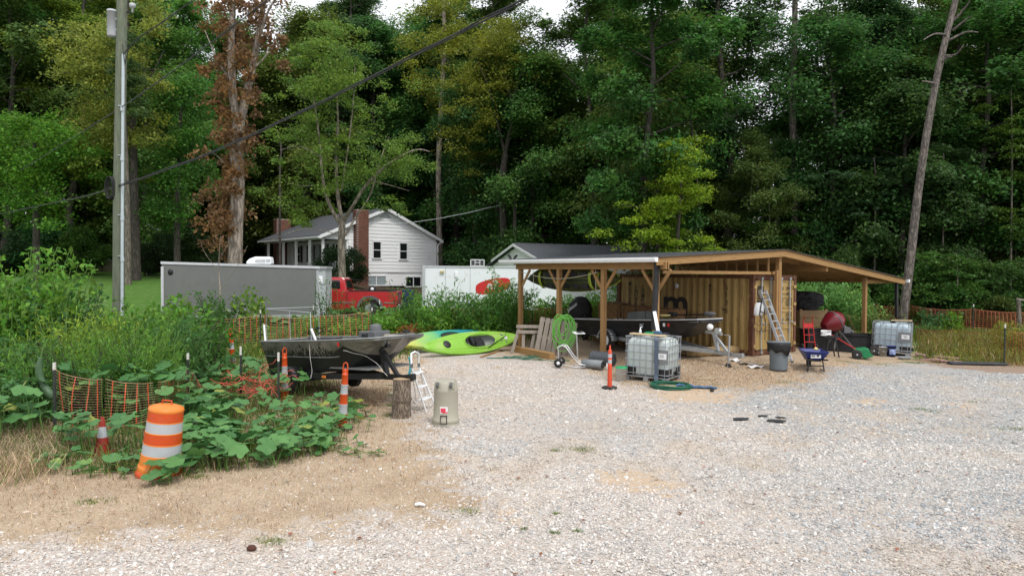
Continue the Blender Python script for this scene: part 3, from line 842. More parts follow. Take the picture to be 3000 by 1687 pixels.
# locust with forked dark trunk
D = 57
b0 = gp(1478, D)
tree('locust_tree', 'tall tree with dark forked trunk and yellowing feathery crown', b0, [([b0, P(1475, 640, D), P(1472, 540, D), P(1480, 450, D)], .34, .26), ([P(1480, 450, D), P(1462, 380, D), P(1440, 280, D), P(1400, 180, D)], .15, .05), ([P(1480, 450, D), P(1500, 340, D), P(1490, 260, D), P(1470, 180, D)], .18, .05), ([P(1500, 300, D), P(1530, 210, D), P(1560, 150, D)], .12, .04)],
     clumps_px([(1380, 60, 1560, 160, 2.4), (1290, 100, 1600, 260, 3), (1300, 240, 1500, 420, 1.8), (1310, 400, 1450, 520, .6)], D, 3, 110, .8, 1.5, 6), 170, .19, (0.17, 0.21, 0.03), MT['bark_dark'], flat=.4)
D = 64
b0 = gp(1290, D)
tree('tulip_tree', 'tall yellow green tree with pale straight trunk behind the house ridge', b0, [([b0, P(1285, 500, D), P(1292, 330, D), P(1300, 150, D), P(1300, 0, D)], .3, .15)],
     clumps_px([(1200, -40, 1400, 130, 2), (1180, 100, 1330, 300, 1.4)], D, 3, 60, .9, 1.6, 9), 170, .24, (0.19, 0.24, 0.035), MT['bark_pale'], flat=.45)
# saplings at right with layered light leaves
for j, (px, y0, y1, w, D, c) in enumerate(((2800, 740, 900, 150, 35, (0.06, .15, .03)), (2960, 200, 700, 120, 37, (0.07, .15, .025)), (2560, 460, 640, 120, 39, (0.045, .11, .045)), (2760, 420, 600, 110, 38, (0.05, .115, .04)), (2900, 760, 900, 110, 36, (0.055, .13, .03)), (2250, 560, 800, 130, 40, (0.045, .12, .02)))):
 b0 = gp(px, D)
 tree('understory_tree', ['low bright sapling fanning out behind the orange fence, left of its sagging post', 'bright green tall leafy tree at the far right edge', 'grey green layered tree over the right carport eave', 'bluish leafy branches in front of the leaning pine', 'low leafy sapling behind the far right fence panel', 'dim green sapling behind the container roof'][j], b0,
         [([b0, P(px + 5, (y0 + y1) / 2, D), P(px, y0, D)], .06, .02)], clumps_px([(px - w, y0, px + w, y1, 1)], D, 1.2, 55, .35, .8, 60 + j), 150, .15, c, MT['bark_grey'], flat=.25)
# thin trunks inside the dark wood
for j, (x0, yb, x1, yt, D, r) in enumerate(((2065, 900, 2020, 330, 42, .09), (2190, 850, 2215, 420, 41, .05), (2270, 880, 2268, 430, 43, .2), (2530, 900, 2500, 520, 42, .11), (2790, 900, 2795, 500, 44, .12), (2855, 900, 2880, 420, 46, .09), (2975, 900, 2955, 430, 40, .035), (2300, 880, 2290, 560, 50, .1), (2450, 880, 2440, 500, 47, .1), (1290, 700, 1292, 600, 70, .24), (820, 500, 812, 380, 60, .1), (2680, 880, 2700, 380, 47, .12), (2920, 880, 2925, 300, 44, .1))):
 b0 = gp(x0, D)
 tree('bare_trunk', f'slim {"pale" if j % 2 else "dark"} bare trunk number {j + 1} from left'.replace(f'number {j+1} from left', ['reaching up behind the container', 'curving up over the carport ridge', 'wide and dim behind the ladder', 'behind the right carport post', 'right of the leaning pine', 'behind the sagging far fence', 'thin as a vine at the right edge', 'far back behind the container roof', 'behind the round bush', 'beside the house gable eave', 'between brown tree and shade tree', 'close behind the leaning pine', 'deep in the wood at far right'][j]), b0,
         [([b0, P(x0, yb, D), P((x0 + x1) / 2 + 8 * (-1) ** j, (yb + yt) / 2, D), P(x1, yt, D)], r, r * .6)], [], 0, .1, (0, 0, 0), MT['bark_grey'] if j % 2 else MT['bark_dark'])
# ---------------------------------------------------------------- palette for built things
MT['white_paint'] = mat('white_paint', (0.85, 0.86, 0.87), .55, var=.03, dirt=(0.6, 0.6, 0.57), dirtamt=.05, dscale=1.3)
MT['trim_white'] = mat('trim_white', (0.8, 0.81, 0.82), .4, var=.03)
MT['shingle'] = mat('shingle', (0.075, 0.08, 0.088), .95, var=.35, scale=22, bump=.5, bscale=30)
MT['shingle_tab'] = mat('shingle_tab', (0.12, 0.125, 0.13), .95, var=.4, scale=14, bump=.5, bscale=30)
MT['glass_dark'] = mat('glass_dark', (0.012, 0.014, 0.016), .08, var=.1, spec=.8)
MT['glass_blind'] = mat('glass_blind', (0.30, 0.35, 0.37), .25, var=.06, stretch=(1, 1, 30), scale=2)
MT['brick'] = None
MT['black'] = mat('black_paint', (0.013, 0.013, 0.014), .45, var=.3)
MT['black_matte'] = mat('black_matte', (0.018, 0.018, 0.02), .85, var=.3)
MT['rubber'] = mat('rubber', (0.022, 0.021, 0.02), .8, var=.3, dirt=(0.12, 0.10, 0.08), dirtamt=.2, dscale=5)
MT['steel'] = mat('galvanised_steel', (0.42, 0.44, 0.45), .45, metal=.7, var=.15, scale=12, dirt=(0.2, 0.17, 0.14), dirtamt=.12)
MT['alu'] = mat('aluminium', (0.62, 0.63, 0.64), .38, metal=.75, var=.08)
MT['wood'] = woodmat('treated_pine', (0.30, 0.17, 0.065), (0.17, 0.09, 0.035), (14, 14, 1.2))
MT['woodx'] = woodmat('treated_pine_along', (0.32, 0.185, 0.07), (0.18, 0.095, 0.037), (1.2, 14, 14))
MT['woody'] = woodmat('treated_pine_length', (0.30, 0.17, 0.065), (0.17, 0.09, 0.035), (14, 1.2, 14))
MT['plywood'] = woodmat('plywood', (0.22, 0.14, 0.07), (0.14, 0.08, 0.04), (1, 5, 5))
MT['greywood'] = woodmat('weathered_wood', (0.24, 0.205, 0.17), (0.11, 0.09, 0.07), (10, 10, 1))
MT['grey_panel'] = mat('grey_panel', (0.145, 0.15, 0.142), .5, var=.06, scale=2, dirt=(0.2, 0.2, 0.18), dirtamt=.12, dscale=1.1, metal=.1)
MT['white_panel'] = mat('white_panel', (0.70, 0.73, 0.75), .4, var=.04, scale=1, dirt=(0.5, 0.5, 0.46), dirtamt=.15, dscale=1)
MT['lightgrey'] = mat('light_grey', (0.40, 0.42, 0.43), .5, var=.06)
MT['red_car'] = mat('red_car_paint', (0.42, 0.012, 0.016), .3, var=.06, spec=.5, coat=.8, dirt=(0.30, 0.06, 0.05), dirtamt=.1, dscale=2)
MT['grey_plastic'] = mat('grey_plastic', (0.11, 0.115, 0.12), .6, var=.1)
MT['white_plastic'] = mat('white_plastic', (0.78, 0.80, 0.81), .4, var=.03)
MT['chrome'] = mat('chrome', (0.7, 0.7, 0.7), .18, metal=1, var=.05)
MT['red_paint'] = mat('red_paint', (0.45, 0.02, 0.018), .45, var=.15, dirt=(0.2, 0.03, 0.02), dirtamt=.15)
MT['blue_paint'] = mat('blue_paint', (0.02, 0.035, 0.17), .45, var=.15, dirt=(0.10, 0.12, 0.2), dirtamt=.15)
MT['ink'] = mat('ink_black', (0.03, 0.025, 0.022), .8, var=.3, scale=20)
def brickmat():
 m, nt, b = nodes('brick_red'); L = nt.links
 tc = nt.nodes.new('ShaderNodeTexCoord'); n = nt.nodes.new('ShaderNodeTexNoise'); n.inputs['Scale'].default_value = 9; n.inputs['Detail'].default_value = 5
 L.new(tc.outputs['Object'], n.inputs['Vector'])
 oi = nt.nodes.new('ShaderNodeObjectInfo')
 r = nt.nodes.new('ShaderNodeValToRGB'); r.color_ramp.elements[0].color = (0.10, 0.035, 0.024, 1); r.color_ramp.elements[1].color = (0.24, 0.10, 0.065, 1)
 ad = nt.nodes.new('ShaderNodeMath'); ad.operation = 'MULTIPLY_ADD'; ad.inputs[1].default_value = .6
 L.new(n.outputs[0], ad.inputs[0]); mu = nt.nodes.new('ShaderNodeMath'); mu.operation = 'MULTIPLY'; mu.inputs[1].default_value = .5
 L.new(oi.outputs['Random'], mu.inputs[0]); L.new(mu.outputs[0], ad.inputs[2]); L.new(ad.outputs[0], r.inputs[0]); L.new(r.outputs[0], b.inputs['Base Color'])
 b.inputs['Roughness'].default_value = .9
 return m
MT['brick'] = brickmat()
MT['mortar'] = mat('mortar', (0.33, 0.28, 0.25), .95)
def text_mesh(body, size, m, name, parent, loc, rot, depth=0.002, sx=1.0, align='LEFT', space=1.0, line=1.0, bold=0.0):
 cu = bpy.data.curves.new(name, 'FONT'); cu.body = body; cu.size = size; cu.extrude = depth; cu.align_x = align
 cu.space_character = space; cu.space_line = line; cu.offset = bold; cu.resolution_u = 4
 tmp = bpy.data.objects.new(name + '_curve', cu); col.objects.link(tmp)
 dg = bpy.context.evaluated_depsgraph_get(); dg.update()
 me = bpy.data.meshes.new_from_object(tmp.evaluated_get(dg))
 bpy.data.objects.remove(tmp)
 me.materials.clear(); me.materials.append(m)
 o = link(name, me, parent, loc, rot); o.scale = (sx, 1, 1)
 return o
# ================================================================ WHITE HOUSE
HO = Vector((-12.3, 58.0, 0.0)); HA = math.atan2(.643, .766)
HB = Vector((math.cos(HA), math.sin(HA), 0)); HAx = Vector((-math.sin(HA), math.cos(HA), 0))
gz = tz(-12.3, 58) - .1
house = thing('white_house', 'white sided split level house with dark roof and brick chimney', 'house', HO, HA)
def hB(px, py, off=0.0):
 """point of the gable wall plane (local t, z) seen at a picture point"""
 d = ray(px, py); c = Vector((0, 0, CAMZ)); n = HAx
 t = (HO - c).dot(n) / d.dot(n); p = c + d * t
 return (p - HO).dot(HB), p.z
E0, AP, E1 = (-3.9, 5.75), (1.88, 8.2), (7.15, 5.8)
LH = 12.6
def roofz(t):
 return E0[1] + (AP[1] - E0[1]) * (t - E0[0]) / (AP[0] - E0[0]) if t < AP[0] else AP[1] + (E1[1] - AP[1]) * (t - AP[0]) / (E1[0] - AP[0])
m = MB()
m.prism([(-1.6, .06, gz), (7.1, .06, gz), (7.1, .06, 5.8), (AP[0], .06, 8.1), (-1.6, .06, roofz(-1.6) - .1)], (0, .12, 0))
m.box(((7.1 - 1.6) / 2, LH - .1, (gz + 5.6) / 2), (8.7, .15, 5.6 - gz))
m.box((7.03, LH / 2, (gz + 5.6) / 2), (.12, LH, 5.6 - gz))
m.build('wall', MT['white_paint'], house)
# porch side wall (set back under the eave)
m = MB(); m.box((-1.6, LH / 2, (gz + 5.5) / 2), (.12, LH - .2, 5.5 - gz)); m.build('porch_wall', MT['white_paint'], house)
m = MB(); m.box((-2.7, LH / 2, 3.05), (2.3, LH, .18)); m.build('porch_floor', MT['lightgrey'], house)
m = MB(); m.box((-2.7, LH / 2, (gz + 2.95) / 2), (2.1, LH - .1, 2.95 - gz)); m.build('porch_base', MT['mortar'], house)
m = MB(); m.prism([(-3.85, 0, 5.45), (-1.6, 0, 5.45), (-1.6, 0, roofz(-1.6) - .12), (-3.85, 0, roofz(-3.85) - .1)], (0, .1, 0)); m.build('porch_gable_panel', MT['trim_white'], house)
for k, y in enumerate((.1, 2.6, 5.4, 8.2, 11.8)):
 m = MB(); m.box((-3.75, y, 4.35), (.2, .2, 2.5)); m.build('porch_post', MT['trim_white'], house, bevel=.01)
m = MB(); m.box((-3.8, LH / 2, 5.5), (.16, LH, .2)); m.build('porch_beam', MT['trim_white'], house)
# siding boards
z = 2.85; bt = .29
while z < 8.15:
 z1 = z + bt - .02
 def lim_(zz):
  lo = -1.55
  if zz > roofz(-1.55): lo = E0[0] + (zz - E0[1]) / (AP[1] - E0[1]) * (AP[0] - E0[0])
  hi = 7.12
  if zz > E1[1]: hi = AP[0] + (AP[1] - zz) / (AP[1] - E1[1]) * (E1[0] - AP[0])
  return lo, hi
 a0, b0_ = lim_(z); a1, b1_ = lim_(min(z1, 8.19))
 if b1_ - a1 > .05:
  m = MB()
  vs = [(a0, -.03, z), (b0_, -.03, z), (b1_, -.005, z1), (a1, -.005, z1), (a0, .04, z), (b0_, .04, z), (b1_, .04, z1), (a1, .04, z1)]
  m.add(vs, [(0, 1, 2, 3), (5, 4, 7, 6), (4, 5, 1, 0), (3, 2, 6, 7), (4, 0, 3, 7), (1, 5, 6, 2)], False)
  m.build('siding_board', MT['white_paint'], house)
 z += bt
def roof_slab(m, x0, z0, x1, z1, y0, y1, th):
 m.prism([(x0, y0, z0), (x1, y0, z1), (x1, y0, z1 + th), (x0, y0, z0 + th)], (0, y1 - y0, 0))
m = MB(); roof_slab(m, E0[0] - .3, roofz(E0[0] - .3), AP[0], 8.2, -.35, LH + .3, .1); roof_slab(m, AP[0] + .001, 8.2, E1[0] + .35, roofz(E1[0] + .35), -.35, LH + .3, .1)
rf = m.build('roof', MT['shingle'], house)
m = MB(); roof_slab(m, E0[0] - .34, roofz(E0[0] - .34) - .17, AP[0], 8.03, -.42, -.36, .27); roof_slab(m, AP[0], 8.03, E1[0] + .4, roofz(E1[0] + .4) - .17, -.42, -.36, .27)
m.build('rake_board', MT['trim_white'], house)
for sx, zz in ((E0[0] - .4, roofz(E0[0] - .3) - .05), (E1[0] + .45, roofz(E1[0] + .35) - .05)):
 m = MB(); m.box((sx, LH / 2, zz), (.14, LH + .7, .14)); m.build('gutter', MT['trim_white'], house)
m = MB(); m.tube([(E1[0] + .4, -.3, 5.6), (E1[0] + .05, -.1, 5.3), (E1[0] + .05, -.1, gz)], .05, 6); m.build('downspout', MT['trim_white'], house)
m = MB()
for k in range(4):
 w_ = .62 - k * .16; m.prism([(AP[0] - w_, -.06, 7.45 + k * .12), (AP[0] + w_, -.06, 7.45 + k * .12), (AP[0] + w_ - .1, -.03, 7.54 + k * .12), (AP[0] - w_ + .1, -.03, 7.54 + k * .12)], (0, .03, 0))
m.build('gable_vent', MT['lightgrey'], house)
def window(parent, t0, z0, t1, z1, yoff, glass, mid=True, vmid=False, axis='B', fw=.09):
 """framed sash window; axis B on gable wall, A on the porch wall"""
 def bx(m, a, b, c, d, y, th):
  if axis == 'B': m.box(((a + b) / 2, y, (c + d) / 2), (b - a, th, d - c))
  else: m.box((y, (a + b) / 2, (c + d) / 2), (th, b - a, d - c))
 m = MB()
 bx(m, t0 - fw, t0, z0, z1, yoff, .08); bx(m, t1, t1 + fw, z0, z1, yoff, .08)
 bx(m, t0 - fw - .02, t1 + fw + .02, z1, z1 + fw, yoff, .09); bx(m, t0 - fw - .04, t1 + fw + .04, z0 - fw, z0, yoff, .13)
 if mid: bx(m, t0, t1, (z0 + z1) / 2 - .03, (z0 + z1) / 2 + .03, yoff, .06)
 if vmid: bx(m, (t0 + t1) / 2 - .04, (t0 + t1) / 2 + .04, z0, z1, yoff, .07)
 w = m.build('window', MT['trim_white'], parent)
 panes = [(z0, (z0 + z1) / 2 - .03), ((z0 + z1) / 2 + .03, z1)] if mid else [(z0, z1)]
 cols_ = [(t0, (t0 + t1) / 2 - .04), ((t0 + t1) / 2 + .04, t1)] if vmid else [(t0, t1)]
 for c, d in panes:
  for a, b in cols_:
   q = MB(); bx(q, a + .005, b - .005, c + .005, d - .005, yoff + .005, .02); q.build('pane', glass, w)
 return w
for (xa, ya, xb, yb) in ((1093, 709, 1114, 756), (1171, 713, 1191, 759)):
 t0, z1 = hB(xa, ya); t1, z0 = hB(xb, yb)
 window(house, t0, z0, t1, z1, -.05, MT['glass_dark'])
t0, z1 = hB(1075, 809); t1, _ = hB(1130, 812)
window(house, t0, gz + .1, t1, z1, .02, MT['glass_blind'], mid=False, vmid=True)
t0, z1 = hB(1190, 812); t1, z0 = hB(1232, 838)
window(house, t0, z0, t1, z1, .02, MT['glass_dark'], mid=False, vmid=True)
m = MB(); m.box((3.5, .03, 2.83), (7.2, .1, .1)); m.build('band_board', MT['trim_white'], house)
for (y0, y1) in ((1.2, 2.1), (3.9, 4.7), (6.6, 7.4), (9.4, 10.2)):
 window(house, y0, 3.7, y1, 5.1, -1.68, MT['glass_dark'], axis='A')
 for s in (-1, 1):
  m = MB(); yc = (y0 - .32) if s < 0 else (y1 + .32)
  m.box((-1.7, yc, 4.4), (.06, .36, 1.5))
  for q in range(9): m.box((-1.735, yc, 3.75 + q * .16), (.02, .3, .05))
  m.build('shutter', MT['black_matte'], house)
m = MB(); m.box((-1.7, 5.6, 4.15), (.07, .95, 2.1)); dr = m.build('door', MT['lightgrey'], house)
m = MB(); m.cyl((-1.78, 5.25, 4.1), (-1.72, 5.25, 4.1), .04, seg=8); m.build('handle', MT['chrome'], dr)
# chimney of individual bricks at the gable wall: courses that can be told apart
def brick_stack(parent, x0, x1, y0, y1, z0, z1, bl=.29, bh=.105, name='chimney'):
 m = MB(); m.box(((x0 + x1) / 2, (y0 + y1) / 2, (z0 + z1) / 2), (x1 - x0 - .03, y1 - y0 - .03, z1 - z0))
 c = m.build(name, MT['mortar'], parent)
 q = MB(); q.box((0, 0, 0), (bl - .022, .1, bh - .022)); me = q.mesh('brick', MT['brick'])
 q = MB(); q.box((0, 0, 0), (.1, bl - .022, bh - .022)); me2 = q.mesh('brick', MT['brick'])
 n = 0; rows_ = int((z1 - z0) / bh)
 stuffm = MB()
 for r in range(rows_ - 1, -1, -1):
  zc = z0 + (r + .5) * bh; off = (r % 2) * bl / 2
  x = x0 + off
  while x < x1 - .05:
   w = min(bl, x1 - x); xc = x + w / 2
   if n < 150 and w > bl * .9: o = link('brick', me, c, (xc, y0 + .036 - rt.uniform(0, .006), zc)); n += 1
   else: stuffm.box((xc, y0 + .036, zc), (w - .022, .1, bh - .022))
   x += bl
  y = y0 + .09 + off
  while y < y1 - .05:
   w = min(bl, y1 - y); stuffm.box((x0 + .036, y + w / 2, zc), (.1, w - .022, bh - .022)); y += bl
 so = stuffm.build('brickwork', MT['brick'], c); so['kind'] = 'stuff'
 return c
brick_stack(house, -1.1, -.02, -.62, .1, gz, 7.95)
brick_stack(house, -2.5, -1.1, 12.95, 13.8, 2.2, 7.85)
# foundation shrubs
for j, (px, D, r, h, lab) in enumerate(((975, 52, 1.5, 2.9, 'clipped dark evergreen shrub left of the shade tree trunk'), (1030, 53, 1.25, 3.1, 'clipped dark evergreen shrub against the brick chimney'))):
 cl = crown_clumps(0, 0, h * .55, r * .85, r * .85, h * .42, 40, .4, .6, .5)
 pts = clump_points(cl, 240, .9); t = thing('evergreen_shrub', lab, 'shrub', gp(px, D))
 f = link('foliage', leaf_mesh('foliage', pts, rng.uniform(.07, .15, len(pts)), None, .6, up=.35), t); f.color = (.018, .045, .015, 1)
 m = MB(); m.cyl((0, 0, -.1), (0, 0, h * .5), .06, .03, 6); m.build('stem', MT['bark_dark'], t)
# ================================================================ WHITE GARAGE
gA = math.atan2(.43, .9)
gar = thing('white_garage', 'white sided garage gable with grey shingle roof behind the carport', 'garage', (.28, 44.0, 0), gA)
g0 = tz(.28, 44) - .3; W_ = 3.0; EZ = 3.72; AZ = 4.62; LG = 9.0
m = MB()
m.prism([(.1, -W_, g0), (.1, W_ + 1.6, g0), (.1, W_ + 1.6, 3.1), (.1, W_, EZ - .1), (.1, 0, AZ - .1), (.1, -W_, EZ - .1)], (.12, 0, 0))
m.box((LG / 2, -W_ + .06, (g0 + EZ - .1) / 2), (LG - .2, .12, EZ - .1 - g0)); m.box((LG - .1, 0, (g0 + EZ) / 2), (.12, 2 * W_, EZ - .1 - g0))
m.build('wall', MT['white_paint'], gar, fix=True)
z = g0 + .1
while z < AZ - .15:
 z1 = z + .26
 def gl(zz):
  if zz < EZ - .1: return -W_ - .02, W_ + (1.58 if zz < 3.05 else .4)
  h = (AZ - .08 - zz) / (AZ - EZ) * W_; return -h, h
 a0, b0_ = gl(z); a1, b1_ = gl(z1)
 if b1_ > a1:
  m = MB(); m.add([(.05, a0, z), (.05, b0_, z), (.09, b1_, z1), (.09, a1, z1), (.11, a0, z), (.11, b0_, z), (.11, b1_, z1), (.11, a1, z1)], [(3, 2, 1, 0), (4, 5, 6, 7), (0, 1, 5, 4), (7, 6, 2, 3), (4, 7, 3, 0), (1, 2, 6, 5)], False)
  m.build('siding_board', MT['white_paint'], gar)
 z += .28
m = MB()
m.prism([(-.25, -W_ - .35, EZ - .1), (-.25, 0, AZ), (-.25, 0, AZ + .1), (-.25, -W_ - .35, EZ)], (LG + .5, 0, 0))
m.prism([(-.25, W_ + .35, EZ - .1), (-.25, 0.001, AZ), (-.25, 0.001, AZ + .1), (-.25, W_ + .35, EZ)], (LG + .5, 0, 0))
m.prism([(-.2, W_ + .36, EZ - .14), (-.2, W_ + 1.9, 3.1), (-.2, W_ + 1.9, 3.2), (-.2, W_ + .36, EZ - .04)], (LG * .6, 0, 0))
m.build('roof', MT['shingle'], gar, fix=True)
m = MB()
m.prism([(-.3, -W_ - .38, EZ - .2), (-.3, 0, AZ - .12), (-.3, 0, AZ + .04), (-.3, -W_ - .38, EZ - .04)], (.045, 0, 0)); m.prism([(-.3, W_ + .38, EZ - .2), (-.3, 0.001, AZ - .12), (-.3, 0.001, AZ + .04), (-.3, W_ + .38, EZ - .04)], (.045, 0, 0))
m.build('rake_board', MT['trim_white'], gar, fix=True)
m = MB(); m.box((LG / 2, -W_ - .42, EZ - .08), (LG + .5, .12, .12)); m.build('gutter', MT['trim_white'], gar)
# ================================================================ TAN HOUSE far left
tb = gp(450, 58)
th = thing('tan_house', 'tan sided house half hidden behind trees at left', 'house', tb, R(24))
MT['tan_siding'] = mat('tan_siding', (0.42, 0.36, 0.26), .7, var=.06)
m = MB(); m.prism([(-4.5, 0, -.5), (2.0, 0, -.5), (2.0, 0, 2.6), (-1.2, 0, 4.2), (-4.5, 0, 2.6)], (0, 7, 0)); m.build('wall', MT['tan_siding'], th, fix=True)
z = -.3
while z < 4.0:
 a = -4.48; b = 2.0
 if z > 2.5: a = -4.5 + (z - 2.55) * 2.05; b = 2.0 - (z - 2.55) * 2.0
 m = MB(); m.add([(a, -.05, z), (b, -.05, z), (b, -.012, z + .17), (a, -.012, z + .17), (a, -.002, z), (b, -.002, z)], [(0, 1, 2, 3), (4, 5, 1, 0)], False); m.build('siding_board', MT['tan_siding'], th)
 z += .19
m = MB(); m.prism([(-4.8, -.3, 2.45), (-1.2, -.3, 4.25), (-1.2, -.3, 4.37), (-4.8, -.3, 2.57)], (0, 7.6, 0)); m.prism([(2.3, -.3, 2.45), (-1.199, -.3, 4.25), (-1.199, -.3, 4.37), (2.3, -.3, 2.57)], (0, 7.6, 0)); m.build('roof', MT['shingle'], th, fix=True)
m = MB(); m.beam((-4.85, -.33, 2.45), (-1.2, -.33, 4.26), .05, .16); m.beam((2.35, -.33, 2.45), (-1.2, -.33, 4.26), .05, .16); m.build('rake_board', MT['trim_white'], th)
window(th, -3.2, .9, -2.3, 2.0, -.06, MT['glass_dark']); window(th, .2, .9, 1.0, 2.0, -.06, MT['glass_dark'])
for j, (px, D, w, h, lab) in enumerate(((430, 50, 1.3, 2.6, 'dark leafy shrub in front of the tan house, left one'), (480, 51, 1.6, 3.0, 'dark leafy shrub in front of the tan house, middle one'), (545, 50, 2.2, 3.6, 'dark leafy shrub between the tan house and the brown tree'))):
 st, fo = SHRUBV[j]; t = thing('woodland_shrub', lab, 'shrub', gp(px, D), j); t.scale = (w / 2.2, w / 2.2, h / 3.6)
 link('stem', st, t); f = link('foliage', fo, t); f.color = (.028, .06, .018, 1)
# ================================================================ GREY ENCLOSED TRAILER
pa = gp(474, 27.6); pb = gp(930, 28.6)
ta = math.atan2(pb.y - pa.y, pb.x - pa.x); TL = math.hypot(pb.x - pa.x, pb.y - pa.y)
gt = thing('enclosed_trailer', 'long grey enclosed trailer with white roof air conditioner', 'trailer', (pa.x, pa.y, 0), ta)
ZT0, ZT1 = P(474, 766, 27.6).z, P(930, 780, 28.6).z; ZB = 1.0
def tq(t): return ZT0 + (ZT1 - ZT0) * t / TL
Wt = 2.1
m = MB()
m.prism([(0, 0, ZB), (TL, 0, ZB), (TL, 0, ZT1 - .1), (0, 0, ZT0 - .1)], (0, Wt, 0))
m.build('body', MT['grey_panel'], gt, bevel=.02)
m = MB(); m.prism([(TL + .002, 0, ZB), (TL + .3, .25, ZB), (TL + .48, Wt / 2, ZB), (TL + .3, Wt - .25, ZB), (TL + .002, Wt, ZB)], (0, 0, ZT1 - .1 - ZB)); m.build('nose', MT['lightgrey'], gt, fix=True)
m = MB(); m.prism([(-.03, -.03, ZT0 - .1), (TL + .1, -.03, ZT1 - .1), (TL + .1, -.03, ZT1), (-.03, -.03, ZT0)], (0, Wt + .06, 0)); m.prism([(TL + .102, -.03, ZT1 - .1), (TL + .35, .22, ZT1 - .1), (TL + .53, Wt / 2, ZT1 - .1), (TL + .35, Wt - .2, ZT1 - .1), (TL + .102, Wt, ZT1 - .1)], (0, 0, .1)); m.build('roof_rail', MT['alu'], gt, fix=True)
m = MB(); m.box((TL / 2, -.02, ZB - .03), (TL, .05, .1)); m.build('skirt_rail', MT['alu'], gt)
m = MB(); m.box((.03, -.018, (ZB + ZT0) / 2 - .1), (.1, .03, ZT0 - ZB - .2)); m.build('corner_trim', MT['alu'], gt)
m = MB(); m.box((TL - .02, -.012, (ZB + ZT1) / 2 - .08), (.04, .02, ZT1 - ZB - .2)); m.build('seam_trim', MT['lightgrey'], gt)
m = MB(); m.lathe([(0, -.05), (.06, -.045), (.1, -.02), (.1, 0)], 12, (.33, -.0, ZT0 - .42), 'Y', sx=1.2, sy=1); m.build('marker_lamp', MT['black'], gt)
m = MB(); m.box((TL + .13, .07, ZT1 - .55), (.14, .06, .3)); m.build('lamp', MT['white_plastic'], gt, bevel=.01)
for k in range(2):
 x = TL * .32 + k * .85
 w = MB(); w.lathe([(.05, -.1), (.2, -.1), (.34, -.09), (.36, -.03), (.36, .08), (.3, .1)], 24, (x, .12, ZB - .18), 'Y'); wo_ = w.build('wheel', MT['rubber'], gt)
 w = MB(); w.lathe([(.0, -.02), (.18, -.02), (.2, -.09)], 16, (x, .12, ZB - .18), 'Y'); w.build('rim', MT['white_plastic'], wo_)
m = MB(); m.box((TL * .32 + .42, -.04, ZB + .2), (1.9, .1, .06)); m.build('fender', MT['alu'], gt)
m = MB(); m.beam((TL + .8, Wt / 2, ZB - .05), (TL + 2.0, Wt / 2, ZB - .1), .1, .12); m.cyl((TL + 1.6, Wt / 2, tz(-8, 29)), (TL + 1.6, Wt / 2, ZB + .2), .04); m.build('tongue', MT['black'], gt)
for k in range(1, 6):
 m = MB(); m.prism([(k * TL / 6 - .02, -.006, ZB + .06), (k * TL / 6 + .02, -.006, ZB + .06), (k * TL / 6 + .02, -.006, tq(k * TL / 6) - .12), (k * TL / 6 - .02, -.006, tq(k * TL / 6) - .12)], (0, .008, 0)); m.build('panel_seam', MT['grey_panel'], gt)
# roof air conditioner
t0 = (710 - 474) / 456 * TL; ac = thing('air_conditioner', 'white rooftop air conditioner on the grey trailer', 'air conditioner', gt.matrix_world @ Vector((0, 0, 0)))
ac.location = Vector((pa.x, pa.y, 0)) + Matrix.Rotation(ta, 3, 'Z') @ Vector((t0, .5, tq(t0) + .005)); ac.rotation_euler = (0, 0, ta)
m = MB(); m.loft([[Vector((x, y, 0)) for x, y in ((0, 0), (.98, 0), (.98, .7), (0, .7))], [Vector((x, y, .1)) for x, y in ((.0, 0), (.98, 0), (.98, .7), (.0, .7))], [Vector((x, y, .22)) for x, y in ((.12, .02), (.97, .02), (.97, .68), (.12, .68))], [Vector((x, y, .31)) for x, y in ((.34, .06), (.95, .06), (.95, .64), (.34, .64))]], smooth=False)
m.build('shroud', MT['white_plastic'], ac, bevel=.03)
m = MB()
for k in range(9): m.box((.36 + k * .045, -.004, .12), (.016, .02, .15 - .01 * max(0, 4 - k)))
m.build('louvre', MT['grey_plastic'], ac)
m = MB()
for k in range(6): m.box((.86, -.004, .07 + k * .03), (.2, .012, .012))
m.build('grille', MT['lightgrey'], ac)
m = MB(); m.box((.5, .35, -.0), (.96, .66, .05)); m.build('base', MT['black'], ac)
# ================================================================ WHITE ENCLOSED TRAILER
pa = gp(1238, 34.0); pb = gp(1640, 35.0); wa = math.atan2(pb.y - pa.y, pb.x - pa.x); WL = math.hypot(pb.x - pa.x, pb.y - pa.y)
wt_ = thing('enclosed_trailer', 'white enclosed trailer with red logo behind the peach tree', 'trailer', (pa.x, pa.y, 0), wa)
z1 = P(1238, 781, 34).z; zb = .95
m = MB(); m.box((WL / 2, 1.1, (z1 + zb) / 2), (WL, 2.2, z1 - zb)); m.build('body', MT['white_panel'], wt_, bevel=.02)
m = MB(); m.box((WL / 2, 1.1, z1 + .015), (WL + .06, 2.28, .06)); m.build('roof_rail', MT['alu'], wt_)
m = MB(); m.box((.05, -.02, (z1 + zb) / 2), (.14, .05, z1 - zb)); m.build('corner_trim', MT['lightgrey'], wt_)
for k in range(1, 5):
 m = MB(); m.box((k * 1.22 - .1, -.006, (z1 + zb) / 2), (.02, .012, z1 - zb - .06)); m.build('panel_seam', MT['lightgrey'], wt_)
m = MB(); m.box((.95, -.05, z1 - .25), (.2, .1, .12)); m.build('porch_lamp', mat('amber_glass', (.5, .42, .2), .3), wt_, bevel=.01)
m = MB(); m.box((1.65, -.04, z1 - .38), (.14, .08, .26)); m.build('vent_cover', MT['white_plastic'], wt_, bevel=.01)
MT['logo_red'] = mat('logo_red', (0.50, 0.02, 0.02), .5, var=.08)
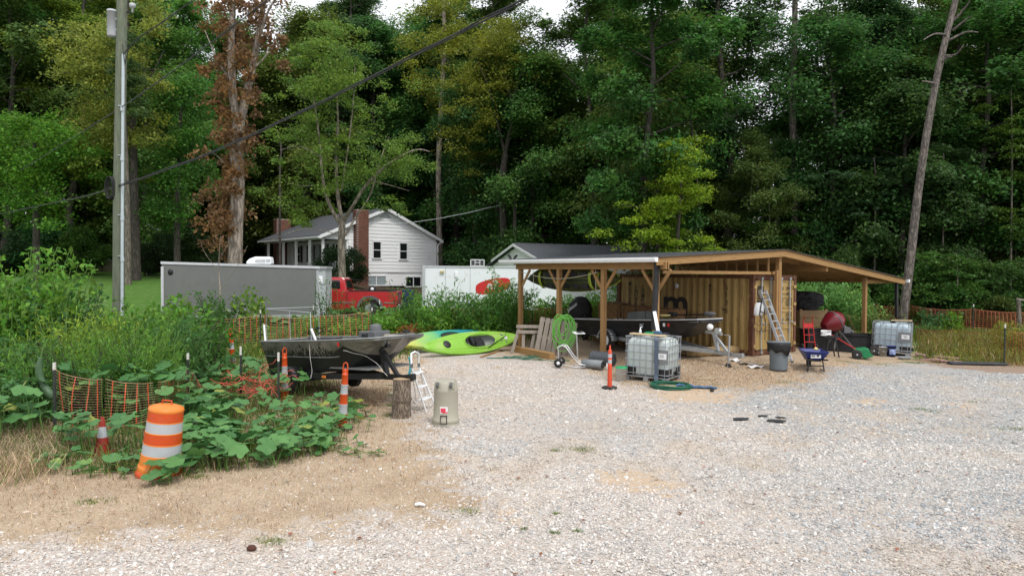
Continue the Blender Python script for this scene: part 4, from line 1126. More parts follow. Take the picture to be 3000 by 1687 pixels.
lx = (1390 - 1238) / 402 * WL; lx2 = (1492 - 1238) / 402 * WL
m = MB(); n = 30; zc = P(1450, 838, 34.3).z
pl = [(lx + (lx2 - lx) * (.5 - .5 * math.cos(a) * (1 if abs(math.cos(a)) > 0 else 1)), -.008, zc + .36 * math.copysign(abs(math.sin(a)) ** .55, math.sin(a)) + .16 * (-math.cos(a))) for a in [2 * PI * i / n for i in range(n)]]
m.prism(pl, (0, .006, 0)); m.build('logo', MT['logo_red'], wt_, fix=True)
text_mesh('e2', .62, MT['white_plastic'], 'lettering', wt_, (lx + .5 * (lx2 - lx) - .3, -.014, zc - .18), (R(90), R(-6), 0), .002, bold=.004)
for k in range(2):
 w = MB(); w.lathe([(.05, -.1), (.2, -.1), (.34, -.09), (.36, -.03), (.36, .08), (.3, .1)], 24, (2.6 + k * .85, .12, zb - .12), 'Y'); wo_ = w.build('wheel', MT['rubber'], wt_)
 w = MB(); w.lathe([(.0, -.02), (.18, -.02), (.2, -.09)], 16, (2.6 + k * .85, .12, zb - .12), 'Y'); w.build('rim', MT['steel'], wo_)
# basketball backboard
bb = gp(1398, 48); t = thing('basketball_hoop', 'white framed basketball backboard rising behind the white trailer', 'basketball hoop', bb, R(5))
z0 = P(1398, 779, 48).z - bb.z; zt_ = P(1398, 761, 48).z - bb.z; w2 = .46
m = MB()
for s in (-1, 1): m.box((s * w2, 0, (z0 + zt_) / 2), (.06, .05, zt_ - z0 + .06)); m.box((s * .17, -.01, (z0 + zt_) / 2), (.04, .04, zt_ - z0))
m.box((0, 0, z0), (2 * w2, .05, .06)); m.box((0, 0, zt_), (2 * w2, .05, .06)); m.box((0, -.01, (z0 + zt_) / 2 + .02), (.3, .04, .04)); m.build('frame', MT['trim_white'], t)
m = MB(); m.box((0, .01, (z0 + zt_) / 2), (2 * w2 - .06, .012, zt_ - z0 - .06)); m.build('board', MT['glass_dark'], t)
m = MB(); m.cyl((0, .3, -.2), (0, .3, z0 + .1), .05); m.box((0, .15, z0 + .1), (.06, .3, .06)); m.build('pole', MT['black'], t)
# ================================================================ RED PICKUP (faces left)
pr = P(1170, 900, 33.2); tg = tz(pr.x - 2, 33.5)
tk = thing('pickup_truck', 'red extended cab pickup truck parked behind the weeds', 'truck', (pr.x, pr.y, tg - .12), R(183))
# local: x forward from the tailgate (0) to the nose (5.7); y from near side (0 is mid), near side is +y after the turn
Lk = 5.75; hw = .98
def arch(xc, r, n=10): return [(xc + r * math.cos(a), .42 + r * math.sin(a)) for a in [PI - PI * i / n for i in range(n + 1)]]
prof = [(0.02, .5)] + [(q[0], max(q[1], .42)) for q in arch(1.25, .5)] + [(1.85, .38), (4.1, .38)] + [(q[0], max(q[1], .42)) for q in arch(4.72, .5)] + [(5.5, .45), (5.7, .62), (5.72, 1.05), (5.5, 1.16), (4.3, 1.24), (4.05, 1.26), (2.32, 1.26), (2.25, 1.24), (0.03, 1.22)]
m = MB(); m.prism([(x, -hw, z) for x, z in prof], (0, .16, 0)); m.prism([(x, hw - .16, z) for x, z in prof], (0, .16, 0))
m.box((5.2, 0, .85), (.9, 2 * hw - .34, .6)); m.prism([(4.05, -hw + .17, 1.2), (5.5, -hw + .17, 1.12), (5.5, -hw + .17, .9), (4.05, -hw + .17, .9)], (0, 2 * hw - .34, 0))
m.build('body', MT['red_car'], tk, fix=True, bevel=.025)
m = MB(); m.box((1.15, 0, .66), (2.2, 2 * hw - .34, .06)); m.box((2.28, 0, .95), (.08, 2 * hw - .34, .55)); m.build('bed_floor', MT['black_matte'], tk)
m = MB(); m.box((.04, 0, .92), (.09, 2 * hw - .1, .58)); m.build('tailgate', MT['red_car'], tk, bevel=.02)
m = MB(); m.box((1.15, -hw + .07, 1.245), (2.2, .17, .035)); m.box((1.15, hw - .07, 1.245), (2.2, .17, .035)); m.build('bed_rail_cap', MT['black_matte'], tk)
cabp = [(2.34, 1.24), (2.44, 1.78), (2.56, 1.86), (3.55, 1.87), (3.75, 1.80), (4.4, 1.26)]
m = MB()
rings = []
for x, z in cabp: pass
m.loft([[Vector((x, -hw + .02 + (z - 1.24) * .22, z)) for x, z in cabp], [Vector((x, hw - .02 - (z - 1.24) * .22, z)) for x, z in cabp]], smooth=False)
m.build('cab', MT['red_car'], tk, fix=True, bevel=.03)
for s in (-1, 1):
 def yy(z): return s * (hw - .02 - (z - 1.24) * .22 + .006)
 for poly, nm in (([(2.62, 1.33), (2.66, 1.72), (3.02, 1.74), (3.02, 1.33)], 'rear_side_window'), ([(3.1, 1.33), (3.1, 1.74), (3.55, 1.76), (3.72, 1.66), (4.05, 1.33)], 'side_window')):
  m = MB(); m.prism([(x, yy(z), z) for x, z in poly], (0, s * .006, 0)); m.build(nm, MT['glass_dark'], tk, fix=True)
 m = MB(); m.beam((1.95, s * (hw + .01), .70), (5.5, s * (hw + .01), .70), .02, .05); m.beam((.1, s * (hw + .01), .70), (.62, s * (hw + .01), .70), .02, .05); m.build('side_moulding', MT['chrome'], tk)
 m = MB(); m.box((2.30, s * (hw + .002), .82), (.02, .012, .82)); m.box((3.06, s * (hw + .002), .82), (.014, .012, .82)); m.box((4.08, s * (hw + .002), .82), (.014, .012, .82)); m.build('door_seam', MT['black_matte'], tk)
 for xc in (1.25, 4.72):
  a = MB(); n = 12
  ro = [Vector((xc + .62 * math.cos(PI - PI * i / n), s * (hw + .0), .42 + .60 * math.sin(PI * i / n))) for i in range(n + 1)]
  ri = [Vector((xc + .50 * math.cos(PI - PI * i / n), s * (hw + .0), .42 + .50 * math.sin(PI * i / n))) for i in range(n + 1)]
  ro2 = [p + Vector((0, s * .06, 0)) for p in ro]; ri2 = [p + Vector((0, s * .05, 0)) for p in ri]
  for i in range(n):
   a.add([ro[i], ro[i + 1], ri[i + 1], ri[i], ro2[i], ro2[i + 1], ri2[i + 1], ri2[i]], [(4, 5, 6, 7), (0, 1, 5, 4), (2, 3, 7, 6)], False)
  a.build('fender_flare', MT['grey_plastic'], tk, fix=True)
  w = MB(); w.lathe([(.1, -.12), (.24, -.13), (.38, -.12), (.41, -.06), (.41, .07), (.37, .12)], 32, (xc, s * .84, .41), 'Y', sy=1); wo_ = w.build('wheel', MT['rubber'], tk)
  w = MB(); w.lathe([(0, s * .1), (.1, s * .12), (.2, s * .08), (.24, s * .12)], 20, (xc, s * .84, .41), 'Y')
  for k in range(8): w.box((xc + .13 * math.cos(k * PI / 4), s * .95, .41 + .13 * math.sin(k * PI / 4)), (.03, .02, .03))
  w.build('rim', MT['steel'], wo_)
 m = MB(); m.box((.03, s * .9, .98), (.1, .14, .36)); m.build('tail_lamp', MT['logo_red'], tk)
m = MB(); m.prism([(2.36, -.72, 1.36), (2.36, .72, 1.36), (2.44, .62, 1.72), (2.44, -.62, 1.72)], (-.02, 0, 0)); m.build('rear_window', MT['glass_dark'], tk, fix=True)
m = MB(); m.prism([(4.34, -.8, 1.34), (4.34, .8, 1.34), (3.82, .68, 1.76), (3.82, -.68, 1.76)], (.03, 0, .03)); m.build('windscreen', MT['glass_dark'], tk, fix=True)
m = MB(); m.box((-.08, 0, .52), (.16, 1.8, .18)); m.build('bumper', MT['chrome'], tk, bevel=.02)
m = MB(); m.beam((2.5, -.3, 1.79), (1.4, -.3, 1.66), .03, .03); m.build('rack_bar', MT['black'], tk)
tw = thing('spare_wheel', 'small white hubbed wheel lying in the red truck bed', 'wheel', tk.location + Matrix.Rotation(R(183), 3, 'Z') @ Vector((1.2, .6, 1.2)), R(3))
m = MB(); m.lathe([(.03, -.05), (.12, -.06), (.17, -.03), (.17, .03), (.12, .06), (.03, .05)], 20, (0, 0, .12), 'Y'); a = m.build('tyre', MT['rubber'], tw)
m = MB(); m.lathe([(0, -.07), (.08, -.065), (.08, .065), (0, .07)], 14, (0, 0, .12), 'Y'); m.build('hub', MT['white_plastic'], tw)
# blue bin
t = thing('wheelie_bin', 'dark blue plastic bin standing past the truck tail', 'bin', gp(1196, 36), R(10))
MT['bin_blue'] = mat('bin_blue', (0.01, 0.015, 0.12), .5)
m = MB(); m.loft([[Vector((s * w, q * w, z)) for s, q in ((-1, -1), (1, -1), (1, 1), (-1, 1))] for w, z in ((.2, .0), (.29, .95))]); m.build('body', MT['bin_blue'], t, bevel=.02, fix=True)
m = MB(); m.box((0, 0, .98), (.64, .66, .07)); m.box((0, .33, 1.0), (.5, .06, .08)); m.build('lid', MT['bin_blue'], t, bevel=.02)
m = MB(); m.lathe([(.0, -.03), (.1, -.03), (.1, .03), (0, .03)], 12, (-.22, .25, .1), 'X'); m.build('wheel', MT['rubber'], t)
# ================================================================ SHIPPING CONTAINER
FR = math.atan2(.598, .806)
PC = Vector((4.0, 19.2, 0))
U = Vector((math.cos(FR), math.sin(FR), 0)); E = Vector((-math.sin(FR), math.cos(FR), 0))
def fw(x, y, z=0.0): return PC + U * x + E * y + Vector((0, 0, z))
def fg(x, y, dz=0.0):
 p = fw(x, y); return Vector((p.x, p.y, tz(p.x, p.y) + dz))
def contmat():
 m = mat('container_paint', (0.36, 0.245, 0.09), .65, var=.10, scale=2.5, bump=.15, bscale=20)
 nt = m.node_tree; L = nt.links; b = nt.nodes['Principled BSDF']
 src = b.inputs['Base Color'].links[0].from_socket
 tc = nt.nodes.new('ShaderNodeTexCoord'); mp = nt.nodes.new('ShaderNodeMapping'); mp.inputs['Scale'].default_value = (5, 5, .45); L.new(tc.outputs['Object'], mp.inputs['Vector'])
 n = nt.nodes.new('ShaderNodeTexNoise'); n.inputs['Scale'].default_value = 1.6; n.inputs['Detail'].default_value = 9; n.inputs['Roughness'].default_value = .7; L.new(mp.outputs[0], n.inputs['Vector'])
 r = nt.nodes.new('ShaderNodeValToRGB'); r.color_ramp.elements[0].position = .56; r.color_ramp.elements[1].position = .66; L.new(n.outputs[0], r.inputs[0])
 mx = nt.nodes.new('ShaderNodeMix'); mx.data_type = 'RGBA'; L.new(r.outputs[0], mx.inputs[0]); L.new(src, mx.inputs[6]); mx.inputs[7].default_value = (0.13, 0.045, 0.02, 1)
 n2 = nt.nodes.new('ShaderNodeTexNoise'); n2.inputs['Scale'].default_value = 14; n2.inputs['Detail'].default_value = 4; L.new(tc.outputs['Object'], n2.inputs['Vector'])
 r2 = nt.nodes.new('ShaderNodeValToRGB'); r2.color_ramp.elements[0].position = .66; r2.color_ramp.elements[1].position = .72; L.new(n2.outputs[0], r2.inputs[0])
 m2 = nt.nodes.new('ShaderNodeMix'); m2.data_type = 'RGBA'; L.new(r2.outputs[0], m2.inputs[0]); L.new(mx.outputs[2], m2.inputs[6]); m2.inputs[7].default_value = (0.09, 0.03, 0.015, 1)
 L.new(m2.outputs[2], b.inputs['Base Color']); return m
MT['cont'] = contmat()
MT['cont_rust'] = mat('container_rust', (0.11, 0.045, 0.024), .8, var=.35, scale=8, dirt=(0.36, 0.23, 0.08), dirtamt=.25, dscale=3, bump=.3)
ct = thing('shipping_container', 'weathered tan shipping container with rusty edges under the carport', 'shipping container', fg(4.63, .06, 0.0), FR)
ct.location.z = .21
CW, CL, CH = 2.44, 6.06, 2.59
# corrugated long side (x=0) as one pressed sheet
m = MB(); y = .16; pts = [(.02, y)]
while y < CL - .2:
 for dx, dy in ((.02, .07), (.056, .068), (.056, .072), (.02, .068)):
  pts.append((dx, min(y + dy, CL - .16))); y += dy
 y -= 0
 pts[-1] = (.02, min(y, CL - .16))
vs = []; fs = []
for x, yy in pts: vs += [(x, yy, .16), (x, yy, CH - .12)]
for i in range(len(pts) - 1): fs.append((2 * i, 2 * i + 1, 2 * i + 3, 2 * i + 2))
m.add(vs, fs, False)
m.add([(CW - .02, .1, .1), (CW - .02, CL - .1, .1), (CW - .02, CL - .1, CH - .1), (CW - .02, .1, CH - .1)], [(0, 1, 2, 3)], False)
m.add([(.1, CL - .02, .1), (CW - .1, CL - .02, .1), (CW - .1, CL - .02, CH - .1), (.1, CL - .02, CH - .1)], [(0, 1, 2, 3)], False)
m.build('side_panel', MT['cont'], ct)
m = MB(); m.box((CW / 2, CL / 2, CH - .04), (CW - .06, CL - .1, .03)); m.build('top_panel', MT['cont_rust'], ct)
m = MB(); m.box((CW / 2, CL / 2, .1), (CW - .1, CL - .1, .08)); m.build('floor', MT['black_matte'], ct)
for (x, y) in ((0, 0), (CW, 0), (0, CL), (CW, CL)):
 m = MB(); m.box((x + (.055 if x == 0 else -.055), y + (.08 if y == 0 else -.08), CH / 2), (.13, .16, CH - .02)); m.build('corner_post', MT['cont_rust'], ct, bevel=.01)
 for z in (.06, CH - .06):
  m = MB(); m.box((x + (.08 if x == 0 else -.08), y + (.085 if y == 0 else -.085), z), (.185, .19, .125)); m.build('corner_casting', MT['cont_rust'], ct, bevel=.008)
m = MB(); m.box((.035, CL / 2, .09), (.075, CL - .4, .15)); m.box((.035, CL / 2, CH - .06), (.075, CL - .4, .11)); m.box((CW / 2, .05, CH - .09), (CW - .4, .1, .17)); m.box((CW / 2, .05, .08), (CW - .4, .1, .14)); m.build('rail', MT['cont_rust'], ct)
for s in (0, 1):
 x0 = .13 + s * (CW / 2 - .125); x1 = x0 + CW / 2 - .145
 d = MB(); d.box(((x0 + x1) / 2, .055, CH / 2 - .01), (x1 - x0, .03, CH - .36))
 dr = d.build('door', MT['cont'], ct)
 q = MB(); zs = [.19, .8, 1.3, 1.79, 2.32] if True else []
 for z in (.195, .82, 1.02, 1.38, 1.52, 1.86, 1.99, 2.385): q.box(((x0 + x1) / 2, .03, z), (x1 - x0, .035, .035))
 for x in (x0 + .04, x1 - .04): q.box((x, .03, CH / 2 - .01), (.07, .035, CH - .37))
 q.build('door_frame', MT['cont'], dr)
 for k in (0, 1):
  xr = x0 + (x1 - x0) * (.28 + .47 * k)
  q = MB(); q.cyl((xr, -.02, .12), (xr, -.02, CH - .14), .019, seg=10)
  q.build('locking_rod', MT['steel'], dr)
  q = MB()
  for z in (.2, .75, 1.15, 1.9, 2.3): q.box((xr, -.02, z), (.08, .05, .05))
  q.box((xr, -.02, .09), (.09, .06, .08)); q.box((xr, -.02, CH - .12), (.09, .06, .08)); q.beam((xr, -.05, 1.05), (xr + .26, -.06, .98), .02, .035)
  q.build('rod_bracket', MT['steel'], dr)
 q = MB()
 for z in (.3, .95, 1.62, 2.2): q.box((.1 if s == 0 else CW - .1, .0, z), (.14, .05, .1))
 q.build('hinge', MT['cont'], dr)
q = MB(); q.box((CW / 2, .03, CH / 2), (.025, .03, CH - .4)); q.build('door_gasket', MT['black_matte'], ct)
q = MB(); q.box((CW * .84, .012, .33), (.12, .006, .08)); q.build('plate', MT['white_plastic'], ct)
def dtext(s, size, x, z, sx=1, bold=.002): return text_mesh(s, size, MT['ink'], 'lettering', ct, (x, .006, z), (R(90), 0, 0), .001, sx, bold=bold)
dtext('m', .46, .2, 2.02, 1.1, .012); dtext('SC', .26, .2, 1.82, .95, .008)
dtext('MEDU', .15, 1.46, 2.1, .62); dtext('388539', .15, 1.86, 2.1, .62); dtext('3', .15, 2.22, 2.1, .7); dtext('22G1', .15, 1.87, 1.92, .62)
for i, (a, b_, z) in enumerate((('M.G.W.', 0, 1.70), ('TARE', 0, 1.57), ('NET', 0, 1.22), ('CU.CAP.', 0, 1.07))):
 dtext(a, .13, 1.42, z, .68, .001); q = MB()
 for r_ in (0, 1):
  for c_ in (0, 1, 2, 3, 5, 6): q.box((1.88 + c_ * .045, .005, z + .07 - r_ * .06), (.024, .003, .045))
 q.build('worn_figures', MT['ink'], ct)
def stext(s, size, y, z, sx=1, bold=.003, line=.78):
 return text_mesh(s, size, MT['ink'], 'lettering', ct, (-.004, y, z), (R(90), 0, R(-90)), .001, sx, bold=bold, line=line)
stext('\n'.join('MEDITERRANEAN'), .2, CL - .62, 2.16); stext('\n'.join('SHIPPING'), .2, CL - .95, 2.02); stext('\n'.join('COMPANY'), .2, CL - 1.28, 2.02)
stext('m', 1.35, 3.75, 1.15, 1.15, .03); stext('SC', .62, 3.65, .7, 1.2, .02); stext('\n'.join('MEDITERRANEAN'), .12, 1.72, 2.18, 1, .002, .72); stext('\n'.join('SHIPPING CO'), .12, 1.05, 2.18, 1, .002, .72)
stext('22G1', .1, 1.18, 1.4, .8)
m = MB(); m.lathe([(.0, -.004), (.09, -.004), (.09, .0)], 16, (-.004, 3.1, 2.18), 'X'); m.build('round_sticker', MT['white_plastic'], ct)
# ================================================================ CARPORT
cp = thing('carport', 'open pine carport roofed over the shipping container', 'carport', PC, FR)
GZc = .2
XL, ZL, XA, ZA, XR, ZR = -.38, 3.24, 5.75, 3.60, 14.2, 2.66
Y0, Y1 = -.32, 6.6
def cz(x): return ZL + (ZA - ZL) * (x - XL) / (XA - XL) if x < XA else ZA + (ZR - ZA) * (x - XA) / (XR - XA)
PX = [(0, y) for y in (0, 2.07, 4.13, 6.2)] + [(11.6, 0), (11.6, 3.1), (11.6, 6.2)] + [(XA - .06, -.14)]
for x, y in PX:
 g = fg(x, y).z - .05; top = {0: 2.93}.get(x, cz(x) - .2 if x != 11.6 else 2.72)
 m = MB(); m.box((x, y, (g + top) / 2), (.14, .14, top - g)); m.build('post', MT['wood'], cp, bevel=.008)
# extra stud fixed to the apex post
m = MB(); m.box((XA - .2, -.16, 1.6), (.1, .1, 2.7)); m.build('post_stiffener', MT['wood'], cp, bevel=.006)
for dx in (-.05, .05):
 m = MB(); m.box((dx, (Y1 - .5) / 2 - .05, 3.03), (.045, Y1 + .2, .2)); m.build('beam', MT['woody'], cp, bevel=.004)
for y in (0, 2.07, 4.13, 6.2):
 for s in (-1, 1):
  if y == 6.2 and s == 1: continue
  m = MB(); m.beam((0, y + s * .06, 2.33), (0, y + s * .52, 2.92), .09, .045, up=(1, 0, 0)); m.build('knee_brace', MT['wood'], cp, bevel=.004)
for x, z in ((8.46, 3.07), (13.45, 2.6)):
 m = MB(); m.box((x, 3.1, z - .02 if x < 9 else 2.585), (.09, 6.7, .24 if x < 9 else .14)); m.build('beam', MT['woody'], cp, bevel=.004)
m = MB(); m.box((12.6, 0.02, 2.57), (2.1, .06, .14)); m.build('beam', MT['woodx'], cp)
# rafters (both slopes)
y = Y0; first = True
while y < Y1:
 for (xa, xb) in ((XL + .05, XA - .001), (XA + .001, XR - .05)):
  m = MB(); h = .19 if first else .14
  m.prism([(xa, y, cz(xa) - h - .015), (xb, y, cz(xb) - h - .015), (xb, y, cz(xb) - .015), (xa, y, cz(xa) - .015)], (0, .045, 0))
  m.build('fascia' if first else 'rafter', MT['woodx'], cp)
 y += .6 if not first else .45; first = False
m = MB(); m.prism([(XL, Y0 - .03, cz(XL)), (XA, Y0 - .03, ZA), (XA, Y0 - .03, ZA + .02), (XL, Y0 - .03, cz(XL) + .02)], (0, Y1 - Y0 + .06, 0)); m.prism([(XA + .001, Y0 - .03, ZA), (XR, Y0 - .03, ZR), (XR, Y0 - .03, ZR + .02), (XA + .001, Y0 - .03, ZA + .02)], (0, Y1 - Y0 + .06, 0))
dk = m.build('roof_deck', MT['plywood'], cp, fix=True)
# shingle courses, each a slightly raised lapped strip of tabs
m = MB(); rr = random.Random(4)
for side in (0, 1):
 x = XL - .02 if side == 0 else XR + .02; stp = .28 if side == 0 else -.28; end = XA
 while (x < end) if side == 0 else (x > end):
  x2 = x + stp * 1.08; x2 = min(x2, XA) if side == 0 else max(x2, XA)
  y = Y0 - .06
  while y < Y1 + .03:
   yy = min(y + rr.uniform(.25, .33), Y1 + .06); zl = cz(x) + .034; zh = cz(x2) + .024
   t = rr.uniform(.008, .014)
   m.add([(x, y + .006, zl), (x2, y + .006, zh), (x2, yy, zh), (x, yy, zl), (x, y + .006, zl - t), (x, yy, zl - t), (x2, y + .006, zh - .006), (x2, yy, zh - .006)], [(0, 1, 2, 3), (4, 0, 3, 5), (4, 6, 1, 0), (3, 2, 7, 5)], False)
   y = yy
  x += stp
so = m.build('shingles', [MT['shingle_tab']], cp); so['kind'] = 'stuff'
m = MB(); m.prism([(XL - .12, Y0 - .1, 3.13), (XL - .02, Y0 - .1, 3.12), (XL - .02, Y0 - .1, 3.25), (XL - .16, Y0 - .1, 3.25), (XL - .16, Y0 - .1, 3.2)], (0, Y1 - Y0 + .3, 0)); m.build('gutter', MT['trim_white'], cp, fix=True, bevel=.008)
m = MB(); m.prism([(XR + .12, Y0 - .1, ZR - .12), (XR + .02, Y0 - .1, ZR - .12), (XR + .02, Y0 - .1, ZR + .0), (XR + .15, Y0 - .1, ZR + .0)], (0, Y1 - Y0 + .3, 0)); m.build('gutter', MT['trim_white'], cp, fix=True)
m = MB(); m.beam((-.16, -.16, 3.12), (-.32, -.22, 1.28), .14, .1, up=(0, 1, 0)); m.build('downspout', MT['black'], cp, bevel=.01)
m = MB(); m.beam((13.9, -.1, ZR - .1), (13.85, -.15, 1.15), .13, .1, up=(0, 1, 0)); m.build('downspout', MT['black'], cp, bevel=.01)
# cripple wall above the container
m = MB(); m.box((5.35, 3.0, 2.885), (.1, 6.4, .045)); m.build('wall_plate', MT['woody'], cp)
for k in range(17):
 y = .02 + k * .4; m = MB(); m.box((5.35, y, (2.91 + cz(5.35) - .15) / 2), (.09, .045, cz(5.35) - .15 - 2.91)); m.build('stud', MT['wood'], cp)
m = MB(); m.box((2.9, -.1, 2.86), (5.5, .045, .09)); m.build('header_board', MT['woodx'], cp)
# ornament on the gutter
t = thing('wing_ornament', 'black feather shaped ornament perched on the carport gutter', 'ornament', fw(XL - .1, 6.05, 3.25), 0)
for s in (-1, 1):
 m = MB(); m.loft([[Vector((s * (.02 + a * .16), (-.012, .012)[q % 2] * (1 if q < 2 else 1), z)) for q, z in enumerate((lo, lo, hi, hi))] for a, lo, hi in ((0, .0, .05), (.4, .02, .16), (.8, .09, .19), (1.0, .16, .18))], smooth=False)
 m.build('wing', MT['black'], t, fix=True)
# ---- camouflage kayak slung under the eave
def kayak_hull(m, L, W, H, n=26, rocker=.09, sharp=.62):
 rings = []
 for i in range(n + 1):
  t = i / n; w = W / 2 * max(.012, math.sin(PI * t) ** sharp); z0 = rocker * (2 * abs(t - .5)) ** 2.6 * 1.6
  hh = H * (.75 + .25 * (2 * t - 1) ** 2)
  ring = []
  for a in range(9):
   b = PI * a / 8; ring.append(Vector((L * (t - .5), -w * math.cos(b) * (1 if a in (0, 8) else 1), hh - (hh - z0) * math.sin(b) ** .75)))
  rings.append(ring)
 m.loft(rings, close=False, caps=False)
 return rings
def kayak_top(m, L, W, H, cock=None, n=52, nv=16, rocker=.09, sharp=.62, crown=.06):
 vs = []; fs = []
 for i in range(n + 1):
  t = i / n; w = W / 2 * max(.012, math.sin(PI * t) ** sharp); hh = H * (.75 + .25 * (2 * t - 1) ** 2)
  for j in range(nv + 1):
   s = -1 + 2 * j / nv; vs.append((L * (t - .5), w * s, hh + crown * (1 - s * s) * math.sin(PI * t)))
 for i in range(n):
  for j in range(nv):
   x = L * ((i + .5) / n - .5); w = W / 2 * math.sin(PI * (i + .5) / n) ** sharp; yv = w * (-1 + 2 * (j + .5) / nv)
   if cock and ((x - cock[0]) / cock[1]) ** 2 + (yv / cock[2]) ** 2 < .93: continue
   a = i * (nv + 1) + j; fs.append((a, a + nv + 1, a + nv + 2, a + 1))
 m.add(vs, fs, True)
MT['camo'] = mat('kayak_camo', (0.035, 0.042, 0.012), .45, var=.6, scale=1.3, dirt=(0.30, 0.42, 0.03), dirtamt=-.02, dscale=.9)
MT['lime'] = mat('kayak_lime', (0.21, 0.44, 0.045), .38, var=.10, scale=2, dirt=(0.30, 0.42, 0.12), dirtamt=.3)
MT['lime_dull'] = mat('kayak_lime_stripe', (0.25, 0.33, 0.03), .45, var=.15)
hk = thing('kayak', 'camouflage olive kayak slung on its side under the carport eave', 'kayak', fw(.42, 4.15, 2.62), rot=(R(76), 0, FR + R(90)))
m = MB(); kayak_hull(m, 4.3, .86, .34, rocker=.05, sharp=.5); m.build('hull', MT['camo'], hk, loc=(0, 0, -.17), solid=.01)
m = MB(); kayak_top(m, 4.3, .86, .34, (0, .9, .25), sharp=.5); m.build('deck', MT['camo'], hk, loc=(0, 0, -.17), solid=.01)
m = MB()
for x in (-1.6, -1.25, 1.25): m.sheet(lambda u, v, x=x: Vector((x + (u - .5) * .12, (v - .5) * .84 * max(0, math.sin(PI * (x / 4.3 + .5))) ** .5 * .98, -.205 - .03 * math.sin(PI * v) ** .5 + .345 * .36 * (abs(2 * v - 1) ** 3))), 1, 10)
m.build('hull_stripe', MT['lime_dull'], hk, solid=.012)
for q in (-.2, 0, .2):
 m = MB(); m.tube([(4.3 * (t / 24 - .5), q * math.sin(PI * t / 24) ** .5, -.17 + .05 * (2 * abs(t / 24 - .5)) ** 2.6 * 1.6 + (.0 if q == 0 else .035)) for t in range(3, 22)], .022, 6); m.build('keel_ridge', MT['black'], hk)
m = MB()
for x in (-.9, -.45, .0, .45, .85):
 for q in (-.28, .1): m.box((x, q + .09, -.155), (.3, .15, .04))
m.build('hull_panel', MT['black_matte'], hk, bevel=.01)
for sgn in (-1, 1):
 m = MB(); m.tube([(4.3 * (t / 24 - .5), sgn * (.43 * max(.02, math.sin(PI * t / 24)) ** .5 + .005), .17 + .085 * (2 * t / 24 - 1) ** 2 - .06) for t in range(25)], .03, 6); m.build('gunwale_strip', MT['lime_dull'], hk)
for y in (2.6, 5.7):
 t = thing('rope_sling', ['white rope sling holding the near end of the camouflage kayak', 'white rope sling holding the far end of the camouflage kayak'][y > 3], 'rope', fw(.4, y, 0), FR)
 m = MB(); m.tube([(-.25, 0, 3.05), (-.22, 0, 2.3), (.0, 0, 2.1), (.28, 0, 2.4), (.3, 0, 3.05)], .008, 5); m.build('rope', mat('rope_white', (.6, .6, .55), .9), t)
t = thing('rope', 'pale rope sagging between the first two left carport posts', 'rope', fw(-.1, 6.1, 2.85), FR)
m = MB(); m.tube([(0, -3.9 * k / 14, -.0 - .22 * math.sin(PI * k / 14)) for k in range(15)], .009, 5); m.build('cord', mat('rope_tan', (.5, .46, .36), .9), t)
# ================================================================ BLACK BOAT under the carport
def jon_hull(m, L, bs, bb, hs, hb, chine=.78, rake=.75, n=14, z0=0, vee=0.0):
 """flat-bottomed hull: rings from stern (x=0) to bow (x=L)."""
 rings = []
 for i in range(n + 1):
  t = i / n; x = L * t; k = max(0, (t - .55) / .45)
  w = bs / 2 + (bb / 2 - bs / 2) * k ** 1.8; h = hs + (hb - hs) * t ** 1.6
  zb = z0 + (hb * .86) * max(0, (t - (1 - rake / L * 2)) / (rake / L * 2)) ** 2
  cw = w * (chine + (1 - chine) * .0) * (1 - .25 * k * (1 if vee else .4))
  vz = vee * k
  rings.append([Vector((x, -w, h)), Vector((x, -w * .985, h - .05)), Vector((x, -(w + cw) / 2 * .99, (h + zb) / 2 + .02)), Vector((x, -cw, zb + vz * .9 + .01)), Vector((x, 0, zb)), Vector((x, cw, zb + vz * .9 + .01)), Vector((x, (w + cw) / 2 * .99, (h + zb) / 2 + .02)), Vector((x, w * .985, h - .05)), Vector((x, w, h))])
 m.loft(rings, close=False, caps=False, smooth=False)
 m.add(rings[0], [tuple(range(9))], False); m.add(rings[-1], [tuple(reversed(range(9)))], False)
 return rings
MT['hull_black'] = mat('hull_black', (0.016, 0.017, 0.018), .4, var=.3, dirt=(0.06, 0.055, 0.05), dirtamt=.15, dscale=1.5)
MT['deck_grey'] = mat('deck_grey', (0.17, 0.175, 0.17), .85, var=.15)
ang = math.atan2(-.85, .53)
st0 = Vector((3.02, 25.3, 0)); bt_rot = ang
bz = .62
boat = thing('fishing_boat', 'black flat bottomed fishing boat on a trailer under the carport', 'boat', (st0.x, st0.y, bz), rot=(0, R(-2.0), bt_rot))
m = MB(); rg = jon_hull(m, 5.5, 1.85, 1.1, .55, .66, rake=.9); m.build('hull', MT['hull_black'], boat, solid=.012)
m = MB()
for s in (0, 8): m.tube([r[s] for r in rg], .022, 6)
m.tube([rg[-1][0], rg[-1][8]], .022, 6); m.tube([rg[0][0], rg[0][8]], .022, 6); m.build('gunwale', MT['alu'], boat)
m = MB()
for q in (.28, .62):
 m.tube([r[1].lerp(r[3], q) + Vector((0, -.008, 0)) for r in rg[:12]], .009, 5)
m.build('hull_rib', MT['hull_black'], boat)
m = MB(); m.prism([rg[9][0] * 1 + Vector((0, .03, -.06)), rg[14][0] + Vector((-.03, .03, -.06)), rg[14][8] + Vector((-.03, -.03, -.06)), rg[9][8] + Vector((0, -.03, -.06))], (0, 0, -.03)); m.box((.6, 0, .42), (1.0, 1.6, .04)); m.box((2.6, 0, .16), (3.4, 1.4, .03)); m.build('deck', MT['deck_grey'], boat, fix=True)
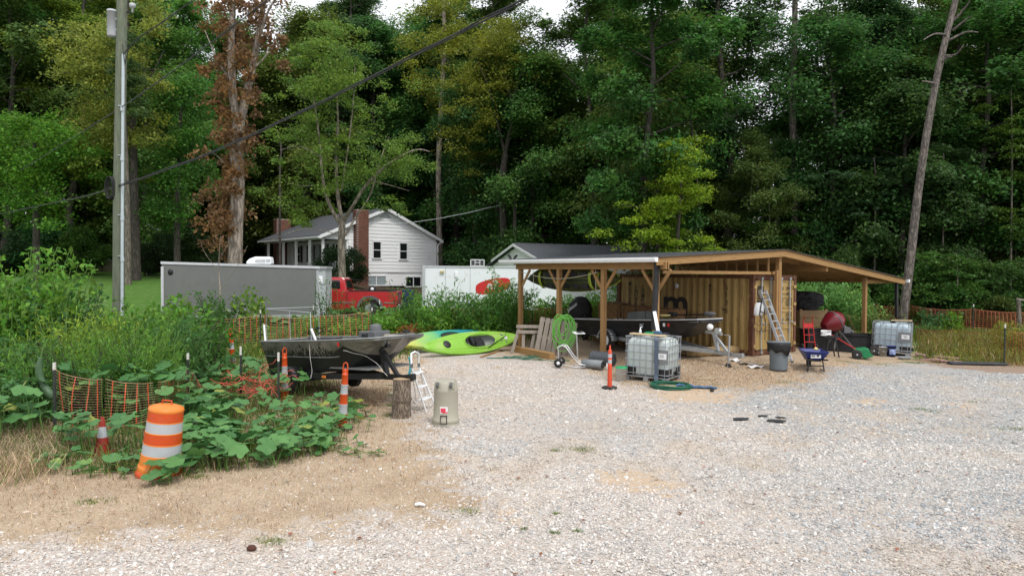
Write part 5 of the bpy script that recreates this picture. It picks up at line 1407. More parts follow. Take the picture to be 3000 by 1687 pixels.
m = MB(); m.prism([(1.9, -.25, .17), (2.7, -.25, .17), (2.62, -.25, .85), (2.15, -.25, .82)], (0, .62, 0)); m.build('console', MT['deck_grey'], boat, bevel=.02, fix=True)
m = MB(); m.box((3.2, -.3, .5), (.5, .4, .1)); m.box((3.2, .35, .5), (.5, .4, .1)); m.box((1.2, .3, .5), (.45, .45, .12)); m.build('seat', MT['white_panel'], boat, bevel=.03)
text_mesh('NC', .13, MT['white_plastic'], 'lettering', boat, (3.45, -.93, .40), (R(84), 0, R(4)), .001, .9)
for x, mm in ((4.42, 'white_plastic'), (4.6, 'logo_red')):
 m = MB(); m.box((x, -.905, .48), (.09, .004, .1)); m.build('decal', MT[mm], boat, rot=(0, 0, R(1)))
om = thing('outboard_motor', 'black covered outboard motor tilted up at the boat stern', 'outboard motor', boat.location + Matrix.Rotation(bt_rot, 3, 'Z') @ Vector((-.62, 0, .55)), rot=(0, R(-28), bt_rot))
om.scale = (1.15, 1.15, 1.15)
m = MB(); m.loft([[Vector((x * a + o_, y * b_, z)) for x, y in ((-.5, -.3), (.35, -.36), (.5, 0), (.35, .36), (-.5, .3), (-.6, 0))] for a, b_, o_, z in ((.55, .55, 0, .0), (.72, .72, 0, .18), (.74, .74, -.02, .42), (.62, .6, -.04, .62), (.3, .3, -.02, .7))], smooth=False)
m.build('cowl', MT['black_matte'], om, bevel=.03, fix=True)
m = MB(); m.box((-.05, 0, -.3), (.2, .14, .7)); m.box((.15, 0, -.05), (.2, .3, .3)); m.build('leg', MT['black'], om, bevel=.02)
m = MB(); m.lathe([(0, -.05), (.05, -.04), (.05, .1), (0, .12)], 10, (-.25, 0, -.62), 'X')
for k in range(3): m.box((-.27, .11 * math.cos(k * 2.09), -.62 + .11 * math.sin(k * 2.09)), (.02, .1, .1), (k * 2.09, 0, 0))
m.build('propeller', MT['black'], om)
text_mesh('Johnson', .17, MT['white_plastic'], 'lettering', om, (-.36, -.272, .36), (R(90), 0, 0), .001, 1.0, bold=.002)
# trolling motor and gear at the bow
tm = thing('trolling_motor', 'black trolling motor stowed across the black boat bow', 'trolling motor', boat.location + Matrix.Rotation(bt_rot, 3, 'Z') @ Vector((4.4, .1, .78)), rot=(0, R(-2), bt_rot))
m = MB(); m.cyl((-.5, 0, .12), (.75, 0, .16), .022); m.build('shaft', MT['black'], tm)
m = MB(); m.lathe([(0, -.2), (.05, -.18), (.07, -.1), (.07, .1), (.05, .18), (.01, .24)], 12, (.98, 0, .18), 'X'); m.build('motor_head', MT['grey_plastic'], tm)
m = MB(); m.box((-.55, 0, .14), (.28, .16, .14)); m.box((.3, 0, .02), (.5, .16, .08)); m.build('mount', MT['black'], tm, bevel=.015)
bl = thing('mooring_fender', 'round white ball fender hanging at the black boat bow', 'fender', boat.location + Matrix.Rotation(bt_rot, 3, 'Z') @ Vector((5.58, -.1, .62)))
m = MB(); m.lathe([(.0, -.1), (.05, -.087), (.087, -.05), (.1, 0), (.087, .05), (.05, .087), (.0, .1)], 16); m.build('ball', MT['white_plastic'], bl)
m = MB(); m.tube([(0, 0, .1), (0, 0, .2)], .008, 5); m.build('rope', MT['black'], bl)
MT['yellow_plastic'] = mat('yellow_plastic', (0.60, 0.50, 0.20), .5)
def bucket(name, label, loc, r0, r1, h, mt, lid=None, rz=0, band=None, handle=True):
 t = thing(name, label, 'bucket', loc, rz)
 m = MB(); m.lathe([(r0 - .01, .02), (r0, 0), (r1, h), (r1 + .008, h - .01), (r1 + .008, h + .004), (r1 - .006, h + .004), (r1 - .01, h - .02), (r0 - .01, .02)], 24); m.build('body', mt, t)
 if lid: m = MB(); m.lathe([(r1 + .012, h - .02), (r1 + .014, h + .012), (r1 - .02, h + .018), (0, h + .014)], 24); m.build('lid', lid, t)
 if handle: m = MB(); m.tube([(r1 * math.cos(a), -r1 * .25 * math.sin(a) - r1 * .9 * math.sin(a), h - .05 - .10 * math.sin(a)) for a in [PI * i / 10 for i in range(11)]], .004, 5); m.build('handle', MT['steel'], t)
 if band:
  m = MB(); rb0 = r0 + (r1 - r0) * .25; rb1 = r0 + (r1 - r0) * .75
  n = 10; vs = []
  for i in range(n + 1):
   a = R(-90) + R(110) * (i / n - .5); vs += [((rb0 + .002) * math.cos(a), (rb0 + .002) * math.sin(a), h * .25), ((rb1 + .002) * math.cos(a), (rb1 + .002) * math.sin(a), h * .75)]
  m.add(vs, [(2 * i, 2 * i + 2, 2 * i + 3, 2 * i + 1) for i in range(n)], True); m.build('paper_label', band, t)
 return t
bloc = boat.location + Matrix.Rotation(bt_rot, 3, 'Z') @ Vector((4.25, -.62, .72))
bucket('bucket', 'small pale yellow bait bucket on the black boat gunwale', bloc, .13, .15, .2, MT['yellow_plastic'], MT['yellow_plastic'])
for j in range(7):
 x = 1.0 + j * .32 + rt.uniform(-.1, .1); q = boat.location + Matrix.Rotation(bt_rot, 3, 'Z') @ Vector((x, rt.uniform(-.3, .6), .2))
 t = thing('fishing_rod', 'thin dark fishing rod standing upright in the black boat', 'fishing rod', q, 0, 'fishing rods standing in the black boat')
 m = MB(); m.tube([(0, 0, 0), (rt.uniform(-.05, .05), .02, .8), (rt.uniform(-.15, .15), .04, rt.uniform(1.5, 1.95))], [.014, .009, .004], 5); m.build('blank', MT['black'], t)
 m = MB(); m.lathe([(0, -.03), (.035, -.02), (.035, .02), (0, .03)], 8, (.04, 0, .4), 'Y'); m.build('reel', MT['grey_plastic'], t)
# black boat's trailer
def trailer_frame(name, label, org, rz, L, Wd, zf, mt, axle, wr, tongue, jack=True, pitch=0, plen=0.0, winch_h=.6, zwheel=None):
 t = thing(name, label, 'trailer', org, rot=(0, pitch, rz))
 m = MB()
 for s in (-1, 1):
  m.beam((.1, s * Wd / 2, zf), (L * .62, s * Wd / 2, zf), .07, .12); m.beam((L * .62, s * Wd / 2, zf), (L, 0, zf), .07, .12)
 for x in (.2, L * .3, L * .6): m.beam((x, -Wd / 2, zf), (x, Wd / 2, zf), .07, .09)
 m.beam((L * .6, 0, zf), (L + tongue, 0, zf), .09, .11); m.build('frame', mt, t)
 m = MB()
 for s in (-1, 1): m.beam((.1, s * .45, zf + .085), (L * .5, s * .45, zf + .09), .09, .05)
 m.build('bunk', MT['black_matte'], t)
 m = MB(); m.cyl((axle, -Wd / 2 - .22, wr), (axle, Wd / 2 + .22, wr), .03); m.build('axle', mt, t)
 for s in (-1, 1):
  w = MB(); w.lathe([(wr * .5, -.07), (wr * .8, -.09), (wr, -.06), (wr, .06), (wr * .8, .09), (wr * .5, .07)], 28, (axle, s * (Wd / 2 + .22), wr), 'Y'); a = w.build('wheel', MT['rubber'], t)
  w = MB(); w.lathe([(0, s * .07), (.05, s * .09), (wr * .35, s * .04), (wr * .55, s * .075)], 20, (axle, s * (Wd / 2 + .22), wr), 'Y'); w.build('rim', MT['white_plastic'] if mt is MT['steel'] else MT['steel'], a)
  w = MB(); n = 10
  for i in range(n):
   a0, a1 = PI - PI * i / n, PI - PI * (i + 1) / n
   w.add([(axle + (wr + .06) * math.cos(q), s * (Wd / 2 + .22) + e_, wr + (wr + .05) * math.sin(q)) for q, e_ in ((a0, -.12), (a1, -.12), (a1, .12), (a0, .12))], [(0, 1, 2, 3)], True)
  w.build('fender', mt, t, solid=.012)
 xw = L + tongue * .12
 m = MB(); m.beam((xw, 0, zf), (xw - .18, 0, zf + winch_h), .09, .09, up=(0, 1, 0)); m.beam((xw + .4, 0, zf), (xw - .1, 0, zf + winch_h * .8), .07, .07, up=(0, 1, 0)); m.beam((xw - .5, 0, zf + winch_h), (xw + .1, 0, zf + winch_h), .08, .07); m.build('winch_post', mt, t)
 m = MB(); m.lathe([(.09, -.05), (.09, -.04), (.04, -.035), (.04, .035), (.09, .04), (.09, .05)], 14, (xw - .05, 0, zf + winch_h + .08), 'Y'); m.build('winch_drum', MT['alu'], t)
 m = MB(); m.box((L + tongue - .05, 0, zf + .02), (.26, .1, .1)); m.cyl((L + tongue + .04, 0, zf - .03), (L + tongue + .04, 0, zf + .09), .05); m.build('coupler', mt, t, bevel=.01)
 if jack:
  xj = L + tongue * .62
  m = MB(); m.cyl((xj, -.1, zf - .35), (xj, -.1, zf + .55), .028); m.cyl((xj, -.1, -.02 + .16), (xj, -.1, zf - .3), .02); m.beam((xj, -.1, zf + .56), (xj - .15, -.16, zf + .56), .02, .02); m.build('jack', mt, t)
  m = MB(); m.lathe([(0, -.025), (.09, -.025), (.09, .025), (0, .025)], 14, (xj, -.1, .09), 'Y'); m.build('jack_wheel', MT['rubber'], t)
 return t
gb = tz(3.3, 25.1); gf = tz(6.5, 19.5)
trailer_frame('boat_trailer', 'galvanised boat trailer carrying the black boat', (st0.x + .2, st0.y - .35, gb), ang, 5.3, 1.35, .42, MT['steel'], 1.4, .33, .95, pitch=math.atan2(gb - gf, 5.5), winch_h=.55)
MT['straw'] = mat('straw', (0.22, 0.12, 0.05), .95, var=.45, scale=25, bump=1.0, bscale=40)
# pine straw bales behind the boat
def fuzzy_box(name, label, cat, loc, rz, d, m_, hair, hm, nh=900, hl=.09):
 t = thing(name, label, cat, loc, rz)
 m = MB(); m.box((0, 0, d[2] / 2), d); m.build('bale_core', m_, t, bevel=.05)
 n = nh; fc = rng.integers(0, 3, n); u = rng.uniform(-.5, .5, (n, 3)) * np.array(d)
 for k in range(3): u[fc == k, k] = np.sign(rng.uniform(-1, 1, (fc == k).sum())) * d[k] / 2
 u[:, 2] += d[2] / 2
 dr = rng.normal(0, 1, (n, 3)) * hl; p = u + dr; w = rng.normal(0, .004, (n, 3))
 V_ = np.stack([u - w, u + w, p], 1).reshape(-1, 3); o = link('loose_straw', npmesh('loose_straw', V_, np.arange(3 * n).reshape(-1, 3), hm), t); o['kind'] = 'stuff'
 return t
for j, (x, y, z, lab) in enumerate(((3.35, 5.2, 0, 'brown pine straw bale at the left end of the stack, lower'), (3.4, 4.0, 0, 'brown pine straw bale in the middle of the stack, lower'), (3.45, 2.8, 0, 'brown pine straw bale at the right end of the stack, lower'), (3.4, 5.0, .72, 'brown pine straw bale at the left end of the stack, upper'), (3.4, 3.8, .72, 'brown pine straw bale in the middle of the stack, upper'), (3.45, 2.6, .72, 'brown pine straw bale at the right end of the stack, upper'))):
 fuzzy_box('straw_bale', lab, 'straw bale', fg(x, y, z), FR + R(90) + rt.uniform(-.05, .05), (1.15, .6, .72), MT['straw'], 1, MT['tanblade'])
# ================================================================ IBC TOTES
MT['tote_plastic'] = mat('tote_plastic', (0.50, 0.56, 0.54), .35, var=.05, scale=1.5, spec=.4, dirt=(0.40, 0.45, 0.40), dirtamt=.15, dscale=1.2)
MT['tote_blue'] = mat('tote_plastic_bluish', (0.42, 0.52, 0.58), .35, var=.05, scale=1.5, dirt=(0.33, 0.42, 0.42), dirtamt=.15, dscale=1.2)
MT['cage'] = mat('cage_steel', (0.33, 0.35, 0.37), .45, metal=.6, var=.15)
MT['label_white'] = mat('label_white', (0.72, 0.73, 0.74), .6, var=.04)
def tote(label, loc, rz, plastic, tilt=0.0, Lx=1.2, Ly=1.0):
 t = thing('water_tote', label, 'water tank', loc, rot=(0, tilt, rz))
 hx, hy = Lx / 2, Ly / 2; z0, z1 = .15, 1.13
 # bottle: rounded box by loft
 def rr_(w, h, r, z, n=6):
  out = []
  for cx, cy, a0 in ((w - r, h - r, 0), (-w + r, h - r, 90), (-w + r, -h + r, 180), (w - r, -h + r, 270)):
   for k in range(n): a = R(a0 + 90 * k / (n - 1)); out.append(Vector((cx + r * math.cos(a), cy + r * math.sin(a), z)))
  return out
 m = MB(); m.loft([rr_(hx - .06, hy - .06, .1, z0), rr_(hx - .035, hy - .035, .12, z0 + .05), rr_(hx - .035, hy - .035, .12, z1 - .2), rr_(hx - .05, hy - .05, .13, z1 - .1), rr_(hx - .1, hy - .1, .14, z1 - .03), rr_(hx - .2, hy - .2, .14, z1)])
 m.build('bottle', plastic, t)
 m = MB(); m.lathe([(.085, 0), (.085, .04), (.09, .04), (.09, .055), (0, .055)], 20, (0, 0, z1 - .005)); m.build('cap', MT['black'], t)
 # cage: uprights and hoops are separate bars
 q = MB(); n_up = 0
 zt = 1.14
 for z in (.2, .37, .56, .75, .94, zt):
  r_ = .012; q2 = MB(); c = rr_(hx, hy, .05, z, 3); q2.tube(c, r_ if z < zt else .014, 6, closed=True); q2.build('cage_hoop', MT['cage'], t)
 up = MB(); up.cyl((0, 0, .12), (0, 0, zt), .0095, seg=6); ume = up.mesh('cage_bar', MT['cage'])
 for k in range(7):
  x = -hx + Lx * (k + .5) / 7
  for s in (-1, 1): link('cage_bar', ume, t, (x, s * hy, 0))
 for k in range(5):
  y = -hy + Ly * (k + .5) / 5
  for s in (-1, 1): link('cage_bar', ume, t, (s * hx, y, 0))
 for k in (-1, 1):
  m = MB(); m.box((k * .25, 0, zt + .015), (.04, Ly, .025)); m.build('top_bar', MT['cage'], t)
 # pallet
 m = MB()
 for s in (-1, 1): m.box((0, s * (hy - .05), .115), (Lx + .02, .1, .03)); m.box((s * (hx - .05), 0, .112), (.1, Ly - .21, .03))
 m.box((0, 0, .112), (.12, Ly - .21, .026));
 for x in (-hx + .07, 0, hx - .07):
  for y in (-hy + .07, hy - .07): m.box((x, y, .05), (.13, .13, .1))
 for s in (-1, 1): m.box((0, s * (hy - .07), -.004), (Lx, .1, .01))
 m.build('pallet', MT['cage'], t, bevel=.006)
 for sx in (-1, 1):
  for sy in (-1, 1):
   m = MB(); m.box((sx * (hx - .17), sy * (hy - .02), .245), (.3, .03, .2)); m.box((sx * (hx - .02), sy * (hy - .17), .245), (.03, .3, .2)); m.build('corner_guard', MT['black'], t, bevel=.008)
 m = MB(); m.box((hx - .19 if True else 0, -hy - .018, .67), (.38, .006, .36)); pl = m.build('plate', MT['grey_plate'], t)
 m = MB(); m.box((hx - .16, -hy - .023, .69), (.24, .004, .15)); pw = m.build('paper_label', MT['label_white'], t)
 m = MB()
 for k in range(4): m.box((hx - .16, -hy - .0265, .73 - k * .022), (.12 - .02 * (k % 2), .002, .006))
 m.build('label_print', MT['ink'], pw)
 m = MB(); m.cyl((hx - .02, 0, .22), (hx + .09, 0, .2), .035, seg=10); m.box((hx + .05, 0, .27), (.05, .12, .03)); m.build('valve', MT['black'], t)
 return t
MT['grey_plate'] = mat('grey_plate', (0.17, 0.18, 0.185), .55, var=.1)
ta_ = gp(1914, 18.35)
TA = R(-33)
tote1 = tote('caged white water tote with a board and strap on top', Vector((ta_.x, ta_.y, ta_.z + .01)), TA, MT['tote_plastic'], tilt=R(1.0))
Mt1 = Matrix.Translation(tote1.location) @ Matrix.Rotation(TA, 4, 'Z')
b2 = gp(2614, 24.6)
tote2 = tote('caged bluish water tote beside the right carport post', Vector((b2.x, b2.y, b2.z + .01)), R(-33), MT['tote_blue'], tilt=R(1.5))
Mt2 = Matrix.Translation(tote2.location) @ Matrix.Rotation(R(-33), 4, 'Z')
def board(label, p0, p1, w, h, mt=None, name='board', up=(0, 0, 1)):
 p0 = Vector(p0); p1 = Vector(p1); c = (p0 + p1) / 2
 m = MB(); m.beam(p0 - c, p1 - c, w, h, up)
 o = m.build(name, mt or MT['woodx'], None, bevel=.005); o.location = c; tag(o, label, 'board'); return o
MT['pale_board'] = woodmat('pale_board', (0.55, 0.44, 0.27), (0.4, 0.3, 0.17), (2, 12, 12))
board('pale short board lying on the front water tote', Mt1 @ Vector((-.5, -.28, 1.21)), Mt1 @ Vector((.5, -.42, 1.205)), .18, .04, MT['pale_board'])
board('short board lying on the right water tote', Mt2 @ Vector((.0, -.1, 1.22)), Mt2 @ Vector((.62, -.28, 1.24)), .14, .045, MT['pale_board'])
t = board('white plastic pipe standing on the front water tote', Mt1 @ Vector((.18, -.05, 1.19)), P(1917, 912, 18.45), .09, .03, MT['white_plastic'], 'plastic_pipe', up=(0, 1, 0)); t['category'] = 'pipe'
m = MB(); m.lathe([(.0, 0), (.12, 0), (.14, .03), (.1, .05), (0, .045)], 20); o = m.build('green_lid', mat('green_plastic', (0.02, 0.33, 0.12), .4)); o.location = Mt1 @ Vector((-.2, .25, 1.18)); tag(o, 'green round lid on top of the front water tote', 'lid')
MT['green_plastic'] = o.data.materials[0]
m = MB(); m.lathe([(.0, 0), (.035, .005), (.035, .1), (.015, .14), (.012, .18), (0, .18)], 12); m.box((.02, 0, .19), (.06, .02, .02)); o = m.build('spray_bottle', MT['white_plastic']); o.location = Mt1 @ Vector((-.42, .15, 1.16)); tag(o, 'small white spray bottle on the front water tote', 'bottle')
MT['blue_cloth'] = mat('blue_cloth', (0.055, 0.12, 0.22), .85, var=.25, scale=9, bump=.5, bscale=30)
MT['strap'] = mat('strap_blue_grey', (0.075, 0.10, 0.14), .7, var=.2, scale=20)
sp = thing('lift_strap', 'faded blue grey strap hanging down the front water tote', 'strap', Mt1 @ Vector((0, 0, 0)), TA)
m = MB();
path = [(.30, .2, 1.22), (.27, -.2, 1.24), (.28, -.46, 1.2), (.30, -.535, 1.08), (.31, -.545, .8), (.315, -.55, .5), (.32, -.56, .2), (.34, -.62, .06)]
for i in range(len(path) - 1):
 a, b_ = Vector(path[i]), Vector(path[i + 1]); m.beam(a, b_, .1, .012, up=(0, -.5, .2) if i > 2 else (0, 0, 1))
m.build('webbing', MT['strap'], sp)
m = MB(); m.lathe([(0, -.12), (.04, -.1), (.055, 0), (.04, .1), (0, .12)], 10, (.24, -.3, 1.27), 'X'); m.build('rolled_end', MT['blue_cloth'], sp)
# hoses
def coil(name, label, c, R0, n, r, mt, squash=1.0, jit=.06, hz=.03, seg=6, tail=None, turns_pts=26, cat='hose'):
 q = random.Random(hash(label) % 99 if False else len(label)); pts = []
 for k in range(n):
  for i in range(turns_pts):
   a = 2 * PI * i / turns_pts; rr = R0 * (1 + jit * math.sin(k * 1.7 + 2 * a) + jit * .7 * math.sin(k * 2.9 + a) - .03 * (k % 4))
   pts.append((rr * math.cos(a) + .03 * math.sin(k * 2.1) * R0 * 3 * jit / .06 * .3, rr * math.sin(a) * squash, r + hz * (k / n) + .008 * math.sin(3 * a + k)))
 if tail: pts += tail
 m = MB(); m.tube(pts, r, seg); o = m.build(name, mt); o.location = c; tag(o, label, cat); return o
MT['hose_green'] = mat('hose_green', (0.012, 0.11, 0.06), .4, var=.15)
MT['hose_lime'] = mat('hose_lime', (0.11, 0.36, 0.05), .4, var=.1)
gc = G(1964, 1136)
coil('garden_hose', 'dark green garden hose coiled on gravel before the front tote', gc, .47, 9, .013, MT['hose_green'], 1.0, .07, .09)
# loose green hose on the gravel
q = G(1545, 1050); pts = []
for i in range(170):
 a = i * .19; pts.append((math.cos(a) * (.55 + .25 * math.sin(a * .37)) + .5 * math.sin(i * .045), math.sin(a * .83) * (.45 + .2 * math.sin(a * .21)), .02 + .012 * math.sin(a)))
m = MB(); m.tube(pts, .011, 5); o = m.build('garden_hose', MT['hose_green']); o.location = q; tag(o, 'dark green hose tangled on gravel before the timber beam', 'hose')
# lime hose draped over the pallet
hb_ = fg(-.55, 3.3); t = None; pts = []
qr = random.Random(5)
for k in range(13):
 w = qr.uniform(.16, .34); hgt = qr.uniform(.55, 1.15); xo = qr.uniform(-.12, .25)
 for i in range(18):
  a = PI / 2 + 2 * PI * i / 18
  pts.append((xo + w * math.cos(a), -.02 * k / 13 - .05 + qr.uniform(-.01, .01), 1.25 - hgt / 2 * (1 - math.sin(a)) + .06 * math.sin(k)))
m = MB(); m.tube(pts, .0125, 6); o = m.build('garden_hose', MT['hose_lime']); o.location = P(1645, 1000, 21.45); o.location.z = tz(o.location.x, 21.45) + .03; tag(o, 'bright lime green hose hanging in loops over the pallet', 'hose')
# leaning pallet of grey planks behind the hose and a grey wood frame
def plank_rack(name, label, loc, rz, lean, planks, pw, gap, L, rails, cat='pallet'):
 t = thing(name, label, cat, loc, rot=(lean, 0, rz))
 for k in range(planks):
  m = MB(); m.box((k * (pw + gap), 0, L / 2), (pw, .022, L + rt.uniform(-.02, .02))); m.build('plank', MT['greywood'], t, bevel=.003)
 for z in rails:
  m = MB(); m.box(((planks - 1) * (pw + gap) / 2, .05, z), (planks * (pw + gap), .06, .09)); m.build('rail', MT['greywood'], t)
 return t
l = P(1570, 1030, 21.9); l.z = tz(l.x, l.y); plank_rack('pallet', 'weathered grey wooden pallet leaning near the left carport posts', l, R(-10), R(-14), 7, .14, .035, 1.25, (.12, .62, 1.15)).rotation_euler = (R(-14), R(9), R(-8))
l = P(1500, 1020, 22.4); l.z = tz(l.x, l.y)
t = thing('wooden_frame', 'weathered grey wood frame leaning like a sawhorse by the first post', 'wooden frame', l, rot=(R(-16), 0, R(-6)))
for nm, a, b_ in (('leg', (0, 0, 0), (.22, 0, .92)), ('leg', (.98, 0, 0), (.86, 0, .92)), ('slat', (.36, 0, 0), (.36, 0, .72)), ('slat', (.60, 0, 0), (.72, 0, .72))):
 m = MB(); m.beam(a, b_, .1, .05, up=(0, 1, 0)); m.build(nm, MT['greywood'], t, bevel=.004)
for z, x0, x1 in ((.88, .12, .95), (.70, .18, .92)):
 m = MB(); m.beam((x0, -.05, z), (x1, -.05, z), .045, .11, up=(0, 0, 1)); m.build('rail', MT['greywood'], t, bevel=.004)
p0 = G(1508, 1030); p1 = G(1618, 1054)
board('long square pine timber lying on the gravel before the pallet', p0 + Vector((0, 0, .1)), p1 + Vector((0, 0, .1)), .19, .19)
p0 = G(1408, 1048); p1 = G(1470, 1028)
board('thin pine stick on the gravel right of the lime kayak', p0 + Vector((0, 0, .025)), p1 + Vector((0, 0, .03)), .07, .04)
# beach cart with its round table top
cl_ = G(1690, 1075)
t = thing('hand_cart', 'small tube frame cart with two wheels lying by the wire rolls', 'cart', cl_, R(-12))
m = MB(); tb_ = .016
for y in (-.16, .16): m.tube([(-.55, y, .55), (-.42, y, .62), (-.3, y, .58), (-.1, y, .3), (.1, y, .1), (.35, y, .06), (.42, y, .12)], tb_, 7)
for x, z in ((-.55, .55), (-.2, .44), (.0, .2), (.3, .07)): m.cyl((x, -.16, z), (x, .16, z), tb_, seg=7)
m.tube([(-.45, -.16, .1), (-.1, -.2, .02), (.25, -.2, .03), (.3, .2, .03), (-.1, .2, .02)], tb_, 7); m.cyl((-.5, -.2, .12), (-.5, .2, .12), tb_, seg=7); m.tube([(-.5, -.17, .12), (-.52, -.17, .55)], tb_, 7)
m.build('frame', MT['alu'], t)
for s in (-1, 1):
 m = MB(); m.lathe([(.03, -.04), (.09, -.045), (.125, -.02), (.125, .02), (.09, .045), (.03, .04)], 18, (-.5, s * .26, .125), 'Y'); a = m.build('wheel', MT['rubber'], t); m = MB(); m.lathe([(0, -.045), (.05, -.05), (.05, .05), (0, .045)], 12, (-.5, s * .26, .125), 'Y'); m.build('hub', MT['white_plastic'], a)
q = P(1693, 996, 20.9); q.z = tz(q.x, q.y)
t = thing('stool_stand', 'white square stand with dark round hole on an upright tube', 'stand', q, R(10))
m = MB(); m.cyl((0, 0, 0), (-.04, 0, .80), .022); m.build('pole', MT['alu'], t)
m = MB(); m.box((0, 0, .82), (.34, .3, .025)); m.build('top', MT['white_plastic'], t, bevel=.01, rot=(R(6), 0, 0))
m = MB(); m.lathe([(0, .002), (.09, .002), (.1, 0)], 20, (.03, 0, .838), sx=1.1); m.build('hole_ring', MT['black'], t, rot=(R(6), 0, 0))
# wire rolls
def roll(name, label, loc, rz, L, r, mt, segs, cat='wire roll', spiral=True):
 t = thing(name, label, cat, loc, rz)
 m = MB(); prof = []
 if segs:
  for k in range(segs * 4 + 1): prof.append((r * (1 - .09 * (k % 4 == 0)), L * k / (segs * 4)))
 else: prof = [(r, 0), (r, L)]
 m.lathe([(r * .5, .0)] + prof + [(r * .5, L)], 24, (0, 0, r), 'X'); m.build('outer_wrap', mt, t)
 m = MB()
 for e_ in (-.004, L + .004): m.tube([(e_, r * (.15 + .8 * i / 60) * math.cos(i * .42), r + r * (.15 + .8 * i / 60) * math.sin(i * .42)) for i in range(60)], .008, 4)
 m.build('spiral_end', MT['black'], t)
 m = MB(); m.lathe([(r * .5, .002), (r * .18, .02), (r * .18, L - .02), (r * .5, L - .002)], 16, (0, 0, r), 'X'); m.build('core', MT['black_matte'], t)
 return t
q = G(1708, 1076); roll('wire_roll', 'thin light grey roll of wire mesh lying behind the red delineator', q, R(-33), .62, .125, mat('mesh_grey', (0.25, 0.27, 0.28), .6, metal=.3, var=.3, scale=60, bump=.6, bscale=90), 0)
q = G(1738, 1072) + Vector((0, .35, 0)); roll('wire_roll', 'thick dark ribbed roll of wire fencing beside the thinner roll', q, R(-38), .72, .2, mat('mesh_dark', (0.09, 0.10, 0.11), .6, metal=.3, var=.4, scale=60, bump=.8, bscale=90), 7)
q = G(1778, 1084); m = MB(); m.lathe([(.0, 0), (.035, .005), (.035, .12), (.015, .16), (.012, .2), (0, .2)], 12); o = m.build('spray_bottle', MT['label_white']); o.location = q; tag(o, 'small white bottle on the gravel by the wire rolls', 'bottle')
# red delineator post
q = G(1786, 1138)
MT['orange_red'] = mat('delineator_orange', (0.62, 0.075, 0.03), .45, var=.08)
MT['reflect'] = mat('reflective_white', (0.40, 0.42, 0.44), .35, var=.08, dirt=(0.35, 0.33, 0.3), dirtamt=.2, dscale=6)
t = thing('delineator_post', 'slim red orange delineator post with two white bands', 'delineator', q)
m = MB(); m.lathe([(.19, 0), (.2, .03), (.17, .05), (.06, .055), (0, .055)], 8, smooth=False); m.build('base', MT['rubber'], t)
m = MB(); m.lathe([(.058, .05), (.052, .55), (.054, .56), (.048, .57), (.045, .9), (.043, .93), (.02, .97), (.018, 1.04), (.014, 1.06), (0, 1.06)], 20); m.build('tube', MT['orange_red'], t)
for z in (.62, .76):
 m = MB(); m.lathe([(.0495, z), (.0485, z + .085)], 20); m.build('band', MT['reflect'], t)
q = G(1822, 1118) + Vector((0, .1, 0)); bucket('bucket', 'white bucket with bright green lid left of the front tote', q, .125, .145, .36, MT['white_plastic'], MT['green_plastic'])
# blue cloth on the ground
m = MB();
def clothf(u, v): return Vector((u * .95, (v - .5) * (.34 - .2 * u) + .06 * math.sin(u * 9), .02 + .035 * abs(math.sin(u * 13 + v * 5)) * (1 - .5 * u) + .02 * math.sin(v * 11)))
m.sheet(clothf, 26, 10); o = m.build('work_clothes', MT['blue_cloth'], solid=.01); o.location = G(1985, 1132); o.rotation_euler = (0, 0, R(-28)); tag(o, 'crumpled blue cloth on gravel right of the hose coil', 'cloth')
q = G(2085, 1148); m = MB(); m.lathe([(0, -.05), (.035, -.03), (.045, .02), (.03, .05), (0, .06)], 12, (0, 0, .04), 'X'); o = m.build('glove', MT['rubber']); o.location = q; tag(o, 'small dark scrap at the end of the blue cloth', 'scrap')
q = G(2040, 1112); m = MB(); m.prism([(0, 0, 0), (.45, -.05, 0), (.62, .2, 0), (.38, .32, 0), (.05, .2, 0)], (0, 0, .012)); o = m.build('cardboard', mat('cardboard', (0.42, 0.33, 0.22), .9)); o.location = q + Vector((0, 0, .01)); tag(o, 'flat scrap of cardboard on the straw by the tote', 'cardboard')
# blue box and white cap can etc under the boat bow
q = fg(1.9, 1.0); m = MB(); m.box((0, 0, .11), (.34, .22, .22)); o = m.build('blue_box', MT['blue_paint'], bevel=.01); o.location = q; o.rotation_euler = (0, 0, .3); tag(o, 'small blue and white box on the ground under the black boat', 'box')
m = MB(); m.box((0, -.113, .12), (.28, .004, .1)); m.build('box_label', MT['label_white'], o)
# straw logs
MT['straw_log'] = mat('straw_log', (0.30, 0.21, 0.10), .95, var=.4, scale=20, bump=1, bscale=35)
t = thing('straw_log', 'long thick straw erosion log lying before the container', 'straw log', fg(2.6, .95, .0), FR + R(-7))
m = MB(); m.tube([(x * .4, .03 * math.sin(x), .15) for x in range(0, 8)], [.1, .14, .15, .14, .15, .145, .14, .09], 14); m.build('log', MT['straw_log'], t)
n = 700; a = rng.uniform(0, 2 * PI, n); xx = rng.uniform(.05, 2.75, n); u = np.stack([xx, .145 * np.cos(a), .15 + .145 * np.sin(a)], -1); pz = u + rng.normal(0, .05, (n, 3)); w = rng.normal(0, .004, (n, 3))
o = link('loose_straw', npmesh('loose_straw', np.stack([u - w, u + w, pz], 1).reshape(-1, 3), np.arange(3 * n).reshape(-1, 3), MT['dryblade']), t); o['kind'] = 'stuff'
t = thing('straw_log', 'shorter straw log behind the boat trailer winch post', 'straw log', fg(2.35, 1.9, .0), FR + R(-40))
m = MB(); m.tube([(x * .4, .03 * math.sin(x), .15) for x in range(0, 6)], [.1, .14, .15, .14, .15, .1], 14); m.build('log', MT['straw_log'], t)
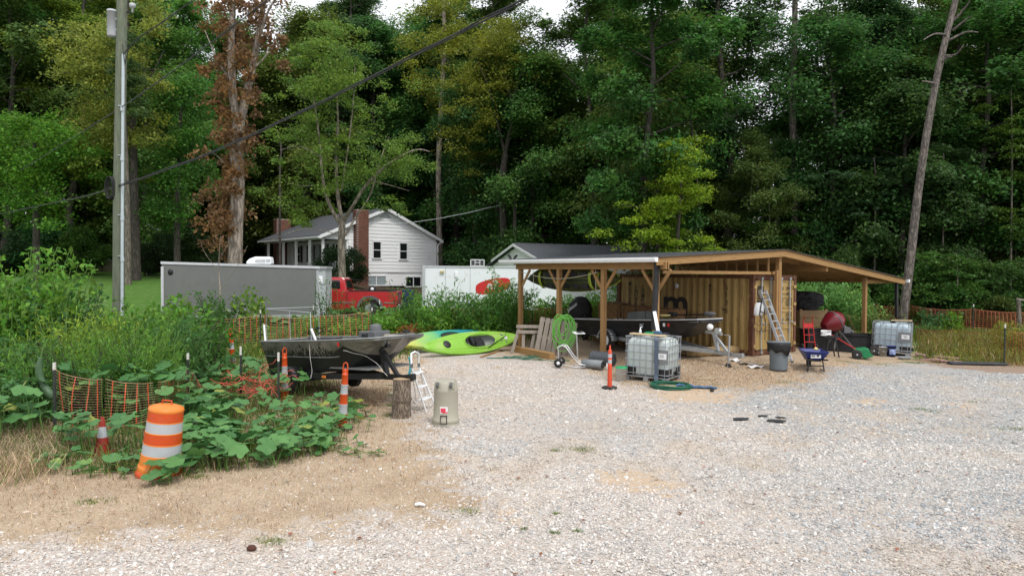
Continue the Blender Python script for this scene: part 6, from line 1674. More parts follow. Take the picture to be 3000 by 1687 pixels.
# ladder leaning on the container
def ladder(label, foot, top, width, nr, across, mt, rail=(.028, .08), skip=None, name='ladder'):
 foot = Vector(foot); top = Vector(top); d = top - foot; L = d.length; t = thing(name, label, 'ladder', foot)
 ac_ = Vector(across).normalized(); d.normalize()
 for s in (-1, 1):
  m = MB(); a = ac_ * (s * width / 2); nrm = d.cross(ac_); m.beam(a, a + d * L, rail[1] if False else rail[0], rail[1], up=nrm); m.build('rail', mt, t)
  m = MB(); m.box(a + Vector((0, 0, .02)), (.06, .1, .05)); m.build('foot', MT['rubber'], t)
 for k in range(nr):
  p = d * (L * (k + .6) / nr); m = MB(); m.cyl(p - ac_ * (width / 2), p + ac_ * (width / 2), .017, seg=8); m.build('rung', mt, t)
 return t
f0 = G(2312, 1064); tp = P(2234, 850, 21.9)
ladder('aluminium extension ladder leaning against the container doors', f0, (tp.x, tp.y, tp.z), .42, 10, U * .9 + Vector((0, .2, 0)), MT['alu'])
f1 = P(2262, 1010, 21.2)
# backpack sprayer
sy = P(2226, 902, 21.7)
t = thing('backpack_sprayer', 'white backpack sprayer hanging on the container door', 'sprayer', sy, FR)
m = MB(); m.loft([[Vector((x * a + o_, y * b_, z)) for x, y in ((-.5, -.4), (0, -.5), (.5, -.4), (.5, .4), (0, .5), (-.5, .4))] for a, b_, o_, z in ((.2, .14, -.1, -.24), (.34, .2, -.04, -.18), (.40, .22, .02, .0), (.34, .2, .05, .14), (.16, .12, .02, .2))]); m.build('tank', MT['white_plastic'], t, bevel=.02, fix=True)
m = MB()
m.tube([(-.05, -.12, .32), (-.16, -.14, .05), (-.18, -.12, -.2), (-.1, -.1, -.3)], .018, 6); m.tube([(0, -.14, .34), (.03, -.16, .05), (.02, -.14, -.25)], .018, 6); m.tube([(-.18, -.12, -.08), (.2, -.12, -.2)], .012, 5)
m.tube([(-.0 + .12 * math.cos(a) + .05, -.1, -.5 + .26 * math.sin(a)) for a in [i * .5 for i in range(13)]], .009, 5); m.tube([(-.05, -.1, -.25), (.12, -.1, -.35), (.2, -.08, -.55), (.2, -.06, -1.0)], .01, 5); m.lathe([(0, 0), (.08, .0), (.08, .05), (0, .06)], 12, (-.02, 0, .18)); m.build('harness', MT['black'], t)
# trash can
q = G(2281, 1084)
MT['can_grey'] = mat('can_grey', (0.13, 0.155, 0.17), .6, var=.08)
t = thing('trash_can', 'grey trash can lined with a black bag before the ladder', 'trash can', q)
m = MB(); m.lathe([(.22, .02), (.235, 0), (.24, .05), (.25, .4), (.275, .72), (.305, .73), (.31, .77), (.29, .775), (.28, .73), (.2, .1)], 32); m.build('body', MT['can_grey'], t)
m = MB(); vs = [];  n = 40
prof = [(.302, .79), (.318, .775), (.305, .70)]
rings = []
for k, (r_, z) in enumerate(prof + [(.31, .62), (.30, .56)]):
 rings.append([Vector(((r_ + .012 * math.sin(i * 2.3 + k)) * math.cos(2 * PI * i / n), (r_ + .012 * math.sin(i * 2.3 + k)) * math.sin(2 * PI * i / n), z + (.05 * math.sin(i * .9) - .09 * max(0, math.cos((i - 32) * .33)) if k == 4 else .02 * math.sin(i * .9) if k == 3 else 0))) for i in range(n)])
m.loft(rings, caps=False); m.build('bin_liner', MT['black'], t, solid=.004)
m = MB(); m.lathe([(.33, .78), (.33, .80), (.3, .815), (0, .83)], 32); lid_ = m.build('lid', MT['can_grey'], t, rot=(R(-4), 0, 0))
# wheelbarrow
q = G(2383, 1085)
t = thing('wheelbarrow', 'blue wheelbarrow with yellow item inside right of the trash can', 'wheelbarrow', q, R(-10))
t.scale = (.9, .9, .9)
m = MB(); outer = [[Vector((x * a, y * b_ + oy, z)) for x, y in ((-1, -1), (1, -1), (1, 1), (-1, 1))] for a, b_, oy, z in ((.22, .26, .05, .36), (.345, .48, .05, .62))]
m.loft(outer, close=True, caps=False, smooth=False); m.add(outer[0], [(0, 1, 2, 3)], False); m.build('tray', MT['blue_paint'], t, solid=.01, bevel=.01)
m = MB(); m.tube([(x * .35, y * .485 + .05, .625) for x, y in ((-1, -1), (1, -1), (1, 1), (-1, 1))], .013, 6, closed=True); m.build('tray_rim', MT['blue_paint'], t)
m = MB(); m.box((-.02, -.355, .49), (.3, .006, .12)); a = m.build('paper_label', MT['label_white'], t, rot=None); a.location = (0, 0, 0)
m = MB(); m.box((-.1, -.36, .49), (.1, .004, .03)); m.box((.04, -.36, .5), (.06, .004, .05)); m.build('label_print', MT['ink'], t)
m = MB()
for s in (-1, 1): m.beam((s * .22, -.75, .42), (s * .12, .62, .3), .045, .045); m.beam((s * .2, -.25, .38), (s * .24, -.32, .02), .04, .03, up=(1, 0, 0)); m.beam((s * .24, -.32, .02), (s * .2, -.0, .04), .04, .02)
m.beam((-.24, -.3, .18), (.24, -.3, .18), .03, .03); m.box((0, -.05, .33), (.36, .3, .05)); m.build('undercarriage', MT['black'], t)
m = MB(); m.lathe([(.05, -.04), (.13, -.05), (.2, -.03), (.2, .03), (.13, .05), (.05, .04)], 24, (0, .62, .2), 'X'); m.build('wheel', MT['rubber'], t)
m = MB(); m.lathe([(0, 0), (.06, .01), (.07, .04), (.02, .08), (0, .09)], 10, (.08, .05, .5)); o = m.build('yellow_toy', MT['yellow_plastic']); o.location = q + Vector((0, 0, .07)); tag(o, 'small yellow object lying in the blue wheelbarrow', 'object')
# ---- clutter right of the container
dz_ = lambda px, D: gp(px, D)
# crate of planks
q = gp(2385, 25.6)
t = thing('plank_crate', 'brown plank sided crate right of the container', 'crate', q, R(8))
for k in range(4):
 m = MB(); m.box((0, 0, .3 + k * .31), (1.15, .045, .29)); m.build('plank', MT['plywood'], t, bevel=.004)
 m = MB(); m.box((-.56, .5, .3 + k * .31), (.045, .95, .29)); m.build('plank', MT['plywood'], t, bevel=.004)
for x in (-.5, .5): m = MB(); m.box((x, .05, .72), (.08, .06, 1.4)); m.build('post', MT['wood'], t)
for k, (px, lab) in enumerate(((2366, 'black lumpy tarp bundle on the plank crate'),)):
 p = q + Vector((-.15, .3, 1.35)); m = MB(); rr = random.Random(8); rings = []
 for i in range(9):
  s_ = math.sin(PI * (i + .6) / 9.6) ** .35; rings.append([Vector((.6 * s_ * math.cos(a) * (1 + .16 * rr.uniform(-1, 1)), .42 * s_ * math.sin(a) * (1 + .16 * rr.uniform(-1, 1)), i * .085 + .05 * math.cos(a * 2 + i) + .03 * rr.uniform(-1, 1))) for a in [2 * PI * j / 16 for j in range(16)]])
 m.loft(rings, smooth=False); o = m.build('tarp_bundle', MT['black_matte']); o.location = p; tag(o, lab, 'tarp')
# red hand truck
q = gp(2376, 24.3)
t = thing('hand_truck', 'red two wheeled hand truck standing before the plank crate', 'hand truck', q, rot=(R(-10), 0, R(8)))
m = MB()
for s in (-1, 1): m.tube([(s * .2, .0, .05), (s * .18, 0, 1.0), (s * .17, -.02, 1.12), (s * .14, -.1, 1.2)], .017, 7)
for z in (.3, .55, .8, .95): m.cyl((-.2, 0, z), (.2, 0, z), .014, seg=7)
m.cyl((0, 0, .3), (0, 0, .95), .012, seg=7); m.box((0, 0, .88), (.34, .01, .12)); m.build('frame', MT['red_paint'], t)
m = MB(); m.box((0, -.12, .05), (.36, .22, .012)); m.build('toe_plate', MT['red_paint'], t)
for s in (-1, 1): m = MB(); m.lathe([(.02, -.03), (.12, -.035), (.13, 0), (.12, .035), (.02, .03)], 16, (s * .26, .08, .13), 'X'); m.build('wheel', MT['rubber'], t)
# cement mixer
q = gp(2455, 24.6)
MT['mixer_red'] = mat('mixer_red', (0.15, 0.008, 0.015), .35, var=.1, coat=.3)
t = thing('cement_mixer', 'dark red cement mixer drum tipped to the left', 'cement mixer', q, R(10))
m = MB(); m.lathe([(.17, -.48), (.2, -.46), (.36, -.12), (.38, 0), (.36, .08), (.2, .3), (0, .34)], 28); m.build('drum', MT['mixer_red'], t, loc=(-.12, 0, 1.12), rot=(0, R(62), 0))
m = MB(); m.lathe([(.385, -.02), (.40, 0), (.385, .02)], 28); m.build('ring_gear', MT['grey_plastic'], t, loc=(-.12, 0, 1.12), rot=(0, R(62), 0))
m = MB(); m.cyl((.2, 0, .95), (.62, 0, .7), .05); m.box((.3, -.02, .8), (.25, .22, .2)); m.beam((.1, 0, .75), (.5, -.35, .05), .04, .04); m.beam((.1, 0, .75), (.5, .35, .05), .04, .04); m.beam((.0, 0, .75), (-.35, -.3, .05), .04, .04); m.beam((.0, 0, .75), (-.35, .3, .05), .04, .04); m.build('stand', MT['grey_plastic'], t)
# black tub
q = gp(2490, 25.2)
t = thing('stock_tub', 'large black rectangular tub behind the green mower', 'tub', q, R(-8))
m = MB(); rg2 = [[Vector((x * a, y * b_, z)) for x, y in ((-1, -1), (1, -1), (1, 1), (-1, 1))] for a, b_, z in ((.72, .4, 0), (.8, .46, .62))]; m.loft(rg2, caps=False, smooth=False); m.add(rg2[0], [(0, 1, 2, 3)], False); m.build('shell', MT['black_matte'], t, solid=.02, bevel=.02)
m = MB(); m.tube([(x * .82, y * .48, .62) for x, y in ((-1, -1), (1, -1), (1, 1), (-1, 1))], .025, 6, closed=True); m.build('rim', MT['black_matte'], t)
q = gp(2400, 25.0); t = thing('stock_tub', 'black tub in shade behind the red hand truck', 'tub', q, R(5))
m = MB(); m.loft([[Vector((x * a, y * b_, z)) for x, y in ((-1, -1), (1, -1), (1, 1), (-1, 1))] for a, b_, z in ((.55, .25, 0), (.6, .3, .72))], smooth=False); m.build('shell', MT['black_matte'], t, bevel=.02, fix=True)
m = MB(); m.box((0, 0, .74), (1.25, .64, .03)); m.build('lid', MT['black_matte'], t)
# drop spreader: green hopper on wheels
q = G(2515, 1050)
MT['spreader_green'] = mat('spreader_green', (0.012, 0.19, 0.07), .4, var=.1)
t = thing('lawn_spreader', 'green hopper lawn spreader with red handle lying tipped', 'lawn spreader', q, R(-18))
m = MB(); m.prism([(-.14, -.28, .32), (.24, -.28, .38), (.42, -.28, .12), (.14, -.28, .02)], (0, .56, 0)); m.build('hopper', MT['spreader_green'], t, fix=True, bevel=.03)
m = MB()
for s in (-1, 1): m.tube([(-.1, s * .06, .32), (-.6, s * .1, .62), (-1.0, s * .16, .86)], .016, 7)
m.cyl((-1.0, -.2, .86), (-1.0, .2, .86), .018); m.cyl((-.55, -.1, .6), (-.55, .1, .6), .012); m.build('handle', MT['red_paint'], t)
for j, (x, y, z, r_) in enumerate(((-.1, -.36, .16, .16), (.42, -.25, .3, .135), (.5, .28, .3, .135))):
 m = MB(); m.lathe([(r_ * .55, -.03), (r_ * .9, -.035), (r_, -.015), (r_, .015), (r_ * .9, .035), (r_ * .55, .03)], 22, (x, y, z), 'Y'); a = m.build('wheel', MT['rubber'], t)
 m = MB(); m.lathe([(0, -.03), (r_ * .2, -.035), (r_ * .2, .035), (0, .03)], 10, (x, y, z), 'Y')
 for k in range(6): m.beam((x, y, z), (x + r_ * .6 * math.cos(k * 1.047), y, z + r_ * .6 * math.sin(k * 1.047)), .02, .012, up=(0, 1, 0))
 m.build('hub', MT['lightgrey'], a)
# white rope bundle on black stand
q = gp(2430, 22.6)
t = thing('black_stand', 'black folding work stand holding a white rope bundle', 'stand', q, 0)
m = MB(); m.box((.05, 0, .66), (.5, .35, .05))
for sx in (-1, 1):
 for sy_ in (-1, 1): m.beam((.05 + sx * .1, sy_ * .12, .64), (.05 + sx * .22, sy_ * .16, 0), .04, .03, up=(1, 0, 0))
m.build('frame', MT['black'], t)
m = MB(); qr = random.Random(3)
pts = [(.13 * math.cos(i * .55) * (1 + .3 * math.sin(i * .13)), .1 * math.sin(i * .55), .1 + .08 * math.sin(i * .37)) for i in range(150)]
m.tube(pts, .012, 5); o = m.build('rope_bundle', MT['white_plastic']); o.location = q + Vector((-.12, -.05, .69)); tag(o, 'bundle of white rope on the black stand', 'rope')
# long handled shovel
a, b_ = P(2485, 925, 24.4), G(2520, 1010)
t = thing('shovel', 'long wooden handled tool leaning over the green spreader', 'shovel', b_)
m = MB(); m.cyl((0, 0, .02), Vector((a.x, a.y, a.z)) - b_, .016); m.build('shaft', MT['wood'], t)
m = MB(); d = (Vector((a.x, a.y, a.z)) - b_).normalized(); m.cyl(d * 1.15, d * 1.35, .022); m.build('grip', MT['black'], t)
m = MB(); m.box((0.02, 0, .06), (.2, .03, .24)); m.build('blade', MT['grey_plastic'], t, bevel=.02)
# white sheet, buckets by the right tote
q = G(2566, 1040); m = MB(); m.sheet(lambda u, v: Vector(((u - .5) * .55, (v - .5) * .45, .05 + .1 * (1 - u) + .03 * math.sin(v * 5))), 8, 6); o = m.build('paper_sheet', MT['label_white'], solid=.008); o.location = q; o.rotation_euler = (0, R(4), R(-30)); tag(o, 'bent white sheet on the ground left of the blue bucket', 'sheet')
q = G(2611, 1045)
bucket('bucket', 'blue rimmed bucket with printed label before the right tote', q, .125, .15, .37, MT['blue_paint'], None, 0, mat('bucket_print', (0.25, 0.32, 0.55), .5, var=.8, scale=9))
bucket('bucket', 'pale grey bucket left of the blue bucket', q + Vector((-.26, .05, 0)), .11, .135, .33, MT['lightgrey'], None, 0)
q = G(2650, 1052); m = MB(); m.lathe([(.0, .0), (.12, 0), (.17, .07), (.175, .075), (.12, .01)], 20, sx=1.4); o = m.build('flat_pan', MT['lightgrey']); o.location = q; tag(o, 'shallow grey pan on gravel before the right tote', 'pan')
q = G(2575, 1034) + Vector((-.2, .2, 0)); m = MB(); m.sheet(lambda u, v: Vector(((u - .5) * .5, (v - .5) * .3, .05 + .05 * math.sin(u * 9) * math.cos(v * 7))), 10, 8); o = m.build('yellow_bag', mat('bag_yellow', (.5, .45, .06), .6), solid=.006); o.location = q; tag(o, 'crumpled yellow bag behind the white sheet', 'bag')
# black cloth on the ground, pavers
q = G(2770, 1070)
m = MB(); m.sheet(lambda u, v: Vector(((u - .5) * 1.75, (v - .5) * .55 * (1 - .5 * abs(u - .5)), .03 + .05 * abs(math.sin(u * 8 + v * 3)) * (1 - abs(2 * v - 1)) + .02 * math.sin(v * 15 + u * 3))), 30, 12); o = m.build('landscape_fabric', mat('black_fabric', (0.03, 0.034, 0.04), .7, var=.3, scale=6), solid=.01); o.location = G(2862, 1068); o.rotation_euler = (0, 0, R(-4)); tag(o, 'crumpled black landscape fabric on the gravel edge at right', 'fabric')
MT['paver'] = mat('paver_pink', (0.36, 0.22, 0.19), .85, var=.2, scale=10, bump=.4)
q = MB(); q.box((0, 0, .03), (.34, .17, .055)); pme = q.mesh('paver', MT['paver'])
pr_ = random.Random(2)
for j, (px, py) in enumerate(((2698, 1046), (2722, 1050), (2735, 1056), (2752, 1052), (2760, 1060), (2778, 1062), (2790, 1056), (2712, 1056), (2804, 1062), (2746, 1062))):
 o = link('paver_stone', pme, None, G(px, py) + Vector((0, 0, .0 if j % 3 else .05)), (R(pr_.uniform(-6, 6)), R(pr_.uniform(-6, 6)), pr_.uniform(-1, 1))); tag(o, 'pinkish concrete paver lying loose by the orange fence', 'paver', 'loose pavers by the orange fence')
# black roofing scraps on the gravel
sm_ = mat('roofing_scrap', (0.03, 0.032, 0.034), .9, var=.3, scale=40, bump=.4)
for j, (px, py, w, d, lab) in enumerate(((2170, 1230, .34, .16, 'black roofing scrap on gravel, leftmost of the four'), (2235, 1222, .2, .1, 'small black roofing scrap above the largest right one'), (2274, 1236, .36, .18, 'black roofing scrap on gravel nearest the camera at right'), (2288, 1226, .2, .08, 'thin black roofing scrap farthest right'))):
 m = MB(); m.prism([(-w / 2, -d / 2, 0), (w * .3, -d * .6, 0), (w / 2, d * .2, 0), (w * .1, d / 2, 0), (-w * .4, d * .35, 0)], (0, 0, .012)); o = m.build('roofing_scrap', sm_); o.location = G(px, py) + Vector((0, 0, .02)); o.rotation_euler = (R(2), R(-2), R(-12 * j)); tag(o, lab, 'scrap')
# litter by the container
for j, (px, py, lab) in enumerate(((2190, 1068, 'flattened white carton on the straw left of the trash can'), (2215, 1076, 'folded white paper beside the flattened carton'), (2150, 1056, 'crumpled white plastic near the trailer jack'))):
 m = MB(); m.sheet(lambda u, v: Vector(((u - .5) * .5, (v - .5) * .3, .03 + .04 * math.sin(u * 7 + j) * math.cos(v * 6)))
, 8, 6); o = m.build('litter', MT['label_white'] if j else MT['greywood'], solid=.005); o.location = G(px, py); o.rotation_euler = (0, 0, j * .8); tag(o, lab, 'litter')
# ================================================================ UTILITY POLE AND LINES
MT['polewood'] = mat('pole_wood', (0.125, 0.145, 0.10), .9, var=.3, scale=5, stretch=(6, 6, .6), bump=.5, bscale=14, dirt=(.20, .19, .145), dirtamt=.25, dscale=3)
MT['pvc'] = mat('conduit_grey', (0.42, 0.48, 0.50), .5, var=.06)
D = 20.0
pb_ = gp(345, D)
up = thing('utility_pole', 'weathered wooden utility pole with grey conduit and transformer can', 'utility pole', pb_)
def L_(p): return Vector(p) - pb_
m = MB(); m.tube([Vector((0, 0, -.3)), L_(P(349, 560, D)), L_(P(357, 60, D)), L_(P(360, -260, D))], [.16, .155, .14, .13], 18); m.build('shaft', MT['polewood'], up)
m = MB(); m.tube([L_(P(357, 870, D - .16)) + Vector((0, 0, -1.2)), L_(P(358, 700, D - .16)), L_(P(359, 500, D - .15)), L_(P(361, 160, D - .13))], .042, 10)
m.build('conduit', MT['pvc'], up)
m = MB()
for y in (465, 640, 760, 320):
 c = L_(P(358.5, y, D - .16)); m.cyl(c - Vector((0, 0, .06)), c + Vector((0, 0, .06)), .052, seg=10); m.box(c + Vector((-.06, .03, .1)), (.14, .06, .02))
m.build('conduit_coupling', MT['pvc'], up)
tc_ = L_(P(329, 68, D - .05))
m = MB(); m.lathe([(.0, .38), (.13, .36), (.145, .32), (.145, .3), (.135, .3), (.135, -.36), (.12, -.4), (0, -.4)], 24, tc_); m.build('transformer', MT['lightgrey'], up)
m = MB(); m.box(tc_ + Vector((.14, 0, .1)), (.08, .1, .06)); m.box(tc_ + Vector((.14, 0, -.2)), (.08, .1, .06)); m.build('bracket', MT['steel'], up)
c = L_(P(388, 22, D)); m = MB(); m.lathe([(0, .12), (.08, .1), (.085, 0), (.03, -.02), (.03, -.14), (0, -.16)], 14, c); m.build('insulator', MT['lightgrey'], up)
m = MB(); m.beam(c + Vector((0, 0, -.16)), L_(P(360, 36, D)), .03, .03); m.tube([L_(P(366, 120, D - .15)), L_(P(375, 150, D - .3)), L_(P(366, 190, D - .2)), L_(P(358, 130, D - .2))], .01, 5); m.build('drop_wires', MT['black'], up)
m = MB(); cc = L_(P(318, 550, D - .2))
for k in range(5): m.tube([cc + Vector((.02 * k + .05 * math.sin(a) * .4, .02 * k, .32 * math.cos(a))) + Vector((.09 * math.sin(a), 0, 0)) for a in [2 * PI * i / 14 for i in range(14)]], .012, 5, closed=True)
m.beam(cc, cc + Vector((.15, .05, 0)), .04, .04); m.build('cable_coil', MT['black'], up)
def wire(name, label, pts, r, strands=1, gap=.02, mt=None):
 t = thing(name, label, 'cable', pts[0])
 P0 = Vector(pts[0])
 q = [Vector(p) - P0 for p in pts]; s = []
 n = len(q)
 for i in range(n - 1):
  a = q[max(i - 1, 0)]; b = q[i]; c = q[i + 1]; d = q[min(i + 2, n - 1)]
  for u in range(8):
   x = u / 8; s.append(0.5 * ((2 * b) + (c - a) * x + (2 * a - 5 * b + 4 * c - d) * x * x + (3 * b - a - 3 * c + d) * x ** 3))
 s.append(q[-1])
 for k in range(strands):
  m = MB(); off = Vector((0, 0, gap * (k - (strands - 1) / 2))); m.tube([p + off + Vector((0, 0, .008 * math.sin(i * 1.3 + k * PI))) for i, p in enumerate(s)], r, 6); m.build('strand', mt or MT['black'], t)
 return t
wire('power_line', 'thick black twin cable sweeping down from top centre to the pole', [P(1640, -55, 9.5), P(1535, 0, 10), P(1200, 170, 12), P(900, 320, 14.5), P(600, 455, 17.5), P(350, 545, 19.8)], .012, 3, .022)
wire('power_line', 'black cable continuing left from the pole towards the trees', [P(350, 545, 19.8), P(250, 575, 24), P(130, 600, 30), P(-60, 640, 40)], .012, 2, .025)
wire('power_line', 'thin black cable above the thick one, crossing the brown tree', [P(880, -60, 13), P(780, 5, 13.5), P(600, 140, 15.5), P(450, 250, 18), P(350, 318, 20), P(220, 400, 25), P(60, 500, 34)], .009, 2, .02)
wire('power_line', 'twisted dark service cable rising right from the pole top', [P(362, 160, 19.8), P(400, 118, 19.3), P(470, 70, 18.5), P(575, -5, 17.5), P(680, -80, 16.5)], .01, 2, .03)
wire('power_line', 'thin grey wire sagging from the pole towards the brown tree', [P(355, 525, 20), P(430, 550, 24), P(520, 578, 29), P(590, 588, 34), P(700, 596, 42)], .008)
wire('power_line', 'thin grey service wire from the wood to the house gable', [P(1080, 655, 56), P(1200, 652, 56), P(1330, 632, 56), P(1470, 600, 56)], .025, mt=MT['lightgrey'])
# brown wooden pole behind the garage
t = thing('utility_pole', 'slim brown wooden pole standing behind the white garage', 'utility pole', gp(1508, 55))
m = MB(); m.cyl((0, 0, -.2), P(1508, 575, 55) - t.location, .17, .13, 10); m.build('shaft', MT['bark_dark'], t)
# ================================================================ ORANGE MESH FENCES
MT['net'] = mat('orange_net', (0.48, 0.085, 0.035), .5, var=.2, scale=4)
MT['net_glint'] = mat('glint_net', (0.50, 0.30, 0.20), .5, var=.2, scale=4)  # whitish glints along the horizontal strands, put into their base colour
MT['net_faded'] = mat('faded_net', (0.30, 0.09, 0.04), .6, var=.3, scale=4)
MT['stake'] = mat('stake_metal', (0.03, 0.035, 0.03), .7, var=.3)
MT['stake_white'] = mat('stake_white', (0.62, 0.60, 0.55), .7, var=.15)
def net_fence(label, posts, sags, mats, dh=.05, dv=.17, hw_=.0035, vw=.011, postmat=None, ends=True):
 """posts: (ground point, net bottom, net top, post height). Net hangs between."""
 t = thing('mesh_fence', label, 'fence', posts[0][0])
 B = Vector(posts[0][0])
 for g, b0, t0, ph in posts:
  if ph:
   p = Vector(g) - B
   m = MB(); m.beam(p + Vector((0, 0, -.1)), p + Vector((.0, 0, ph - .12)), .035, .035); q = m.build('fence_post', MT['stake'], t)
   m = MB(); m.beam(p + Vector((0, 0, ph - .119)), p + Vector((0, 0, ph)), .036, .036); m.build('post_tip', MT['stake_white'], q)
 H = MB(); Vn = MB(); r = random.Random(len(label))
 for k in range(len(posts) - 1):
  (g0, b0, t0, _), (g1, b1, t1, _) = posts[k], posts[k + 1]
  g0 = Vector(g0) - B; g1 = Vector(g1) - B; L = (g1 - g0).length; d = (g1 - g0).normalized(); nrm = Vector((-d.y, d.x, 0)).normalized()
  sag = sags[k]
  def pt(u, v):
   g = g0.lerp(g1, u); zb = b0 + (b1 - b0) * u; zt = t0 + (t1 - t0) * u - sag * math.sin(PI * u)
   skew = .10 * math.sin(u * 3 + k) * v
   return g + d * skew * .5 + nrm * (.04 * math.sin(u * 9 + v * 3) + .02 * math.sin(v * 5 + u * 4)) + Vector((0, 0, zb + (zt - zb) * v))
  nh = max(4, int((max(t0 - b0, t1 - b1)) / dh)); n = max(6, int(L / .25))
  for i in range(nh + 1):
   v = i / nh; ww = hw_ * (2.0 if i in (0, nh) else 1)
   for j in range(n):
    a = pt(j / n, v); b = pt((j + 1) / n, v); H.add([a - Vector((0, 0, ww)), b - Vector((0, 0, ww)), b + Vector((0, 0, ww)), a + Vector((0, 0, ww))], [(0, 1, 2, 3)], False)
  nv = max(3, int(L / dv))
  for j in range(nv):
   u = (j + .5) / nv; m_ = nh * 2
   for i in range(m_):
    a = pt(u, i / m_); b = pt(u, (i + 1) / m_); w0 = vw * (.5 if i % 2 else 1.6); w1 = vw * (1.6 if i % 2 else .5)
    Vn.add([a - d * w0, a + d * w0, b + d * w1, b - d * w1], [(0, 1, 2, 3)], False)
 h = H.build('net_strands', mats[0], t); h['kind'] = 'stuff'
 v = Vn.build('net_bands', mats[1], t); v['kind'] = 'stuff'
 return t
def fp(px, D, b, tp, ph): return (gp(px, D), b, tp, ph)
net_fence('orange mesh fence torn and leaning left of the orange drum', [fp(158, 11.3, .1, 1.18, 1.28), fp(300, 11.25, .18, 1.02, 0), fp(455, 11.6, .3, .92, 0), fp(550, 13.4, .15, .9, 1.2), fp(640, 14.6, .0, .5, 0)], [.08, .05, .05, .2], (MT['net_glint'], MT['net']), hw_=.0022, vw=.008, dv=.19)
net_fence('orange mesh fence panel behind the small boat', [fp(560, 21.5, .05, .95, 1.1), fp(650, 22.3, .05, 1.05, 0), fp(763, 23, .1, 1.15, 1.32), fp(930, 23.6, .1, 1.1, 0), fp(1090, 24, .1, 1.2, 1.35)], [.03, .03, .1, .05], (MT['net_glint'], MT['net']), dh=.085, dv=.2, hw_=.004, vw=.009)
net_fence('rusty orange mesh fence sagging behind the kayaks and carport posts', [fp(1180, 24.5, .0, .2, 0), fp(1322, 25, .05, 1.2, 1.35), fp(1560, 26, .05, 1.15, 1.2), fp(1800, 27, .05, 1.15, 1.2)], [.1, .06, .06], (MT['net_faded'], MT['net_faded']), dh=.085, dv=.17, hw_=.006, vw=.010)
net_fence('orange mesh fence at the gravel edge right of the right tote', [fp(2685, 24.3, .02, .95, 0), fp(2800, 23.4, .02, 1.0, 0), fp(2946, 21.8, .0, 1.1, 1.3), fp(3070, 21.4, .0, 1.1, 1.3), fp(3350, 21, 0, 1.1, 1.3)], [.05, .08, .05, .05], (MT['net_faded'], MT['net_faded']), dh=.06, dv=.075, hw_=.004, vw=.004)
net_fence('dark orange mesh fence along the wood edge at far right', [fp(2300, 35, .1, 1.2, 1.3), fp(2560, 35, .1, 1.2, 1.3), fp(2657, 34.5, .1, 1.25, 1.5), fp(2852, 33, .1, 1.15, 1.4), fp(3060, 32, .1, 1.1, 1.3), fp(3400, 31, .1, 1.1, 1.3)], [.1, .1, .12, .1, .1], (MT['net_faded'], MT['net_faded']), dh=.1, dv=.16, hw_=.011, vw=.012)
t = thing('timber_gate_frame', 'rough grey post with a short white crossbar at the right edge', 'post', gp(2985, 29))
m = MB(); m.tube([(0, 0, -.1), (.03, 0, .8), (-.02, 0, 1.75)], [.1, .085, .075], 9); m.build('post', MT['bark_grey'], t)
m = MB(); m.beam((-.1, 0, 1.78), (.9, .1, 1.62), .09, .07); m.build('crossbar', MT['greywood'], t)
# fallen net heaps
def heap(label, c, rx, ry, h, mt, n=46):
 q = random.Random(len(label)); m = MB()
 for k in range(n):
  a = q.uniform(0, 6.28); pts = [Vector((rx * q.uniform(-1, 1), ry * q.uniform(-1, 1), .02 + h * q.random()))]
  for i in range(5): pts.append(pts[-1] + Vector((math.cos(a) * rx * .22, math.sin(a) * ry * .3, q.uniform(-.3, .3) * h))); a += q.uniform(-.7, .7)
  for p in pts: p.z = max(.01, p.z)
  m.tube(pts, .006, 3, False)
 o = m.build('net_heap', mt); o.location = c; tag(o, label, 'net'); return o
heap('crumpled red orange net heap between the leaves left of the boat', gp(750, 14.3) + Vector((0, 0, .3)), .5, .4, .3, mat('net_pinkred', (.62, .10, .07), .5, var=.3, scale=10), 55)
heap('fallen orange net on straw behind the leaning traffic drum', gp(600, 18.3), .9, .6, .25, MT['net'], 60)
heap('rolled orange net rising to the stake behind the lime kayak', gp(1250, 24.6) + Vector((0, 0, .15)), .9, .3, .5, MT['net'], 60)
